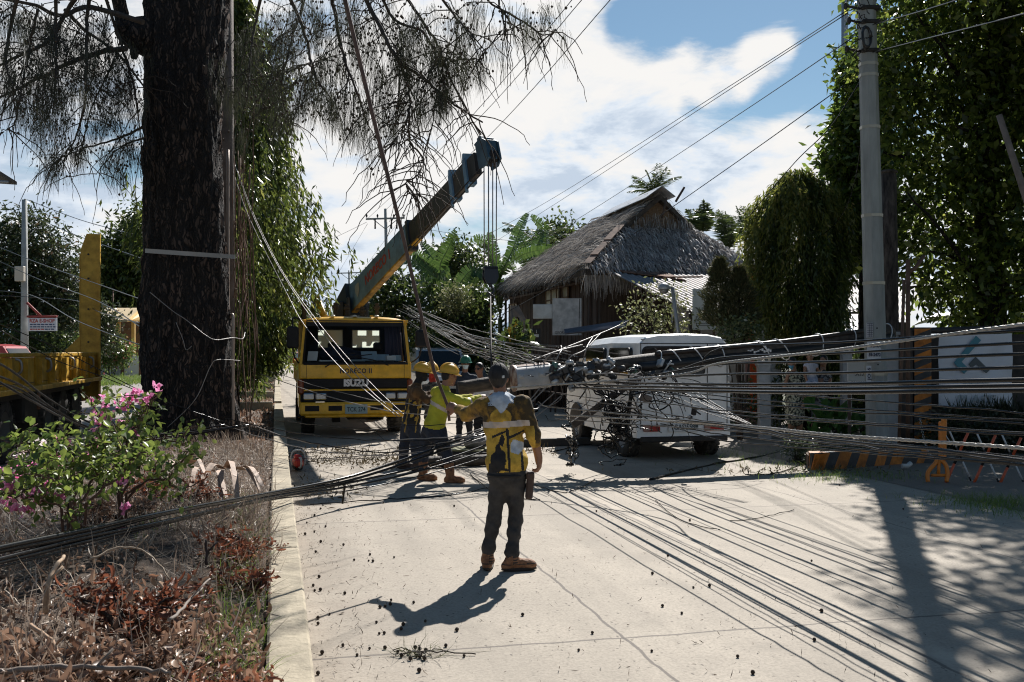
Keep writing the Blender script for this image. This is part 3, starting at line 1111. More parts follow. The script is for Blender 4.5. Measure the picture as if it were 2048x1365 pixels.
# white sign with a garden drawing
t,w,h,zb=board('garden_sign',1385,1433,578,660,21.5,'white upright sign with a black plant drawing beside the conifers','sign',M('sign_white',(0.52,0.56,0.57),.5),.05,True,.006)
INK=M('black_ink',(0.012,0.012,0.014))
mb=MB()
rr=random.Random(3)
for k in range(16):
 x=-.14+.018*k
 a0=Vector((x*.7,-.03,zb+.30))
 a1=Vector((x*1.5,-.03,zb+.40+.10*rr.random()+.06*math.cos(k)))
 mb.tube([a0,a0.lerp(a1,.5)+Vector((.01,0,.03)),a1],.005,4)
for sx in(-1,1):
 for k in range(5):
  q=Vector((sx*(.17+.014*math.sin(k)),-.03,zb+.1+k*.04))
  mb.tube([q,q+Vector((sx*.02,0,.03)),q+Vector((0,0,.05))],.004,4)
for j,(wd,z) in enumerate(((.22,.27),(.13,.225),(.34,.13),(.38,.09))):
 n=int(wd/.022)
 for i in range(n):
  mb.box((-wd/2+wd*(i+.5)/n+.02*(j>1),-.029,zb+z),(.014,.006,.026 if j<2 else .014))
mb.build('drawing',INK,t)
# lamp on a grey pole in front of the awning
b=P(1357,700,20.8)
b.z=0
t=thing('street_lamp',b,'thin grey lamp post with a round lamp head in the leafy shrub','lamp post')
GREYM=M('grey_metal',(0.33,0.34,0.35),.45,.4,var=.15,vscale=4)
mb=MB()
mb.tube([P(1362,760,20.8)+Vector((0,0,-1)),P(1356,665,20.8),P(1345,575,20.8)],.042,8)
mb.build('post',GREYM,t,world=True)
mb=MB()
c=P(1328,575,20.7)
mb.tube([P(1347,577,20.8),P(1330,572,20.75)],.025,6)
mb.ell(c+Vector((0,0,-.02)),(.13,.13,.11),1,zmin=-.2)
mb.ell(c+Vector((0,0,-.05)),(.10,.10,.09),2)
mb.build('lamp_head',[GREYM,M('lamp_cover',(0.30,0.31,0.32),.4,.3),M('lamp_glass',(0.12,0.12,0.12),.15)],t,world=True)
mb=MB()
mb.tube([P(1328,560,20.7),P(1328,555,20.7),P(1405,554,20.9)],.018,6)
mb.build('bracket',RUST,t,world=True)
# dark fence and gate posts below the boards
b=R(8.6,26,0)
t=thing('bamboo_fence',b,'dark bamboo fence running in front of the thatched house','fence')
mb=MB()
for k in range(46):
 s=22.6+k*.27
 hgt=1.35+.12*math.sin(k*1.9)
 mb.tube([R(8.45+.02*math.sin(k),s,0),R(8.45+.03*math.sin(k*2.2),s+.02,hgt)],.035,6)
mb.build('stakes',WOOD_D,t,world=True)
mb=MB()
mb.tube([R(8.40,22.4,1.05),R(8.40,35.2,1.08)],.035,6)
mb.tube([R(8.40,22.4,.45),R(8.40,35.2,.45)],.035,6)
mb.build('rail',WOOD_B,t,world=True)
t=thing('notice_post',R(8.3,25.3,0),'dark upright notice with white numerals by the fence','sign')
mb=MB()
mb.box(P(1073,680,27.2),(.22,.04,.62))
mb.build('panel',M('notice_black',(0.02,0.02,0.022),.6),t,world=True)
mb=MB()
mb.box(P(1073,672,27.2)+Vector((0,-.025,0)),(.13,.01,.075))
mb.box(P(1073,707,27.2)+Vector((0,0,-.25)),(.05,.05,1.7),1)
mb.build('white_label',[M('white_paint',(0.6,0.6,0.6)),WOOD_D],t,world=True)
text('1',.13,M('white_paint',(0.6,0.6,0.6)),world_of(t).inverted()@frame(P(1073,664,27.2)+Vector((0,-.024,0)),(1,0,0),(0,0,1)),t)
text('9',.2,M('white_paint',(0.6,0.6,0.6)),world_of(t).inverted()@frame(P(1062,664,27.2)+Vector((0,-.024,0)),(1,0,0),(0,0,1)),t)
t=thing('leaning_plank',R(8.2,33,0),'pale carved wooden plank leaning beside the house window','plank')
mb=MB()
mb.slab([P(1021,612,31),P(1038,612,31),P(1058,650,30.6),P(1047,652,30.6),P(1036,634,30.8),P(1028,636,30.8),P(1027,652,30.6),P(1020,652,30.6)],Vector((0,.06,0)))
mb.tube([P(1050,650,30.7),Vector((P(1062,650,30.3).x,30.3,0))],.04,6)
mb.build('board',M('pale_plank',(0.24,0.19,0.15),.8,var=.2,vscale=5),t,world=True)
t=thing('tile_stack',R(8.4,39.8,0),'rusty red stack of roof tiles on a stand by the far eave','tile stack')
mb=MB()
for k in range(13):
 mb.box(P(972,598+k*3.2,39)+Vector((.02*math.sin(k*2),0,0)),(.62+.04*math.sin(k*3),.4,.05),ch=.01)
mb.build('tiles',M('red_tile',(0.20,0.075,0.045),.8,var=.3,vscale=7),t,world=True)
mb=MB()
for x in(-.25,.25):
 for y in(-.15,.15):
  q=P(972,642,39)+Vector((x,y,0))
  mb.tube([Vector((q.x,q.y,0)),q],.03,6)
mb.build('stand',WOOD_D,t,world=True)
# ================================================================== RIGHT SIDE: WALL, POSTS, BANNER
DARKW=M('dark_wall',(0.055,0.05,0.047),.9,var=.4,vscale=2,bump=.3)
t=thing('boundary_wall',P(2040,900,18.4),'dark boundary wall with a pipe rail behind the white banner','wall')
_MW[t.name]=Matrix.Translation(t.location)
mb=MB()
wl,wr=P(1863,655,18.6),P(2380,655,17.2)
mb.slab([Vector((wl.x,wl.y,0)),Vector((wr.x,wr.y,0)),Vector((wr.x,wr.y,2.05)),Vector((wl.x,wl.y,2.05))],Vector((0,.18,0)))
mb.build('wall_panel',DARKW,t,world=True)
mb=MB()
mb.tube([Vector((wl.x-.2,wl.y-.05,2.12)),Vector((wr.x,wr.y-.05,2.22))],.06,8)
mb.build('pipe_rail',M('dark_pipe',(0.03,0.03,0.032),.5),t,world=True)
# banner
bc=P(1951,740,17.9)
t=thing('white_banner',(bc.x,bc.y,0),'white banner with a teal and black angular logo on the dark wall','banner')
bw,bh=147/F*17.9,146/F*17.9
mb=MB()
nx,nz=24,20
vs,fs=[],[]
for j in range(nz+1):
 for i in range(nx+1):
  u,v=i/nx,j/nz
  vs.append(((u-.5)*bw,-.03*math.sin(u*9+v*7)*.35-.012*math.sin(u*15-v*11),EYE+(HZ-740)/F*17.9+(v-.5)*bh-.02*math.sin(u*PI)*v))
for j in range(nz):
 for i in range(nx):
  a=j*(nx+1)+i
  fs.append((a,a+1,a+nx+2,a+nx+1))
mb.add(vs,fs,0,True)
mb.add([(v[0],v[1]+.006,v[2]) for v in vs],[f[::-1] for f in fs],0,True)
mb.build('sheet',M('banner_vinyl',(0.62,0.64,0.70),.45,var=.06,vscale=2),t)
zc=EYE+(HZ-740)/F*17.9
k=17.9/F
def bp(px,py):
 return Vector(((px-1951)*k,-.045,zc+(740-py)*k))
mb=MB()
mb.slab([bp(1950,672),bp(1960,681),bp(1921,724),bp(1936,738),bp(1926,748),bp(1906,726)],Vector((0,.01,0)),0)
mb.build('teal_emblem',M('teal_print',(0.05,0.22,0.29),.5),t)
mb=MB()
mb.slab([bp(1935,729),bp(1949,714),bp(1977,741),bp(1970,747),bp(1950,729),bp(1941,737)],Vector((0,.009,0)),0)
mb.build('dark_emblem',M('charcoal_print',(0.07,0.09,0.10),.5),t)
PALEP=M('pale_print',(0.36,0.42,0.46),.5)
text('PLACE',22*k,PALEP,frame(bp(1952,799),(1,0,0),(0,0,1)),t,width=76*k,bold=.004)
mb=MB()
for i in range(4):
 mb.box(bp(1932+i*13,770),(9*k,.006,10*k))
mb.build('pale_band',PALEP,t)
# orange and black striped gate column
t=thing('striped_column',P(1846,830,17.4)*1,'gate column painted in slanting orange and black stripes','column')
t.location.z=0
_MW[t.name]=Matrix.Translation(t.location)
ORP=M('orange_paint',(0.42,0.14,0.018),.7,var=.5,vscale=5,detail=9)
BLP=M('black_paint',(0.035,0.037,0.04),.6,var=.4,vscale=6)
mb=MB()
w=34/F*17.4
H0,st=2.16,.235
mb.box((-.0,.16,H0/2),(w,.3,H0),1,ch=.01)
z=-.1
i=0
while z<H0+.1:
 pl=[(-w/2,z),(w/2,z+.12),(w/2,z+.12+st*.5),(-w/2,z+st*.5)]
 pl=[(x,max(.02,min(H0-.02,q))) for x,q in pl]
 if pl[2][1]-pl[1][1]>.02 or pl[3][1]-pl[0][1]>.02:
  mb.slab([Vector((x,.007,q)) for x,q in pl],Vector((0,-.004,0)),0)
 z+=st
mb.build('shaft',[ORP,BLP],t)
mb=MB()
mb.box((-w/2-.16,.16,H0/2-.02),(.30,.26,H0-.05),ch=.01)
mb.build('side_pier',M('brown_pier',(0.085,0.066,0.055),.85,var=.4,vscale=4),t)
# white posts of the gateway
WPOST=M('white_post_paint',(0.40,0.41,0.42),.7,var=.2,vscale=3)
def white_post(x0,x1,y0,y1,D,label,lean=0):
 b=P((x0+x1)/2,y1,D)
 t=thing('gate_post',(b.x,b.y,0),label,'post','white gate posts')
 h=EYE+(HZ-y0)/F*D
 w=(x1-x0)/F*D
 mb=MB()
 mb.slab([(-w/2,0,0),(w/2,0,0),(w/2+lean,0,h-.06),(-w/2+lean,0,h-.06)],(0,.2,0))
 mb.build('shaft',WPOST,t)
 mb=MB()
 mb.box((lean,.1,h-.03),(w+.05,.26,.06),ch=.008)
 mb.build('cap',WPOST,t)
white_post(1769,1797,664,880,17.3,'white square gate post directly right of the concrete pole')
white_post(1521,1543,726,872,19.6,'white gate post beside the van, partly behind cables',-.03)
white_post(1519,1561,673,780,21.5,'broad white gate post with a flat cap behind the fallen pole')
white_post(1686,1704,696,860,20.5,'slim pale gate post behind the woman carrying a child')
# small sign by the pole
t,w,h,zb=board('cafe_sign',1695,1746,724,787,17.2,'small white sign with an arc emblem left of the concrete pole','sign',M('sign_cream',(0.46,0.47,0.46),.6),.04,True,.004)
mb=MB()
pts=[(-.09+.18*i/10,-.026,zb+h*.55+.07*math.sin(PI*i/10)) for i in range(11)]
mb.tube(pts,.006,4)
for sx in(-.03,.0,.03):
 mb.tube([(sx,-.026,zb+h*.55),(sx*1.6,-.026,zb+h*.55+.04)],.005,4)
mb.tube([(-w/2+.06+(w-.12)*i/24,-.026,zb+h*.36+.014*math.sin(i*2.1)) for i in range(25)],.004,4)
mb.build('emblem',INK,t)
mb=MB()
mb.box((0,-.023,zb+.05),(w*.98,.008,.012))
mb.build('rule',INK,t)
# striped planter kerb
g0,g1=G(1618,938),G(1880,930)
t=thing('planter_wall',((g0.x+g1.x)/2,(g0.y+g1.y)/2,0),'low planter wall striped orange and black below the concrete pole','planter')
mb=MB()
path=[G(1616,934),G(1624,941),G(1660,940),G(1720,936),G(1790,930),G(1880,926)]
pts=wobble(path,0,7)
acc=0
for i in range(len(pts)-1):
 a,b2=pts[i],pts[i+1]
 m_=int(acc/.2)%2
 acc+=(b2-a).length
 d=(b2-a).normalized()
 nrm=Vector((-d.y,d.x,0))*.16
 sl=d*.12
 mb.slab([a,b2,b2+Vector((0,0,.25))+sl,a+Vector((0,0,.25))+sl],nrm,m_)
mb.build('kerb_block',[ORP,BLP],t,world=True)
mb=MB()
mb.slab([p_+Vector((0,.12,.2)) for p_ in pts[::6]]+[pts[-1]+Vector((0,1.0,.2)),pts[0]+Vector((.5,1.2,.2))],(0,0,-.16))
mb.build('earth',M('bed_soil',(0.085,0.06,0.042)),t,world=True)
# ================================================================== SHED BEHIND THE RIGHT TREES
t=thing('metal_shed',P(1700,700,31),'shed with a pale corrugated metal roof seen between the trees','shed')
t.location.z=0
_MW[t.name]=Matrix.Translation(t.location)
mb=MB()
corrugated(mb,P(1560,560,34),P(1800,556,33),P(1815,640,27),P(1585,636,28),46,.02)
mb.build('roof',GALV,t,world=True)
mb=MB()
corrugated(mb,P(1640,622,27),P(1760,620,26.5),P(1770,676,23.5),P(1650,678,24),26,.02)
mb.build('porch_roof',M('pale_sheet',(0.55,0.55,0.55),.5,.2,var=.15,vscale=3),t,world=True)
mb=MB()
mb.slab([Vector((P(1590,640,28.4).x,28.4,0)),Vector((P(1812,640,27.4).x,27.4,0)),P(1812,645,27.4),P(1590,641,28.4)],(0,.15,0))
mb.build('wall',DARKW,t,world=True)
# a white tarpaulin canopy behind the wall on the right
t=thing('white_canopy',P(1900,700,24),'white sagging tarpaulin canopy behind the dark boundary wall','canopy')
t.location.z=0
_MW[t.name]=Matrix.Translation(t.location)
mb=MB()
vs,fs=[],[]
for j in range(7):
 for i in range(13):
  u,v=i/12,j/6
  q=P(1825+150*u,652-28*max(0,math.sin(PI*u))**.8*(.4+.6*math.sin(PI*min(1,v+.2))),22.5+3*v)
  vs.append(q)
for j in range(6):
 for i in range(12):
  a=j*13+i
  fs.append((a,a+1,a+14,a+13))
mb.add(vs,fs,0,True)
mb.add([v+Vector((0,0,-.01)) for v in vs],[f[::-1] for f in fs],0,True)
mb.build('sheet',M('tarpaulin',(0.66,0.67,0.69),.5),t,world=True)
for x,D in((1827,22.6),(1973,22.6),(1827,25.4),(1973,25.4)):
 mb=MB()
 q=P(x,652,D)
 mb.tube([Vector((q.x,q.y,0)),q],.03,6)
 mb.build('pole',GREYM,t,world=True)
 # ================================================================== LEFT SIDE ACROSS THE ROAD
YEL=M('pavilion_yellow',(0.55,0.34,0.09),.6,var=.2,vscale=2)
b=G(235,748)
t=thing('yellow_pavilion',(b.x,72,0),'open pavilion with a tan roof on yellow posts beyond the opposite road','pavilion')
mb=MB()
mb.slab([P(150,617,71),P(282,616,73),P(255,640,66),P(215,641,66),P(120,640,66)][::-1],(0,0,-.12),0)
mb.slab([P(282,616,73),P(300,622,75),P(300,640,75),P(255,640,66.0)][::-1],(0,0,-.12),1)
mb.build('roof',[M('tan_sheet',(0.50,0.39,0.22),.6,var=.2,vscale=3,stretch=(1,6,1)),YEL],t,world=True)
for x,D in((237,67),(267,69),(285,72),(180,67)):
 mb=MB()
 q=P(x,640,D)
 mb.box((q.x,q.y,q.z/2),(.22,.22,q.z))
 mb.build('post',YEL,t,world=True)
mb=MB()
mb.slab([Vector((P(225,700,74).x,74,0)),Vector((P(300,700,74).x,74,0)),P(300,645,74),P(225,643,74)],(0,.2,0))
mb.build('back_wall',M('pavilion_brown',(0.16,0.085,0.04),.8,var=.3,vscale=3),t,world=True)
t=thing('white_gate',(P(262,750,66).x,66,0),'plain white sheet gate with rusty posts across the opposite road','gate')
mb=MB()
mb.slab([Vector((P(247,740,66).x,66,.1)),Vector((P(279,740,66).x,66,.1)),P(279,712,66),P(247,713,66)],(0,.06,0))
mb.build('leaf_panel',M('white_gate_sheet',(0.82,0.83,0.84),.5),t,world=True)
for x in(245,281):
 mb=MB()
 q=P(x,706,66)
 mb.tube([Vector((q.x,q.y,0)),q],.11,8)
 mb.build('post',RUST,t,world=True)
t=thing('low_white_fence',(P(222,750,66).x,66,0),'low white picket fence beneath the flowering shrubs','fence')
mb=MB()
for i in range(16):
 x=196+i*3.1
 q=P(x,738,66)
 mb.box((q.x,66,.75),(.05,.04,1.5))
mb.box((P(219,738,66).x,66.05,1.35),(1.7,.05,.08))
mb.box((P(219,738,66).x,66.05,.5),(1.7,.05,.9),1)
mb.build('pickets',[WHITEP,M('fence_wall',(0.5,0.52,0.54),.7)],t,world=True)
def slim_pole(name,px,y0,D,r0,r1,label,mat,cat='pole',px_top=None,group=None):
 b=P(px,700,D)
 t=thing(name,(b.x,b.y,0),label,cat,group)
 top=P(px_top if px_top is not None else px,y0,D)-Vector((b.x,b.y,0))
 mb=MB()
 mb.tube([(0,0,0),top*.5,top],[r0,(r0+r1)/2,r1],10)
 mb.build('shaft',mat,t)
 return t,top
CONCP=M('pole_concrete',(0.36,0.37,0.355),.8,var=.16,vscale=3,bump=.2)
t,top=slim_pole('sign_pole',49,400,40,.16,.10,'grey concrete pole carrying the shop sign across the opposite road',CONCP)
mb=MB()
mb.box(P(40,548,39.8),(.36,.2,.60),ch=.02)
mb.build('meter_box',M('meter_cream',(0.55,0.5,0.42),.6),t,world=True)
t=thing('shop_sign',(P(84,700,39.8).x,39.8,0),'small white shop sign in red letters hanging from the grey pole','sign')
_MW[t.name]=Matrix.Translation(t.location)
k=39.8/F
mb=MB()
mb.box(P(85,649.5,39.8),(58*k,.06,26*k),ch=.01)
mb.build('panel',M('shop_sign_white',(0.66,0.68,0.72),.5),t,world=True)
inv=world_of(t).inverted()
text('RZA E-SHOP',10*k,M('sign_red',(0.42,0.04,0.03),.6),inv@frame(P(84,642.5,39.76),(1,0,0),(0,0,1)),t,width=50*k,bold=.004)
mb=MB()
rr=random.Random(5)
for j,y in enumerate((649.5,654.2,659)):
 x=60
 while x<109:
  wd=rr.uniform(2.5,7)
  mb.box(P(x+wd/2,y,39.76),(wd*k,.01,2.2*k),1 if(j==2 and x<88) else 0)
  x+=wd+1.6
mb.build('small_print',[M('sign_navy',(0.04,0.06,0.14),.6),M('sign_red',(0.42,0.04,0.03))],t,world=True)
mb=MB()
mb.tube([P(54,633.5,39.8),P(114,633,39.8)],.05,6)
mb.tube([P(54,606,39.8),P(82,633,39.8)],.05,6)
mb.build('bracket',M('red_bracket',(0.32,0.05,0.04),.6),t,world=True)
t,top=slim_pole('flag_pole',226,582,76,.07,.05,'thin rusty mast rising beside the tan pavilion roof',RUST)
# corner of a roof poking in at the left edge
t=thing('roof_corner',(P(-20,700,17).x,17,0),'dark overhanging roof corner poking in at the left edge','roof')
mb=MB()
mb.slab([P(-220,300,17),P(-4,340,16.6),P(34,364,16.2),P(-4,362,17.6),P(-220,352,19)],(0,0,-.05),0)
mb.build('eave_sheet',M('eave_dark',(0.055,0.045,0.04),.7),t,world=True)
mb=MB()
q=P(-160,340,18)
mb.tube([Vector((q.x,q.y,0)),q],.08,8)
mb.tube([P(-200,356,18),P(20,365,16.4)],.03,6)
mb.build('post',GREYM,t,world=True)
# ================================================================== VEHICLES
TY=M('truck_yellow',(0.70,0.385,0.012),.42,var=.26,vscale=3.4,detail=10,lo=.28,hi=.58,coat=.35,bump=.04,bscale=3)
TYD=M('worn_yellow',(0.56,0.31,0.02),.5,var=.3,vscale=5,col2=(0.68,0.41,0.045))
BLK=M('black_plastic',(0.009,0.009,0.010),.75,var=.3,vscale=8)
RUB=M('rubber',(0.026,0.025,0.024),.8,var=.4,vscale=9,col2=(0.075,0.068,0.06))
CHAS=M('chassis',(0.025,0.022,0.02),.7,var=.4,vscale=5)
CHROME=M('chrome',(0.6,0.6,0.6),.2,.9)
LAMPG=M('headlamp_glass',(0.55,0.57,0.58),.12,.3)
REDL=M('red_lamp',(0.35,0.015,0.012),.25)
ORGL=M('amber_lamp',(0.20,0.045,0.018),.25)
STEELB=M('boom_blue',(0.15,0.26,0.36),.45,.1,var=.3,vscale=3,bump=.05)
STEELD=M('boom_dark',(0.045,0.042,0.045),.45,.3,var=.5,vscale=3,col2=(0.10,0.075,0.055),stretch=(1,1,.4))
WGLASS=GLASS('windscreen',(0.80,0.84,0.84),0.0,1.22)
SGLASS=GLASS('side_glass',(0.12,0.13,0.13),.3)
LITPANE=GLASS('bright_view_glass',(0.8,0.82,0.8),.1)  # milky glowing pane imitates the bright view through the clear rear windows
nt_=LITPANE.node_tree
tl_=nt_.nodes.new('ShaderNodeBsdfTranslucent')
tl_.inputs[0].default_value=(0.80,0.84,0.74,1)
mx_=nt_.nodes.new('ShaderNodeMixShader')
mx_.inputs[0].default_value=0.72
nt_.links.new(nt_.nodes['Material Output'].inputs['Surface'].links[0].from_socket,mx_.inputs[1])
nt_.links.new(tl_.outputs[0],mx_.inputs[2])
nt_.links.new(mx_.outputs[0],nt_.nodes['Material Output'].inputs['Surface'])
def wheel(parent,c,r,w,rim_mat,axis=(1,0,0),hub=.55,name='wheel'):
 """tyre with a rounded tread, and a dished rim with bolts"""
 ax=Vector(axis)
 mb=MB()
 h=w/2
 prof=[(r*hub,-h*.9),(r*.78,-h),(r*.93,-h*.92),(r,-h*.66),(r,h*.66),(r*.93,h*.92),(r*.78,h),(r*hub,h*.9)]
 mb.lathe(c,prof,ax,32)
 for k in range(32):
  q=Vector((0,0,1)).rotation_difference(ax).to_matrix()
  t=2*PI*k/32
  for s in(-.38,0,.38):
   mb.box(Vector(c)+q@Vector((math.cos(t)*r,math.sin(t)*r,s*w)),(.02,.055*r/.4,w*.24),0,q@Euler((0,0,t)).to_matrix())
 ty=mb.build('wheel',RUB,parent)
 mb=MB()
 mb.lathe(c,[(0.0,h*.55),(r*.18,h*.55),(r*.2,h*.75),(r*.26,h*.70),(r*.3,h*.3),(r*.48,h*.25),(r*.56,h*.88),(r*.6,h*.92)],ax,24)
 mb.lathe(c,[(r*.6,-h*.92),(r*.56,-h*.88),(r*.48,-h*.25),(r*.3,-h*.3),(r*.26,-h*.7),(r*.2,-h*.75),(r*.18,-h*.55),(0.0,-h*.55)],ax,24)
 mb.build('rim',rim_mat,ty)
 return ty
 # ------------------------------------------------------------------ the crane truck
tb=P(712,702,20.3)
truck=thing('crane_truck',(tb.x,tb.y,0),'yellow crane truck with a raised blue and rusty boom behind its cab','crane truck',None,RA)
TW=world_of(truck)
TI=TW.inverted()
# cab shell, seen into through its windscreen
mb=MB()
x0,x1=-1.13,1.13
# front panels below the screen
mb.box((0,.06,1.335),(2.26,.12,.31),0,ch=.02)
mb.box((0,.055,.95),(2.24,.10,.045),0,ch=.012)
mb.box((0,.10,.97),(2.22,.12,.50),1)
# roof, gently crowned
vs,fs=[],[]
n=12
for j,(y,zz,inset) in enumerate(((.20,2.345,.055),(.21,2.40,.065),(.34,2.455,.085),(1.0,2.475,.09),(1.62,2.455,.10),(1.72,2.36,.07))):
 for i in range(n+1):
  u=i/n
  x=(x0+inset)+(x1-x0-2*inset)*u
  vs.append((x,y,zz-.07*abs(2*u-1)**4))
for j in range(5):
 for i in range(n):
  a=j*(n+1)+i
  fs.append((a,a+1,a+n+2,a+n+1))
mb.add(vs,fs,0,True)
mb.box((0,.96,2.33),(2.12,1.5,.03),1)
# A pillars
for s in(-1,1):
 mb.slab([(s*1.12,.01,1.47),(s*1.045,.01,1.47),(s*.965,.20,2.37),(s*1.045,.20,2.37)],(0,.10,0))
 # side: door lower panel, rear quarter, window frame
 mb.box((s*1.115,.86,1.05),(.05,1.6,.92),0,ch=.012)
 mb.box((s*1.09,1.60,1.93),(.06,.22,.90),0)
 mb.slab([(s*1.12,.12,1.5),(s*1.12,.24,1.5),(s*1.045,.36,2.37),(s*1.045,.2,2.37)],(-s*.05,0,0))
 mb.box((s*1.055,.9,2.36),(.06,1.5,.06),0)
mb.box((0,.205,2.365),(2.0,.06,.06),0)
# rear wall with two windows
mb.box((0,1.66,1.30),(2.16,.06,1.0),1)
mb.box((0,1.66,2.285),(2.1,.06,.13),1)
for x,w in((-.90,.38),(-.06,.20),(.87,.44)):
 mb.box((x,1.66,2.01),(w,.06,.44),1)
mb.box((0,.9,.80),(2.2,1.6,.08),1)
cab=mb.build('cab',[TY,BLK],truck)
mb=MB()
for x in(-.43,.345):
 w,h=(.54,.42) if x<0 else(.61,.42)
 mb.tube([(x-w/2,1.625,1.81),(x+w/2,1.625,1.81),(x+w/2,1.625,2.21),(x-w/2,1.625,2.21),(x-w/2,1.625,1.81)],.014,5)
mb.build('rear_window_frame',M('rubber_grey',(0.16,0.16,0.16),.5),cab)
for x in(-.43,.345):
 w=.54 if x<0 else .61
 mb=MB()
 mb.add([(x-w/2,1.665,1.80),(x+w/2,1.665,1.80),(x+w/2,1.665,2.22),(x-w/2,1.665,2.22)],[(0,1,2,3)])
 mb.build('rear_window',LITPANE,cab)
mb=MB()
mb.add([(-1.045,.03,1.49),(1.045,.03,1.49),(.975,.205,2.355),(-.975,.205,2.355)],[(0,1,2,3)])
mb.build('windscreen',WGLASS,truck)
mb=MB()
fr=[(-1.05,.015,1.485),(1.05,.015,1.485),(.975,.195,2.36),(-.975,.195,2.36),(-1.05,.015,1.485)]
mb.tube(fr,.028,6)
mb.slab([(-.985,.19,2.36),(.985,.19,2.36),(.99,.165,2.25),(-.99,.165,2.25)],(0,.008,0))
mb.build('screen_seal',BLK,truck)
for s in(-1,1):
 mb=MB()
 mb.add([(s*1.115,.30,1.52),(s*1.115,1.48,1.52),(s*1.06,1.48,2.32),(s*1.06,.44,2.32)],[(0,1,2,3)])
 mb.build('side_window',SGLASS,truck)
 # rain gutter dents along the roof edge: marker lamps
for x in(-.9,-.45,0,.45,.9):
 mb=MB()
 mb.ell((x,.30,2.462),(.05,.05,.03),0,zmin=-.1)
 mb.build('marker_lamp',M('marker_white',(0.6,0.55,0.42),.3),truck)
 # black grille band, lamp band
mb=MB()
mb.box((0,.03,1.09),(2.1,.07,.185),ch=.01)
for k in range(3):
 mb.box((0,-.008,1.03+k*.06),(2.06,.012,.02))
grille=mb.build('grille',BLK,truck)
mb=MB()
mb.box((0,.03,.825),(2.1,.07,.215),ch=.01)
for k in range(4):
 mb.box((0,-.008,.75+k*.05),(1.1,.012,.018))
mb.build('lamp_band',BLK,truck)
for x in(-.95,-.70,.70,.95):
 mb=MB()
 mb.box((x,-.02,.825),(.215,.05,.13),ch=.018)
 hl=mb.build('headlight',CHROME,truck)
 mb=MB()
 mb.box((x,-.047,.825),(.18,.012,.10),ch=.005)
 mb.build('lens',LAMPG,hl)
for s in(-1,1):
 mb=MB()
 mb.box((s*1.10,.10,1.02),(.12,.26,.30),ch=.03)
 mb.build('turn_signal',ORGL,truck)
 # bumper
mb=MB()
mb.box((0,.02,.575),(2.26,.16,.26),0,ch=.035)
mb.box((0,.03,.425),(2.05,.10,.06),0,ch=.02)
bumper=mb.build('bumper',TY,truck)
mb=MB()
mb.box((-.88,-.064,.585),(.28,.014,.11),0,ch=.005)
mb.box((.88,-.064,.585),(.28,.014,.11),0,ch=.005)
mb.box((-.42,-.064,.585),(.27,.010,.10),0)
mb.box((.42,-.064,.585),(.27,.010,.10),0)
mb.build('fog_lamp',BLK,bumper)
mb=MB()
mb.box((0,-.075,.565),(.45,.018,.19),ch=.005)
pl=mb.build('number_plate',M('plate_green',(0.30,0.42,0.42),.4),truck)
text('TCK 274',.13,M('plate_ink',(0.03,0.05,0.06),.5),frame((0,-.086,.557),(1,0,0),(0,0,1)),pl,width=.37,bold=.002)
text('NORECO II',.135,M('logo_blue',(0.006,0.008,0.02),.5),frame((.0,-.006,1.335),(1,0,0),(0,0,1)),cab,width=.64,bold=.004,spacing=1.15)
text('ISUZU',.185,M('logo_silver',(0.62,0.63,0.64),.3,.3),frame((0,-.018,1.09),(1,0,0),(0,0,1)),grille,width=.50,bold=.011,depth=.008)
# seams of the front panel
mb=MB()
for s in(-1,1):
 mb.box((s*.985,-.001,1.335),(.008,.006,.30))
for x in(-.2,0,.2,.38,-.42):
 mb.box((x,-.001,1.44),(.018,.006,.012))
mb.box((0,-.001,1.475),(2.1,.012,.012))
mb.build('panel_seam',BLK,cab)
# wipers
for pts in(((-.62,-.02,1.42),(-.45,0,1.52),(.05,.04,1.66)),((.66,-.02,1.45),(.35,.0,1.56),(-.30,.05,1.68))):
 mb=MB()
 mb.tube(pts,.012,5)
 mb.tube([Vector(pts[2])+Vector((-.28,-.01,-.05)),Vector(pts[2])+Vector((.28,.0,.02))],.011,5)
 mb.build('wiper',BLK,truck)
 # mirrors on their arms
for s,zc,hgt in((-1,2.02,.44),(1,2.0,.36)):
 mb=MB()
 x=1.26 if s<0 else 1.34
 mb.tube(wobble([(s*1.03,.24,2.36),(s*(x-.02),.12,2.42),(s*x,.05,zc+hgt/2),(s*x,.05,zc-hgt/2),(s*(x-.04),.1,1.62),(s*1.12,.2,1.48)],0,4),.016,6)
 arm=mb.build('mirror_arm',BLK,truck)
 mb=MB()
 mb.box((s*x,.05,zc),(.24,.09,hgt),ch=.035)
 mb.build('mirror',BLK,truck)
 # dashboard, wheel, seats, papers, curtain
mb=MB()
mb.box((0,.36,1.46),(2.1,.5,.12),ch=.03)
mb.build('dashboard',M('dash_grey',(0.03,0.03,0.032),.6),truck)
mb=MB()
c=Vector((-.52,.62,1.62))
pts=[c+Matrix.Rotation(.9,3,'X')@Vector((.21*math.cos(a),.21*math.sin(a),0)) for a in np.linspace(0,2*PI,25)]
mb.tube(pts,.017,6)
mb.tube([pts[0],pts[12]],.014,5)
mb.tube([c,c+Vector((0,-.2,-.2))],.022,6)
mb.build('steering_wheel',BLK,truck)
for x,w in((-.52,.52),(.48,.60)):
 mb=MB()
 mb.box((x,1.25,1.08),(w,.5,.16),ch=.05)
 mb.box((x,1.50,1.42),(w,.13,.64),0,(-.1,0,0),ch=.05)
 mb.box((x+.12,1.53,1.84),(w*.36,.10,.20),ch=.04)
 mb.build('seat',M('seat_vinyl',(0.035,0.03,0.034),.6),truck)
mb=MB()
for k in range(9):
 mb.tube([(.66+k*.04,.36+.02*(k%2),1.54),(.64+k*.036,.42+.02*(k%2),2.3)],.028,6)
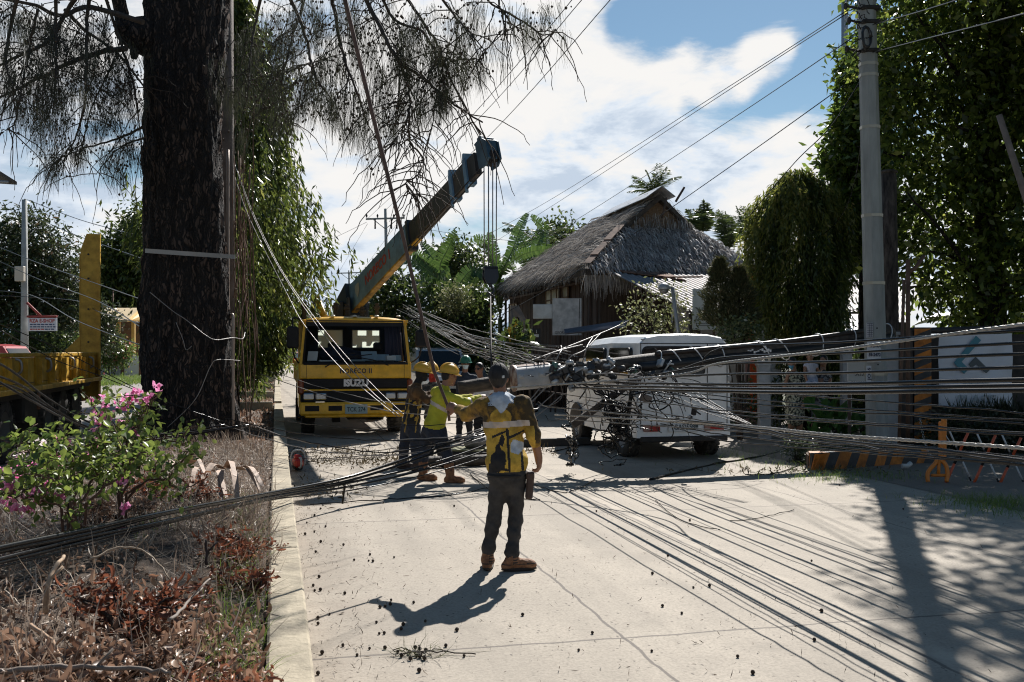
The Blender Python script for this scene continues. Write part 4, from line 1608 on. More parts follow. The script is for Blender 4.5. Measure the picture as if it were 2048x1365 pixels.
mb.build('curtain',M('curtain_purple',(0.05,0.042,0.07),.9),truck)
mb=MB()
rr=random.Random(2)
for x,y,w,d,h,tl in((-.86,.22,.20,.02,.22,.5),(.30,.30,.34,.02,.22,.5),(.55,.3,.3,.02,.16,.7),(-.55,.28,.36,.2,.03,0),(.72,.3,.2,.2,.1,.2),(.86,.28,.2,.03,.13,.3),(.05,.3,.3,.22,.04,0)):
 mb.box((x,y,1.53+h/2),(w,d,h),rr.randrange(2),(-tl,0,rr.uniform(-.3,.3)),ch=.004)
mb.build('papers',[M('paper_white',(0.75,0.78,0.80),.8),M('paper_blue',(0.35,0.48,0.58),.7)],truck)
mb=MB()
mb.ell((-.32,.62,1.66),(.40,.22,.19))
mb.ell((.0,.60,1.63),(.28,.18,.13))
mb.build('folded_jacket',M('navy_cloth',(0.02,0.028,0.055),.9,var=.4,vscale=9,bump=.6),truck)
# steps, chassis, axles
mb=MB()
for s in(-1,1):
 mb.box((s*1.05,.55,.52),(.16,.6,.30),ch=.03)
mb.box((0,3.6,.78),(.95,6.6,.26))
mb.box((0,.45,.62),(1.2,.5,.22))
mb.box((0,1.25,.48),(1.6,.16,.16),ch=.04)
mb.box((-.35,.95,.42),(.16,.3,.36))
mb.box((.1,1.0,.40),(.5,.34,.22),ch=.05)
mb.build('chassis',CHAS,truck)
for x in(-.93,.93):
 wheel(truck,(x,1.25,.47),.47,.27,M('rim_dark',(0.09,0.085,0.08),.6,.3),(1 if x>0 else-1,0,0))
for x in(-.86,.86):
 wheel(truck,(x,5.2,.47),.47,.46,M('rim_dark',(0.09,0.085,0.08)),(1 if x>0 else-1,0,0))
for s in(-1,1):
 mb=MB()
 mb.tube([(s*1.02+.55*0,1.25+.60*math.cos(a),.47+.60*math.sin(a)) for a in np.linspace(.2,PI-.2,12)],.05,6)
 mb.box((s*1.02,1.95,.5),(.30,.015,.42))
 mb.build('mudguard',BLK,truck)
 # deck behind the cab with low sides
mb=MB()
mb.box((0,5.2,1.06),(2.24,4.4,.10),0)
for s in(-1,1):
 mb.box((s*1.10,5.2,1.30),(.04,4.4,.42),0,ch=.01)
mb.box((0,7.38,1.30),(2.2,.04,.42),0)
mb.build('deck',TYD,truck)
# outrigger box, jack and the ram seen over the roof
mb=MB()
mb.box((0,2.35,.78),(2.2,.34,.30),ch=.02)
mb.box((0,2.75,1.25),(.75,.8,.75),0,ch=.04)
for s in(-1,1):
 mb.tube([(s*1.02,2.35,.25),(s*1.02,2.35,1.2)],.075,10)
mb.build('outrigger',TYD,truck)
mb=MB()
a,b2=TI@P(651,640,22.9),TI@P(632,596,22.9)
mb.tube([a+(a-b2)*1.1,b2],.085,16)
jack=mb.build('hydraulic_ram',TY,truck)
mb=MB()
mb.tube([b2+(b2-a)*.012,b2+(b2-a)*.075],.10,16)
mb.build('ram_cap',M('ram_cap_grey',(0.5,0.52,0.54),.4,.3),jack)
mb=MB()
for x,h in((-.98,.22),(.62,.2),(-.05,.18),(-.30,.2),(.30,.12)):
 mb.box((x,2.0,2.42+h/2),(.09,.09,h+.4),ch=.01)
 mb.box((x,2.0,2.52+h),(.14,.12,.07),ch=.01)
mb.box((0,2.0,2.35),(2.0,.07,.07))
for s in(-1,1):
 mb.box((s*.95,2.0,1.7),(.07,.07,1.4))
mb.build('headboard_rack',CHAS,truck)
# yellow uprights seen through the back windows
mb=MB()
mb.box((.52,2.2,1.9),(.08,.08,1.3))
mb.box((-.55,2.3,1.9),(.16,.1,1.3),0,(0,.15,0))
mb.build('upright',TY,truck)
# the boom: pivot tower, blue outer section, dark inner sections, head
tip=P(978,303,17.4)
base=P(708,598,24.3)
TWR=base+Vector((.05,.1,-.10))
mb=MB()
lb=TI@TWR
mb.tube([(lb.x,lb.y,1.2),(lb.x,lb.y,1.75)],.42,20)
mb.box((lb.x-.22,lb.y,2.3),(.08,.8,1.5),0,ch=.02)
mb.box((lb.x+.22,lb.y,2.3),(.08,.8,1.5),0,ch=.02)
mb.box((lb.x,lb.y+.2,2.0),(.36,.4,.8),0)
mb.tube([(lb.x-.3,lb.y,2.86),(lb.x+.3,lb.y,2.86)],.09,12)
mb.box((lb.x-.42,lb.y+.1,2.75),(.22,.5,.42),0,ch=.03)
mb.build('crane_tower',M('tower_dark',(0.028,0.032,0.036),.5,.2,var=.3,vscale=4),truck)
D_=(tip-base)
bl=D_.length
bd=D_.normalized()
sx=bd.cross(Vector((0,0,1))).normalized()
uz=sx.cross(bd).normalized()
def boom_pt(t,x,z):
 return TI@(base+bd*t+sx*x+uz*z)
def boom_section(t0,t1,w0,h0,w1,h1,mi_side,mi_bot,mb,zoff0=0,zoff1=0):
 """six-sided box section, narrower along its belly"""
 ring=[]
 for t,w,h,zo in((t0,w0,h0,zoff0),(t1,w1,h1,zoff1)):
  ring.append([boom_pt(t,x,z+zo) for x,z in((-w/2,h/2),(w/2,h/2),(w/2,-h*.45),(w*.40,-h/2),(-w*.40,-h/2),(-w/2,-h*.45))])
 v=ring[0]+ring[1]
 for i in range(6):
  j=(i+1)%6
  mb.add([v[i],v[j],v[6+j],v[6+i]],[(0,1,2,3)],mi_bot if i in(2,3,4) else mi_side)
 mb.add(ring[0],[tuple(range(6))[::-1]],mi_side)
 mb.add(ring[1],[tuple(range(6))],mi_side)
BOOMY=M('boom_yellow',(0.20,0.13,0.03),.5,var=.55,vscale=5,col2=(0.46,0.31,0.06),stretch=(1,1,.5))
mb=MB()
boom_section(-.35,bl*.505,.17,.70,.16,.60,0,1,mb)
boom=mb.build('boom',[STEELB,BOOMY],truck)
mb=MB()
boom_section(bl*.505-.02,bl*.505+.10,.21,.66,.21,.66,0,1,mb)
mb.build('collar',[M('collar_dark',(0.03,0.04,0.05),.5,.2),CHAS],boom)
mb=MB()
boom_section(-.9,-.05,.36,.50,.36,.82,0,0,mb)
mb.build('boom_foot',M('collar_dark',(0.03,0.04,0.05)),boom)
mb=MB()
boom_section(bl*.505+.1,bl*.94,.13,.50,.12,.42,0,0,mb)
inner=mb.build('inner_boom',[STEELD,BOOMY],truck)
mb=MB()
boom_section(bl*.505+.1,bl*.505+.5,.14,.38,.135,.42,0,1,mb,-.065,-.04)
mb.build('exposed_slide',[STEELD,TYD],inner)
for t in(.80,.885):
 mb=MB()
 boom_section(bl*t,bl*t+.12,.20,.52,.20,.52,0,0,mb)
 q=boom_pt(bl*t+.06,0,.30)
 mb.box(q,(.2,.12,.12),0)
 mb.tube([boom_pt(bl*t+.06,.1,-.25),boom_pt(bl*t+.06,.1,-.40)],.035,8)
 mb.build('boom_collar',STEELB,truck)
mb=MB()
mb.tube([boom_pt(bl*.80+.06,-.02,.31),boom_pt(bl*.885+.06,-.02,.31)],.012,5)
mb.tube([boom_pt(bl*.52,.15,-.29),boom_pt(bl*.985,.15,-.29)],.012,5)
mb.tube([boom_pt(bl*.50,.1,-.34),boom_pt(bl*.985,.1,-.34)],.012,5)
mb.build('hoist_rope',CHAS,truck)
# head with sheaves
mb=MB()
HB=M('head_blue',(0.04,0.095,0.14),.5,.1,var=.4,vscale=4,col2=(0.07,0.13,0.17))
ax=sx
for s in(-.10,.10):
 mb.slab([boom_pt(bl*.968,s,.24),boom_pt(bl*1.0,s,.25),boom_pt(bl*1.02,s,.12),boom_pt(bl*1.024,s,-.22),boom_pt(bl*1.006,s,-.30),boom_pt(bl*.974,s,-.26)],TI.to_3x3()@(sx*(.03 if s>0 else-.03)))
mb.box(boom_pt(bl*1.010,0,-.02),(.20,.10,.36),0,TI.to_3x3()@Matrix((sx,bd,uz)).transposed(),ch=.01)
mb.box(boom_pt(bl*.982,0,.25),(.26,.30,.04),0,TI.to_3x3()@Matrix((sx,bd,uz)).transposed(),ch=.01)
mb.box(boom_pt(bl*.985,.06,.29),(.12,.12,.07),0,TI.to_3x3()@Matrix((sx,bd,uz)).transposed(),ch=.01)
head=mb.build('boom_head',HB,truck)
for s in(-.06,.0,.06):
 mb=MB()
 mb.lathe(boom_pt(bl*1.0,s,-.12),[(.03,-.02),(.16,-.025),(.13,0),(.16,.025),(.03,.02)],TI.to_3x3()@sx,20)
 mb.build('sheave',CHAS,head)
 # the falls of rope, the hook block and its sling
hbk=P(981,551,17.0)
for px,py in((968,340),(977,336),(985.5,333),(993,331)):
 mb=MB()
 a=P(px,py-6,17.0)
 mb.tube([TI@a,TI@Vector((hbk.x+(a.x-hbk.x)*.95,hbk.y,hbk.z+.1))],.011,6)
 mb.build('hoist_cable',M('wire_rope',(0.22,0.22,0.22),.4,.4),truck)
mb=MB()
l=TI@hbk
for s in(-.07,.07):
 mb.slab([(l.x-.11,l.y+s,l.z+.15),(l.x-.13,l.y+s,l.z-.04),(l.x-.08,l.y+s,l.z-.14),(l.x+.08,l.y+s,l.z-.14),(l.x+.13,l.y+s,l.z-.04),(l.x+.11,l.y+s,l.z+.15)],(0,.02,0))
mb.lathe((l.x,l.y+.0,l.z),[(.02,-.05),(.12,-.05),(.10,0),(.12,.05),(.02,.05)],(0,1,0),24)
mb.box((l.x,l.y+.01,l.z+.12),(.24,.16,.06),ch=.01)
mb.tube([(l.x,l.y,l.z-.1),(l.x,l.y,l.z-.2)],.03,8)
pts=[(l.x+.055*math.sin(a)-.0,l.y,l.z-.26+.055*math.cos(a)) for a in np.linspace(0,4.4,14)]
mb.tube(pts,[.02]*10+[.018,.016,.013,.009],8)
mb.build('hook_block',M('hook_blue_black',(0.018,0.025,0.04),.4,.3),truck)
mb=MB()
mb.tube([TI@(hbk-Vector((0,0,.3))),TI@P(982,690,15.0),TI@P(983,762,14.45)],.012,6)
mb.build('sling',CHAS,truck)
ctr=base+bd*(bl*.22)-uz*.02+sx*.215
text('NORECO 1',.32,M('boom_red',(0.42,0.06,0.035),.5),TI@frame(base+bd*(bl*.26)+sx*.09+uz*.03,bd,uz),boom,width=1.75,bold=.006)
mb=MB()
q=base+bd*.42+sx*.092
mb.slab([TI@(q+bd*a+uz*b2) for a,b2 in((0,.16),(.16,.18),(.32,.16),(.30,-.02),(.16,-.16),(.02,-.02))],TI.to_3x3()@(sx*.006))
mb.build('shield_emblem',M('emblem_grey',(0.34,0.36,0.34),.5),boom)
# ------------------------------------------------------------------ the white van
vb=P(1273,702,15.8)
vo=Vector((vb.x,vb.y,0))+Vector((RC,RS,0))*.81
van=thing('white_van',vo,'white boxy passenger van seen from behind, draped in fallen cables','van',None,RA)
VI=world_of(van).inverted()
VW=M('van_white',(0.72,0.745,0.76),.38,coat=.3,var=.10,vscale=3.5,detail=10,stretch=(1,1,.5),lo=.25,hi=.55,bump=.03,bscale=2)
VG=M('van_grey_band',(0.36,0.37,0.38),.4)
mb=MB()
def van_ring(y,hw,zb,zt,rr_=.12):
 return[(-hw,y,zb),(-hw,y,zb+.75),(-hw+.035,y,zt-rr_-.28),(-hw+.06,y,zt-rr_),(-hw+.16,y,zt-.02),(-hw*.5,y,zt+.025),(0,y,zt+.035),(hw*.5,y,zt+.025),(hw-.16,y,zt-.02),(hw-.06,y,zt-rr_),(hw-.035,y,zt-rr_-.28),(hw,y,zb+.75),(hw,y,zb)]
rings=[van_ring(0.0,.80,.36,1.97),van_ring(.04,.81,.36,1.99),van_ring(1.4,.81,.36,2.0),van_ring(2.75,.80,.36,1.96),van_ring(2.85,.79,.36,1.92)]
m_=len(rings[0])
vs=[p for r_ in rings for p in r_]
fs=[]
for j in range(len(rings)-1):
 for i in range(m_-1):
  fs.append((j*m_+i,j*m_+i+1,(j+1)*m_+i+1,(j+1)*m_+i))
mb.add(vs,fs,0,False)
mb.add(rings[0],[tuple(range(m_))],0)
mb.add(rings[-1],[tuple(range(m_))[::-1]],0)
# cab at the front: lower roof, sloping screen, short nose
prof=[(2.85,1.62),(3.15,1.60),(3.62,1.12),(3.95,1.02),(4.0,.85),(4.0,.38),(2.85,.38)]
mb.slab([(-.78,y,z) for y,z in prof],(1.56,0,0))
body=mb.build('body',VW,van)
mb=MB()
mb.box((0,.02,1.93),(1.45,.03,.018),1)
mb.build('roof_rib',[VW,VG],body)
def van_panel(name,pts,mat,off,ch=None):
 mb=MB()
 mb.slab(pts,off)
 return mb.build(name,mat,van)
VGL=M('van_glass',(0.012,0.014,0.014),.06)
VSEAL=M('van_seal',(0.015,0.015,0.015),.6)
def rounded(x0,x1,z0,z1,r,n=4):
 out=[]
 for cx,cz,a0 in((x1-r,z1-r,0),(x0+r,z1-r,PI/2),(x0+r,z0+r,PI),(x1-r,z0+r,1.5*PI)):
  for k in range(n+1):
   a=a0+k*PI/2/n
   out.append((cx+r*math.cos(a),cz+r*math.sin(a)))
 return out
for nm,mt,d,g in(('rear_window_seal',VSEAL,-.006,.025),('rear_window',VGL,-.012,0)):
 van_panel(nm,[(x,0,z) for x,z in rounded(-.70-g,.34+g,1.36-g,1.80+g,.10)],mt,(0,d,0))
for a,b2 in((.32,1.30),(1.62,2.6)):
 for nm,mt,d,g in(('side_window_seal',VSEAL,-.05,.03),('side_window',VGL,-.056,0)):
  van_panel(nm,[(-.765,y,z) for y,z in rounded(a-g,b2+g,1.37-g,1.77+g,.08)],mt,(d,0,0))
 van_panel('side_window',[(.765,y,z) for y,z in rounded(a,b2,1.37,1.77,.08)],VGL,(.056,0,0))
 # rear door seam, hinges, handle, lower band, bumper
mb=MB()
for x in(-.74,.40,.745):
 mb.box((x,-.003,1.18),(.012,.008,1.36))
mb.box((0,-.003,.56),(1.5,.008,.012))
mb.box((0,-.003,1.865),(1.5,.008,.012))
mb.build('door_seam',VSEAL,body)
mb=MB()
mb.box((.46,-.03,1.12),(.05,.05,.16),ch=.01)
mb.build('door_handle',VG,body)
for z in(.8,1.3,1.7):
 mb=MB()
 mb.box((.78,-.012,z),(.07,.03,.08),ch=.008)
 mb.build('hinge',VG,body)
mb=MB()
mb.box((0,.0,.335),(1.5,.06,.09),0,ch=.015)
mb.build('bumper',CHAS,van)
for s,x0_,x1_ in((-1,-.70,-.42),(1,.34,.68)):
 mb=MB()
 mb.box(((x0_+x1_)/2,-.018,.515),(x1_-x0_,.04,.105),0,ch=.01)
 mb.box((x0_+.05,-.022,.515),(.10,.04,.10),1,ch=.006)
 mb.build('tail_light',[REDL,M('amber_smoke',(0.30,0.16,0.13),.3)],van)
mb=MB()
mb.box((-.02,-.025,.535),(.52,.02,.17),ch=.006)
pl=mb.build('number_plate',M('plate_white',(0.60,0.62,0.63),.4),van)
text('GAS 558',.115,M('plate_ink',(0.03,0.05,0.06)),frame((-.01,-.037,.525),(1,0,0),(0,0,1)),pl,width=.36,bold=.003)
for x,z,w,h in((-.225,.57,.035,.03),(.20,.55,.05,.07),(0,.60,.12,.014)):
 mb=MB()
 mb.box((x,-.036,z),(w,.004,h))
 mb.build('plate_emblem',M('plate_ink',(0.03,0.05,0.06)),pl)
mb=MB()
for x in(-.12,.1):
 mb.lathe((x,-.02,.68),[(0,.02),(.03,.02),(.035,0),(.03,-.02)],(0,-1,0),12)
mb.build('plate_lamp',VSEAL,van)
# grey lower side, wheel arches, underside
mb=MB()
mb.box((-.818,1.5,.62),(.012,2.6,.10),0)
mb.box((.818,1.5,.62),(.012,2.6,.10),0)
mb.build('side_trim',VG,body)
mb=MB()
for y in(.72,3.25):
 for s in(-1,1):
  mb.slab([(s*.812,y+.43*math.cos(a),.33+.43*math.sin(a)) for a in np.linspace(0.06,PI-.06,16)],(s*.008,0,0))
mb.box((0,1.9,.36),(1.3,3.6,.12))
mb.box((0,.72,.32),(1.3,.10,.10))
mb.tube([(.55,-.05,.28),(.5,.6,.30)],.035,8)
mb.build('underbody',CHAS,van)
for y in(.72,3.25):
 for s in(-1,1):
  wheel(van,(s*.70,y,.33),.33,.22,M('rim_silver',(0.34,0.34,0.34),.4,.5),(s,0,0))
mb=MB()
mb.box((-.785,3.06,1.36),(.02,.5,.36),0)
mb.box((.785,3.06,1.36),(.02,.5,.36),0)
mb.slab([(-.70,3.19,1.58),(.70,3.19,1.58),(.70,3.59,1.16),(-.70,3.59,1.16)],(0,.02,.02))
mb.build('cab_window',VGL,van)
mb=MB()
mb.box((-.90,3.35,1.15),(.16,.06,.16),ch=.02)
mb.tube([(-.78,3.35,1.05),(-.9,3.35,1.12)],.015,6)
mb.build('wing_mirror',VSEAL,van)
mb=MB()
mb.box((-.1,.12,1.62),(.28,.02,.16))
mb.build('window_sticker',M('sticker_tan',(0.3,0.2,0.14),.7),van)
# ------------------------------------------------------------------ yellow low loader on the opposite road
lo=thing('low_loader_trailer',R(-5.25,24.4,0),'yellow low loader trailer with a tall end post parked on the opposite road','trailer',None,RA)
# local: x across (right edge +1.25), y along the road (0 at its far end, negative towards the camera)
mb=MB()
XR=1.25
mb.box((XR-.05,-5.2,1.68),(.14,10.4,.07),0,ch=.01)
mb.box((XR-.02,-5.2,1.43),(.04,10.4,.42),0)
mb.box((XR+.05,-5.2,1.12),(.16,10.4,.08),0,ch=.01)
mb.box((XR-.10,-5.2,1.18),(.2,10.4,.05),0)
mb.box((0,-5.2,1.16),(2.4,10.4,.12),1)
mb.box((-XR,-5.2,1.4),(.12,10.4,.55),0)
mb.build('deck',[TYD,CHAS],lo)
for k in range(11):
 y=-.9-k*1.0
 mb=MB()
 mb.slab([(XR,y-.16,1.64),(XR,y+.16,1.64),(XR,y+.10,1.16),(XR,y-.10,1.16)],(.035,0,0))
 mb.box((XR+.05,y,1.40),(.10,.045,.44),0)
 mb.build('stake_bracket',TYD,lo)
for k in range(5):
 y=-1.2-k*2.1
 mb=MB()
 q=[(XR+.04,y,1.62),(XR+.12,y+.02,1.58),(XR+.13,y+.03,1.44),(XR+.06,y+.05,1.38)]
 mb.tube(wobble(q,0,4),.022,6)
 mb.build('lashing_hook',M('lashing_steel',(0.3,0.3,0.3),.4,.5),lo)
 # tall end post with a shouldered top
mb=MB()
mb.slab([(XR-.33,-.06,.62),(XR+.06,-.06,.62),(XR+.06,-.06,4.42),(XR-.20,-.06,4.42),(XR-.33,-.06,4.05)],(0,.10,0),0)
mb.slab([(XR+.06,-.18,.70),(XR+.06,.04,.62),(XR+.06,.04,4.42),(XR+.06,-.06,4.42),(XR+.06,-.08,4.0),(XR+.06,-.11,1.7)],(.03,0,0),0)
mb.slab([(XR-.33,-.07,1.6),(XR-.33,-.07,3.95),(XR-.33,.05,3.95),(XR-.33,.05,1.6)],(-.02,0,0),0)
for z in(1.95,2.7,3.4,3.95):
 mb.tube([(XR-.16,-.062,z),(XR-.16,-.085,z)],.022,8,1)
mb.slab([(XR-.9,-.06,.62),(XR-.33,-.06,.62),(XR-.33,-.06,2.1),(XR-.9,-.06,1.5)],(0,.10,0),0)
mb.build('end_post',[TYD,CHAS],lo)
mb=MB()
mb.slab([(-XR+.9,-.06,.62),(-XR-.05,-.06,.62),(-XR-.05,-.06,1.7),(-XR+.9,-.06,1.5)],(0,.1,0),0)
mb.box((0,-.02,.95),(2.3,.12,.6),0)
mb.build('end_plate',TYD,lo)
mb=MB()
for x in(-.55,.55):
 mb.box((x,-4.8,.92),(.16,9.4,.4))
for y in(-2.0,-3.3,-4.6,-7.6):
 mb.tube([(-1.1,y,.52),(1.1,y,.52)],.08,8)
mb.box((.95,-6.0,.8),(.5,1.0,.5),ch=.04)
mb.slab([(XR-.02,-.4,1.12),(XR-.02,-8.9,1.12),(XR-.02,-8.9,.98),(XR-.02,-.9,.98)],(.02,0,0))
mb.build('chassis',CHAS,lo)
for y in(-2.0,-3.3,-4.6,-7.6):
 for s in(-1,1):
  wheel(lo,(s*.95,y,.52),.52,.50,M('rim_dusty',(0.16,0.15,0.135),.7,.2),(s,0,0))
mb=MB()
mb.tube([(XR+.06,-6.0,1.1),(XR+.06,-6.0,.75)],.03,6)
mb.build('marker_peg',RUST,lo)
# ------------------------------------------------------------------ parked and distant vehicles
def small_car(name,loc,rz,paint,label,cat,L=4.2,W=1.65,H=1.75,hood=.95,group=None):
 t=thing(name,loc,label,cat,group,rz)
 # local -y is the front
 mb=MB()
 pr=[(-L/2,.35),(-L/2,.85),(-L/2+.12,hood-.04),(-L/2+1.05,hood+.05),(-L/2+1.62,H-.06),(-L/2+2.0,H),(L/2-.35,H-.02),(L/2-.05,hood+.1),(L/2,.8),(L/2,.35)]
 n=len(pr)
 for s in(-1,1):
  mb.add([(s*(W/2-(.13 if z>hood+.2 else(.04 if z<.5 else 0))),y,z) for y,z in pr],[tuple(range(n)) if s<0 else tuple(range(n))[::-1]])
 for i in range(n):
  j=(i+1)%n
  hw=[W/2-(.13 if z>hood+.2 else(.04 if z<.5 else 0)) for z in(pr[i][1],pr[j][1])]
  mb.add([(-hw[0],*pr[i]),(hw[0],*pr[i]),(hw[1],*pr[j]),(-hw[1],*pr[j])],[(0,1,2,3)],0,True)
 mb.build('body',paint,t)
 gl=M('van_glass',(0.012,0.014,0.014))
 mb=MB()
 a,b2=Vector((0,pr[3][0],pr[3][1])),Vector((0,pr[4][0],pr[4][1]))
 q0,q1=a.lerp(b2,.08),a.lerp(b2,.92)
 mb.slab([(-W/2+.12,q0.y,q0.z),(W/2-.12,q0.y,q0.z),(W/2-.2,q1.y,q1.z),(-W/2+.2,q1.y,q1.z)],(0,-.012,.010))
 mb.build('windscreen',gl,t)
 for s in(-1,1):
  for y0_,y1_ in((-L/2+1.6,-L/2+2.55),(-L/2+2.65,L/2-.45)):
   mb=MB()
   x=s*(W/2-.075)
   mb.slab([(x,y0_,hood+.15),(x,y1_,hood+.15),(s*(W/2-.125),y1_-.1,H-.13),(s*(W/2-.125),y0_+.25,H-.13)],(s*.02,0,0))
   mb.build('side_window',gl,t)
 for s in(-1,1):
  mb=MB()
  mb.box((s*(W/2-.24),-L/2-.005,.78),(.34,.04,.16),ch=.012)
  mb.build('headlight',LAMPG,t)
 mb=MB()
 mb.box((0,-L/2-.008,.76),(.85,.03,.16),ch=.01)
 mb.box((0,-L/2-.02,.48),(W-.1,.1,.22),ch=.03)
 mb.build('grille',BLK,t)
 for y in(-L/2+.8,L/2-.8):
  for s in(-1,1):
   wheel(t,(s*(W/2-.1),y,.33),.33,.2,M('rim_silver',(0.34,0.34,0.34)),(s,0,0))
 return t
SILV=M('car_silver',(0.42,0.44,0.45),.3,.4,coat=.4)
c=P(862,702,30.5)
small_car('parked_car',(c.x,c.y+2,0),RA,SILV,'silver parked car half hidden behind the crane truck cab','car',4.4,1.7,1.85,1.0)
c=P(905,702,31.5)
small_car('parked_car',(c.x,c.y+2,0),RA,M('car_grey',(0.20,0.21,0.215),.3,.4,coat=.4),'grey parked car with a rounded bonnet behind the green helmeted worker','car',4.2,1.65,1.5,.95)
c=P(15,700,27)
t=small_car('parked_car',(c.x-.3,c.y,0),RA+1.4,M('car_red',(0.40,0.02,0.015),.35,coat=.3),'red parked vehicle with its roof showing above the yellow trailer','car',4.2,1.7,1.93,1.0)
for px,D,lab,mt in((565,128,'dark car far down the road left of the tricycle',M('car_dark',(0.03,0.03,0.034),.3,.2)),(590,122,'dark van far down the road beside the truck mirror',M('car_dark',(0.03,0.03,0.034)))):
 c=P(px,702,D)
 small_car('distant_car',(c.x,c.y,0),RA,mt,lab,'car',4.2,1.7,1.75,1.0,'cars far down the road')
 # motor tricycle
c=P(579,702,104)
t=thing('motor_tricycle',(c.x,c.y,0),'small red motor tricycle with a rider far down the road','tricycle',None,RA)
mb=MB()
mb.slab([(-.1,.9,.5),(-.1,-.5,.45),(-.1,-.8,.9),(-.1,-.45,1.55),(-.1,.9,1.65)],(1.15,0,0))
mb.build('sidecar',M('car_red',(0.40,0.02,0.015)),t)
mb=MB()
mb.slab([(0,-.72,1.0),(.95,-.72,1.0),(.95,-.5,1.45),(0,-.5,1.45)],(0,-.03,.02))
mb.build('windscreen',LAMPG,t)
mb=MB()
mb.tube([(-.5,-.7,.35),(-.5,-.45,.95),(-.5,.2,.75),(-.5,.7,.4)],.09,6)
mb.tube([(-.85,-.4,1.0),(-.15,-.4,1.0)],.03,6)
mb.build('motorcycle',BLK,t)
for q in((-.5,-.75,.3),(-.5,.65,.3),(.95,.1,.3)):
 wheel(t,q,.3,.12,M('rim_silver',(0.34,0.34,0.34)))
 # ================================================================== POLES
 # the standing concrete pole with its flyers
ub=P(1756,702,16.2)
up_=thing('utility_pole',(ub.x,ub.y,0),'tall grey concrete utility pole standing at the right of the road','utility pole')
ut=P(1723,-420,16.2)
mb=MB()
def oct_ring(c,r):
 return[Vector((c[0]+r*x,c[1]+r*y,c[2])) for x,y in((-1,-.45),(-.45,-1),(.45,-1),(1,-.45),(1,.45),(.45,1),(-.45,1),(-1,.45))]
vs,fs=[],[]
for k in range(9):
 t=k/8
 q=Vector((ub.x,ub.y,0)).lerp(ut,t)
 vs+=oct_ring(q,.165-.055*t)
for k in range(8):
 for i in range(8):
  j=(i+1)%8
  fs.append((k*8+i,k*8+j,(k+1)*8+j,(k+1)*8+i))
fs.append(tuple(range(64,72)))
mb.add(vs,fs)
pole_shaft=mb.build('shaft',M('grey_pole_concrete',(0.255,0.27,0.26),.75,var=.22,vscale=2.2,stretch=(2,2,.5),bump=.25),up_,world=True)
mb=MB()
for py in(130,152,256,432,567,748):
 t=(917-py)/1337
 q=Vector((ub.x,ub.y,0)).lerp(ut,t)
 r=.175-.055*t
 ring=oct_ring(q,r)
 lo_,hi_=[p+Vector((0,0,-.025)) for p in ring],[p+Vector((0,0,.025)) for p in ring]
 mb.add(lo_+hi_,[(i,(i+1)%8,8+(i+1)%8,8+i) for i in range(8)],0)
mb.build('steel_strap',M('strap_steel',(0.36,0.34,0.28),.4,.5),up_,world=True)
mb=MB()
for k in range(11):
 t=.12+k*.075
 q=Vector((ub.x,ub.y,0)).lerp(ut,t*.72)
 mb.tube([q+Vector((-.02,-.17+.055*t,0)),q+Vector((-.02,-.155+.055*t,0))],.014,8)
mb.build('bolt_hole',BLK,up_,world=True)
# coil of spare cable and clamps near its top
mb=MB()
cc=P(1730,78,16.0)
rr=random.Random(8)
for k in range(7):
 rx,rz=.055+rr.uniform(0,.025),.15+rr.uniform(0,.05)
 pts=[cc+Vector((rx*math.cos(a)+rr.gauss(0,.003),-.03-.012*k+.02*math.sin(a),rz*math.sin(a))) for a in np.linspace(0,2*PI,20)]
 mb.tube(pts,.012,5)
mb.build('cable_coil',M('black_cable',(0.02,0.02,0.02),.35),up_,world=True)
mb=MB()
for py,l in((20,.22),(48,.16),(105,.2)):
 q=P(1737,py,16.2)
 mb.box(q,(.30,.30,.07),ch=.02)
 mb.tube([q+Vector((-.15,-.05,0)),q+Vector((-.15-l,-.05,.04))],.02,6)
 mb.ell(q+Vector((-.17-l,-.05,.04)),(.035,.035,.06))
for k in range(6):
 a=P(1722,15+k*22,16.05)
 mb.tube(wobble([a,a+Vector((-.06-.02*k,-.03,.12)),a+Vector((.02,-.06,.2)),a+Vector((.12,-.05,.05*k))],.01,4),.008,5)
mb.build('clamp',CHAS,up_,world=True)
def flyer(x0,x1,y0,y1,label,lines,mat,tilt=0,grid=False,D=16.0,vertical=False):
 c=P((x0+x1)/2,(y0+y1)/2,D)
 t=thing('paper_flyer',c,label,'flyer')
 k=D/F
 w,h=(x1-x0)*k,(y1-y0)*k
 mb=MB()
 n=6
 vs=[]
 for j in range(2):
  for i in range(n+1):
   u=i/n-.5
   vs.append((u*w,-.0+.10*(abs(u)**1.8)*1.0*min(1,w/.3),(j-.5)*h+tilt*u*w))
 fs=[(i,i+1,n+2+i,n+1+i) for i in range(n)]
 mb.add(vs,fs)
 mb.add([(a,b_+.004,c_) for a,b_,c_ in vs],[f[::-1] for f in fs])
 sh=mb.build('sheet',mat,t)
 for body,fx,fz,fw,size in lines:
  if vertical:
   text(body,size*k,INKN,frame((fx*w,-.012,fz*h),(0,0,1),(-1,0,0)),sh,width=fw*h,depth=.001,bold=.002)
  else:
   text(body,size*k,INKN,frame((fx*w,-.010,fz*h),(1,0,tilt),(0,0,1)),sh,width=fw*w,depth=.001,bold=.0035)
 if grid:
  mb=MB()
  for j in range(7):
   mb.box((0,-.008,(-.45+j*.15)*h),(w*.9,.002,.006))
  mb.box((-.1*w,-.008,0),(.006,.002,h*.9))
  mb.box((.2*w,-.008,0),(.006,.002,h*.9))
  mb.build('ruling',INKN,sh)
 return t
INKN=M('navy_ink',(0.02,0.025,0.05),.6)
PAPER=M('flyer_paper',(0.50,0.52,0.55),.8)
flyer(1735,1763,681,701,'white flyer reading HABWA on the concrete pole',[('HABWA',0,-.05,.86,10)],PAPER)
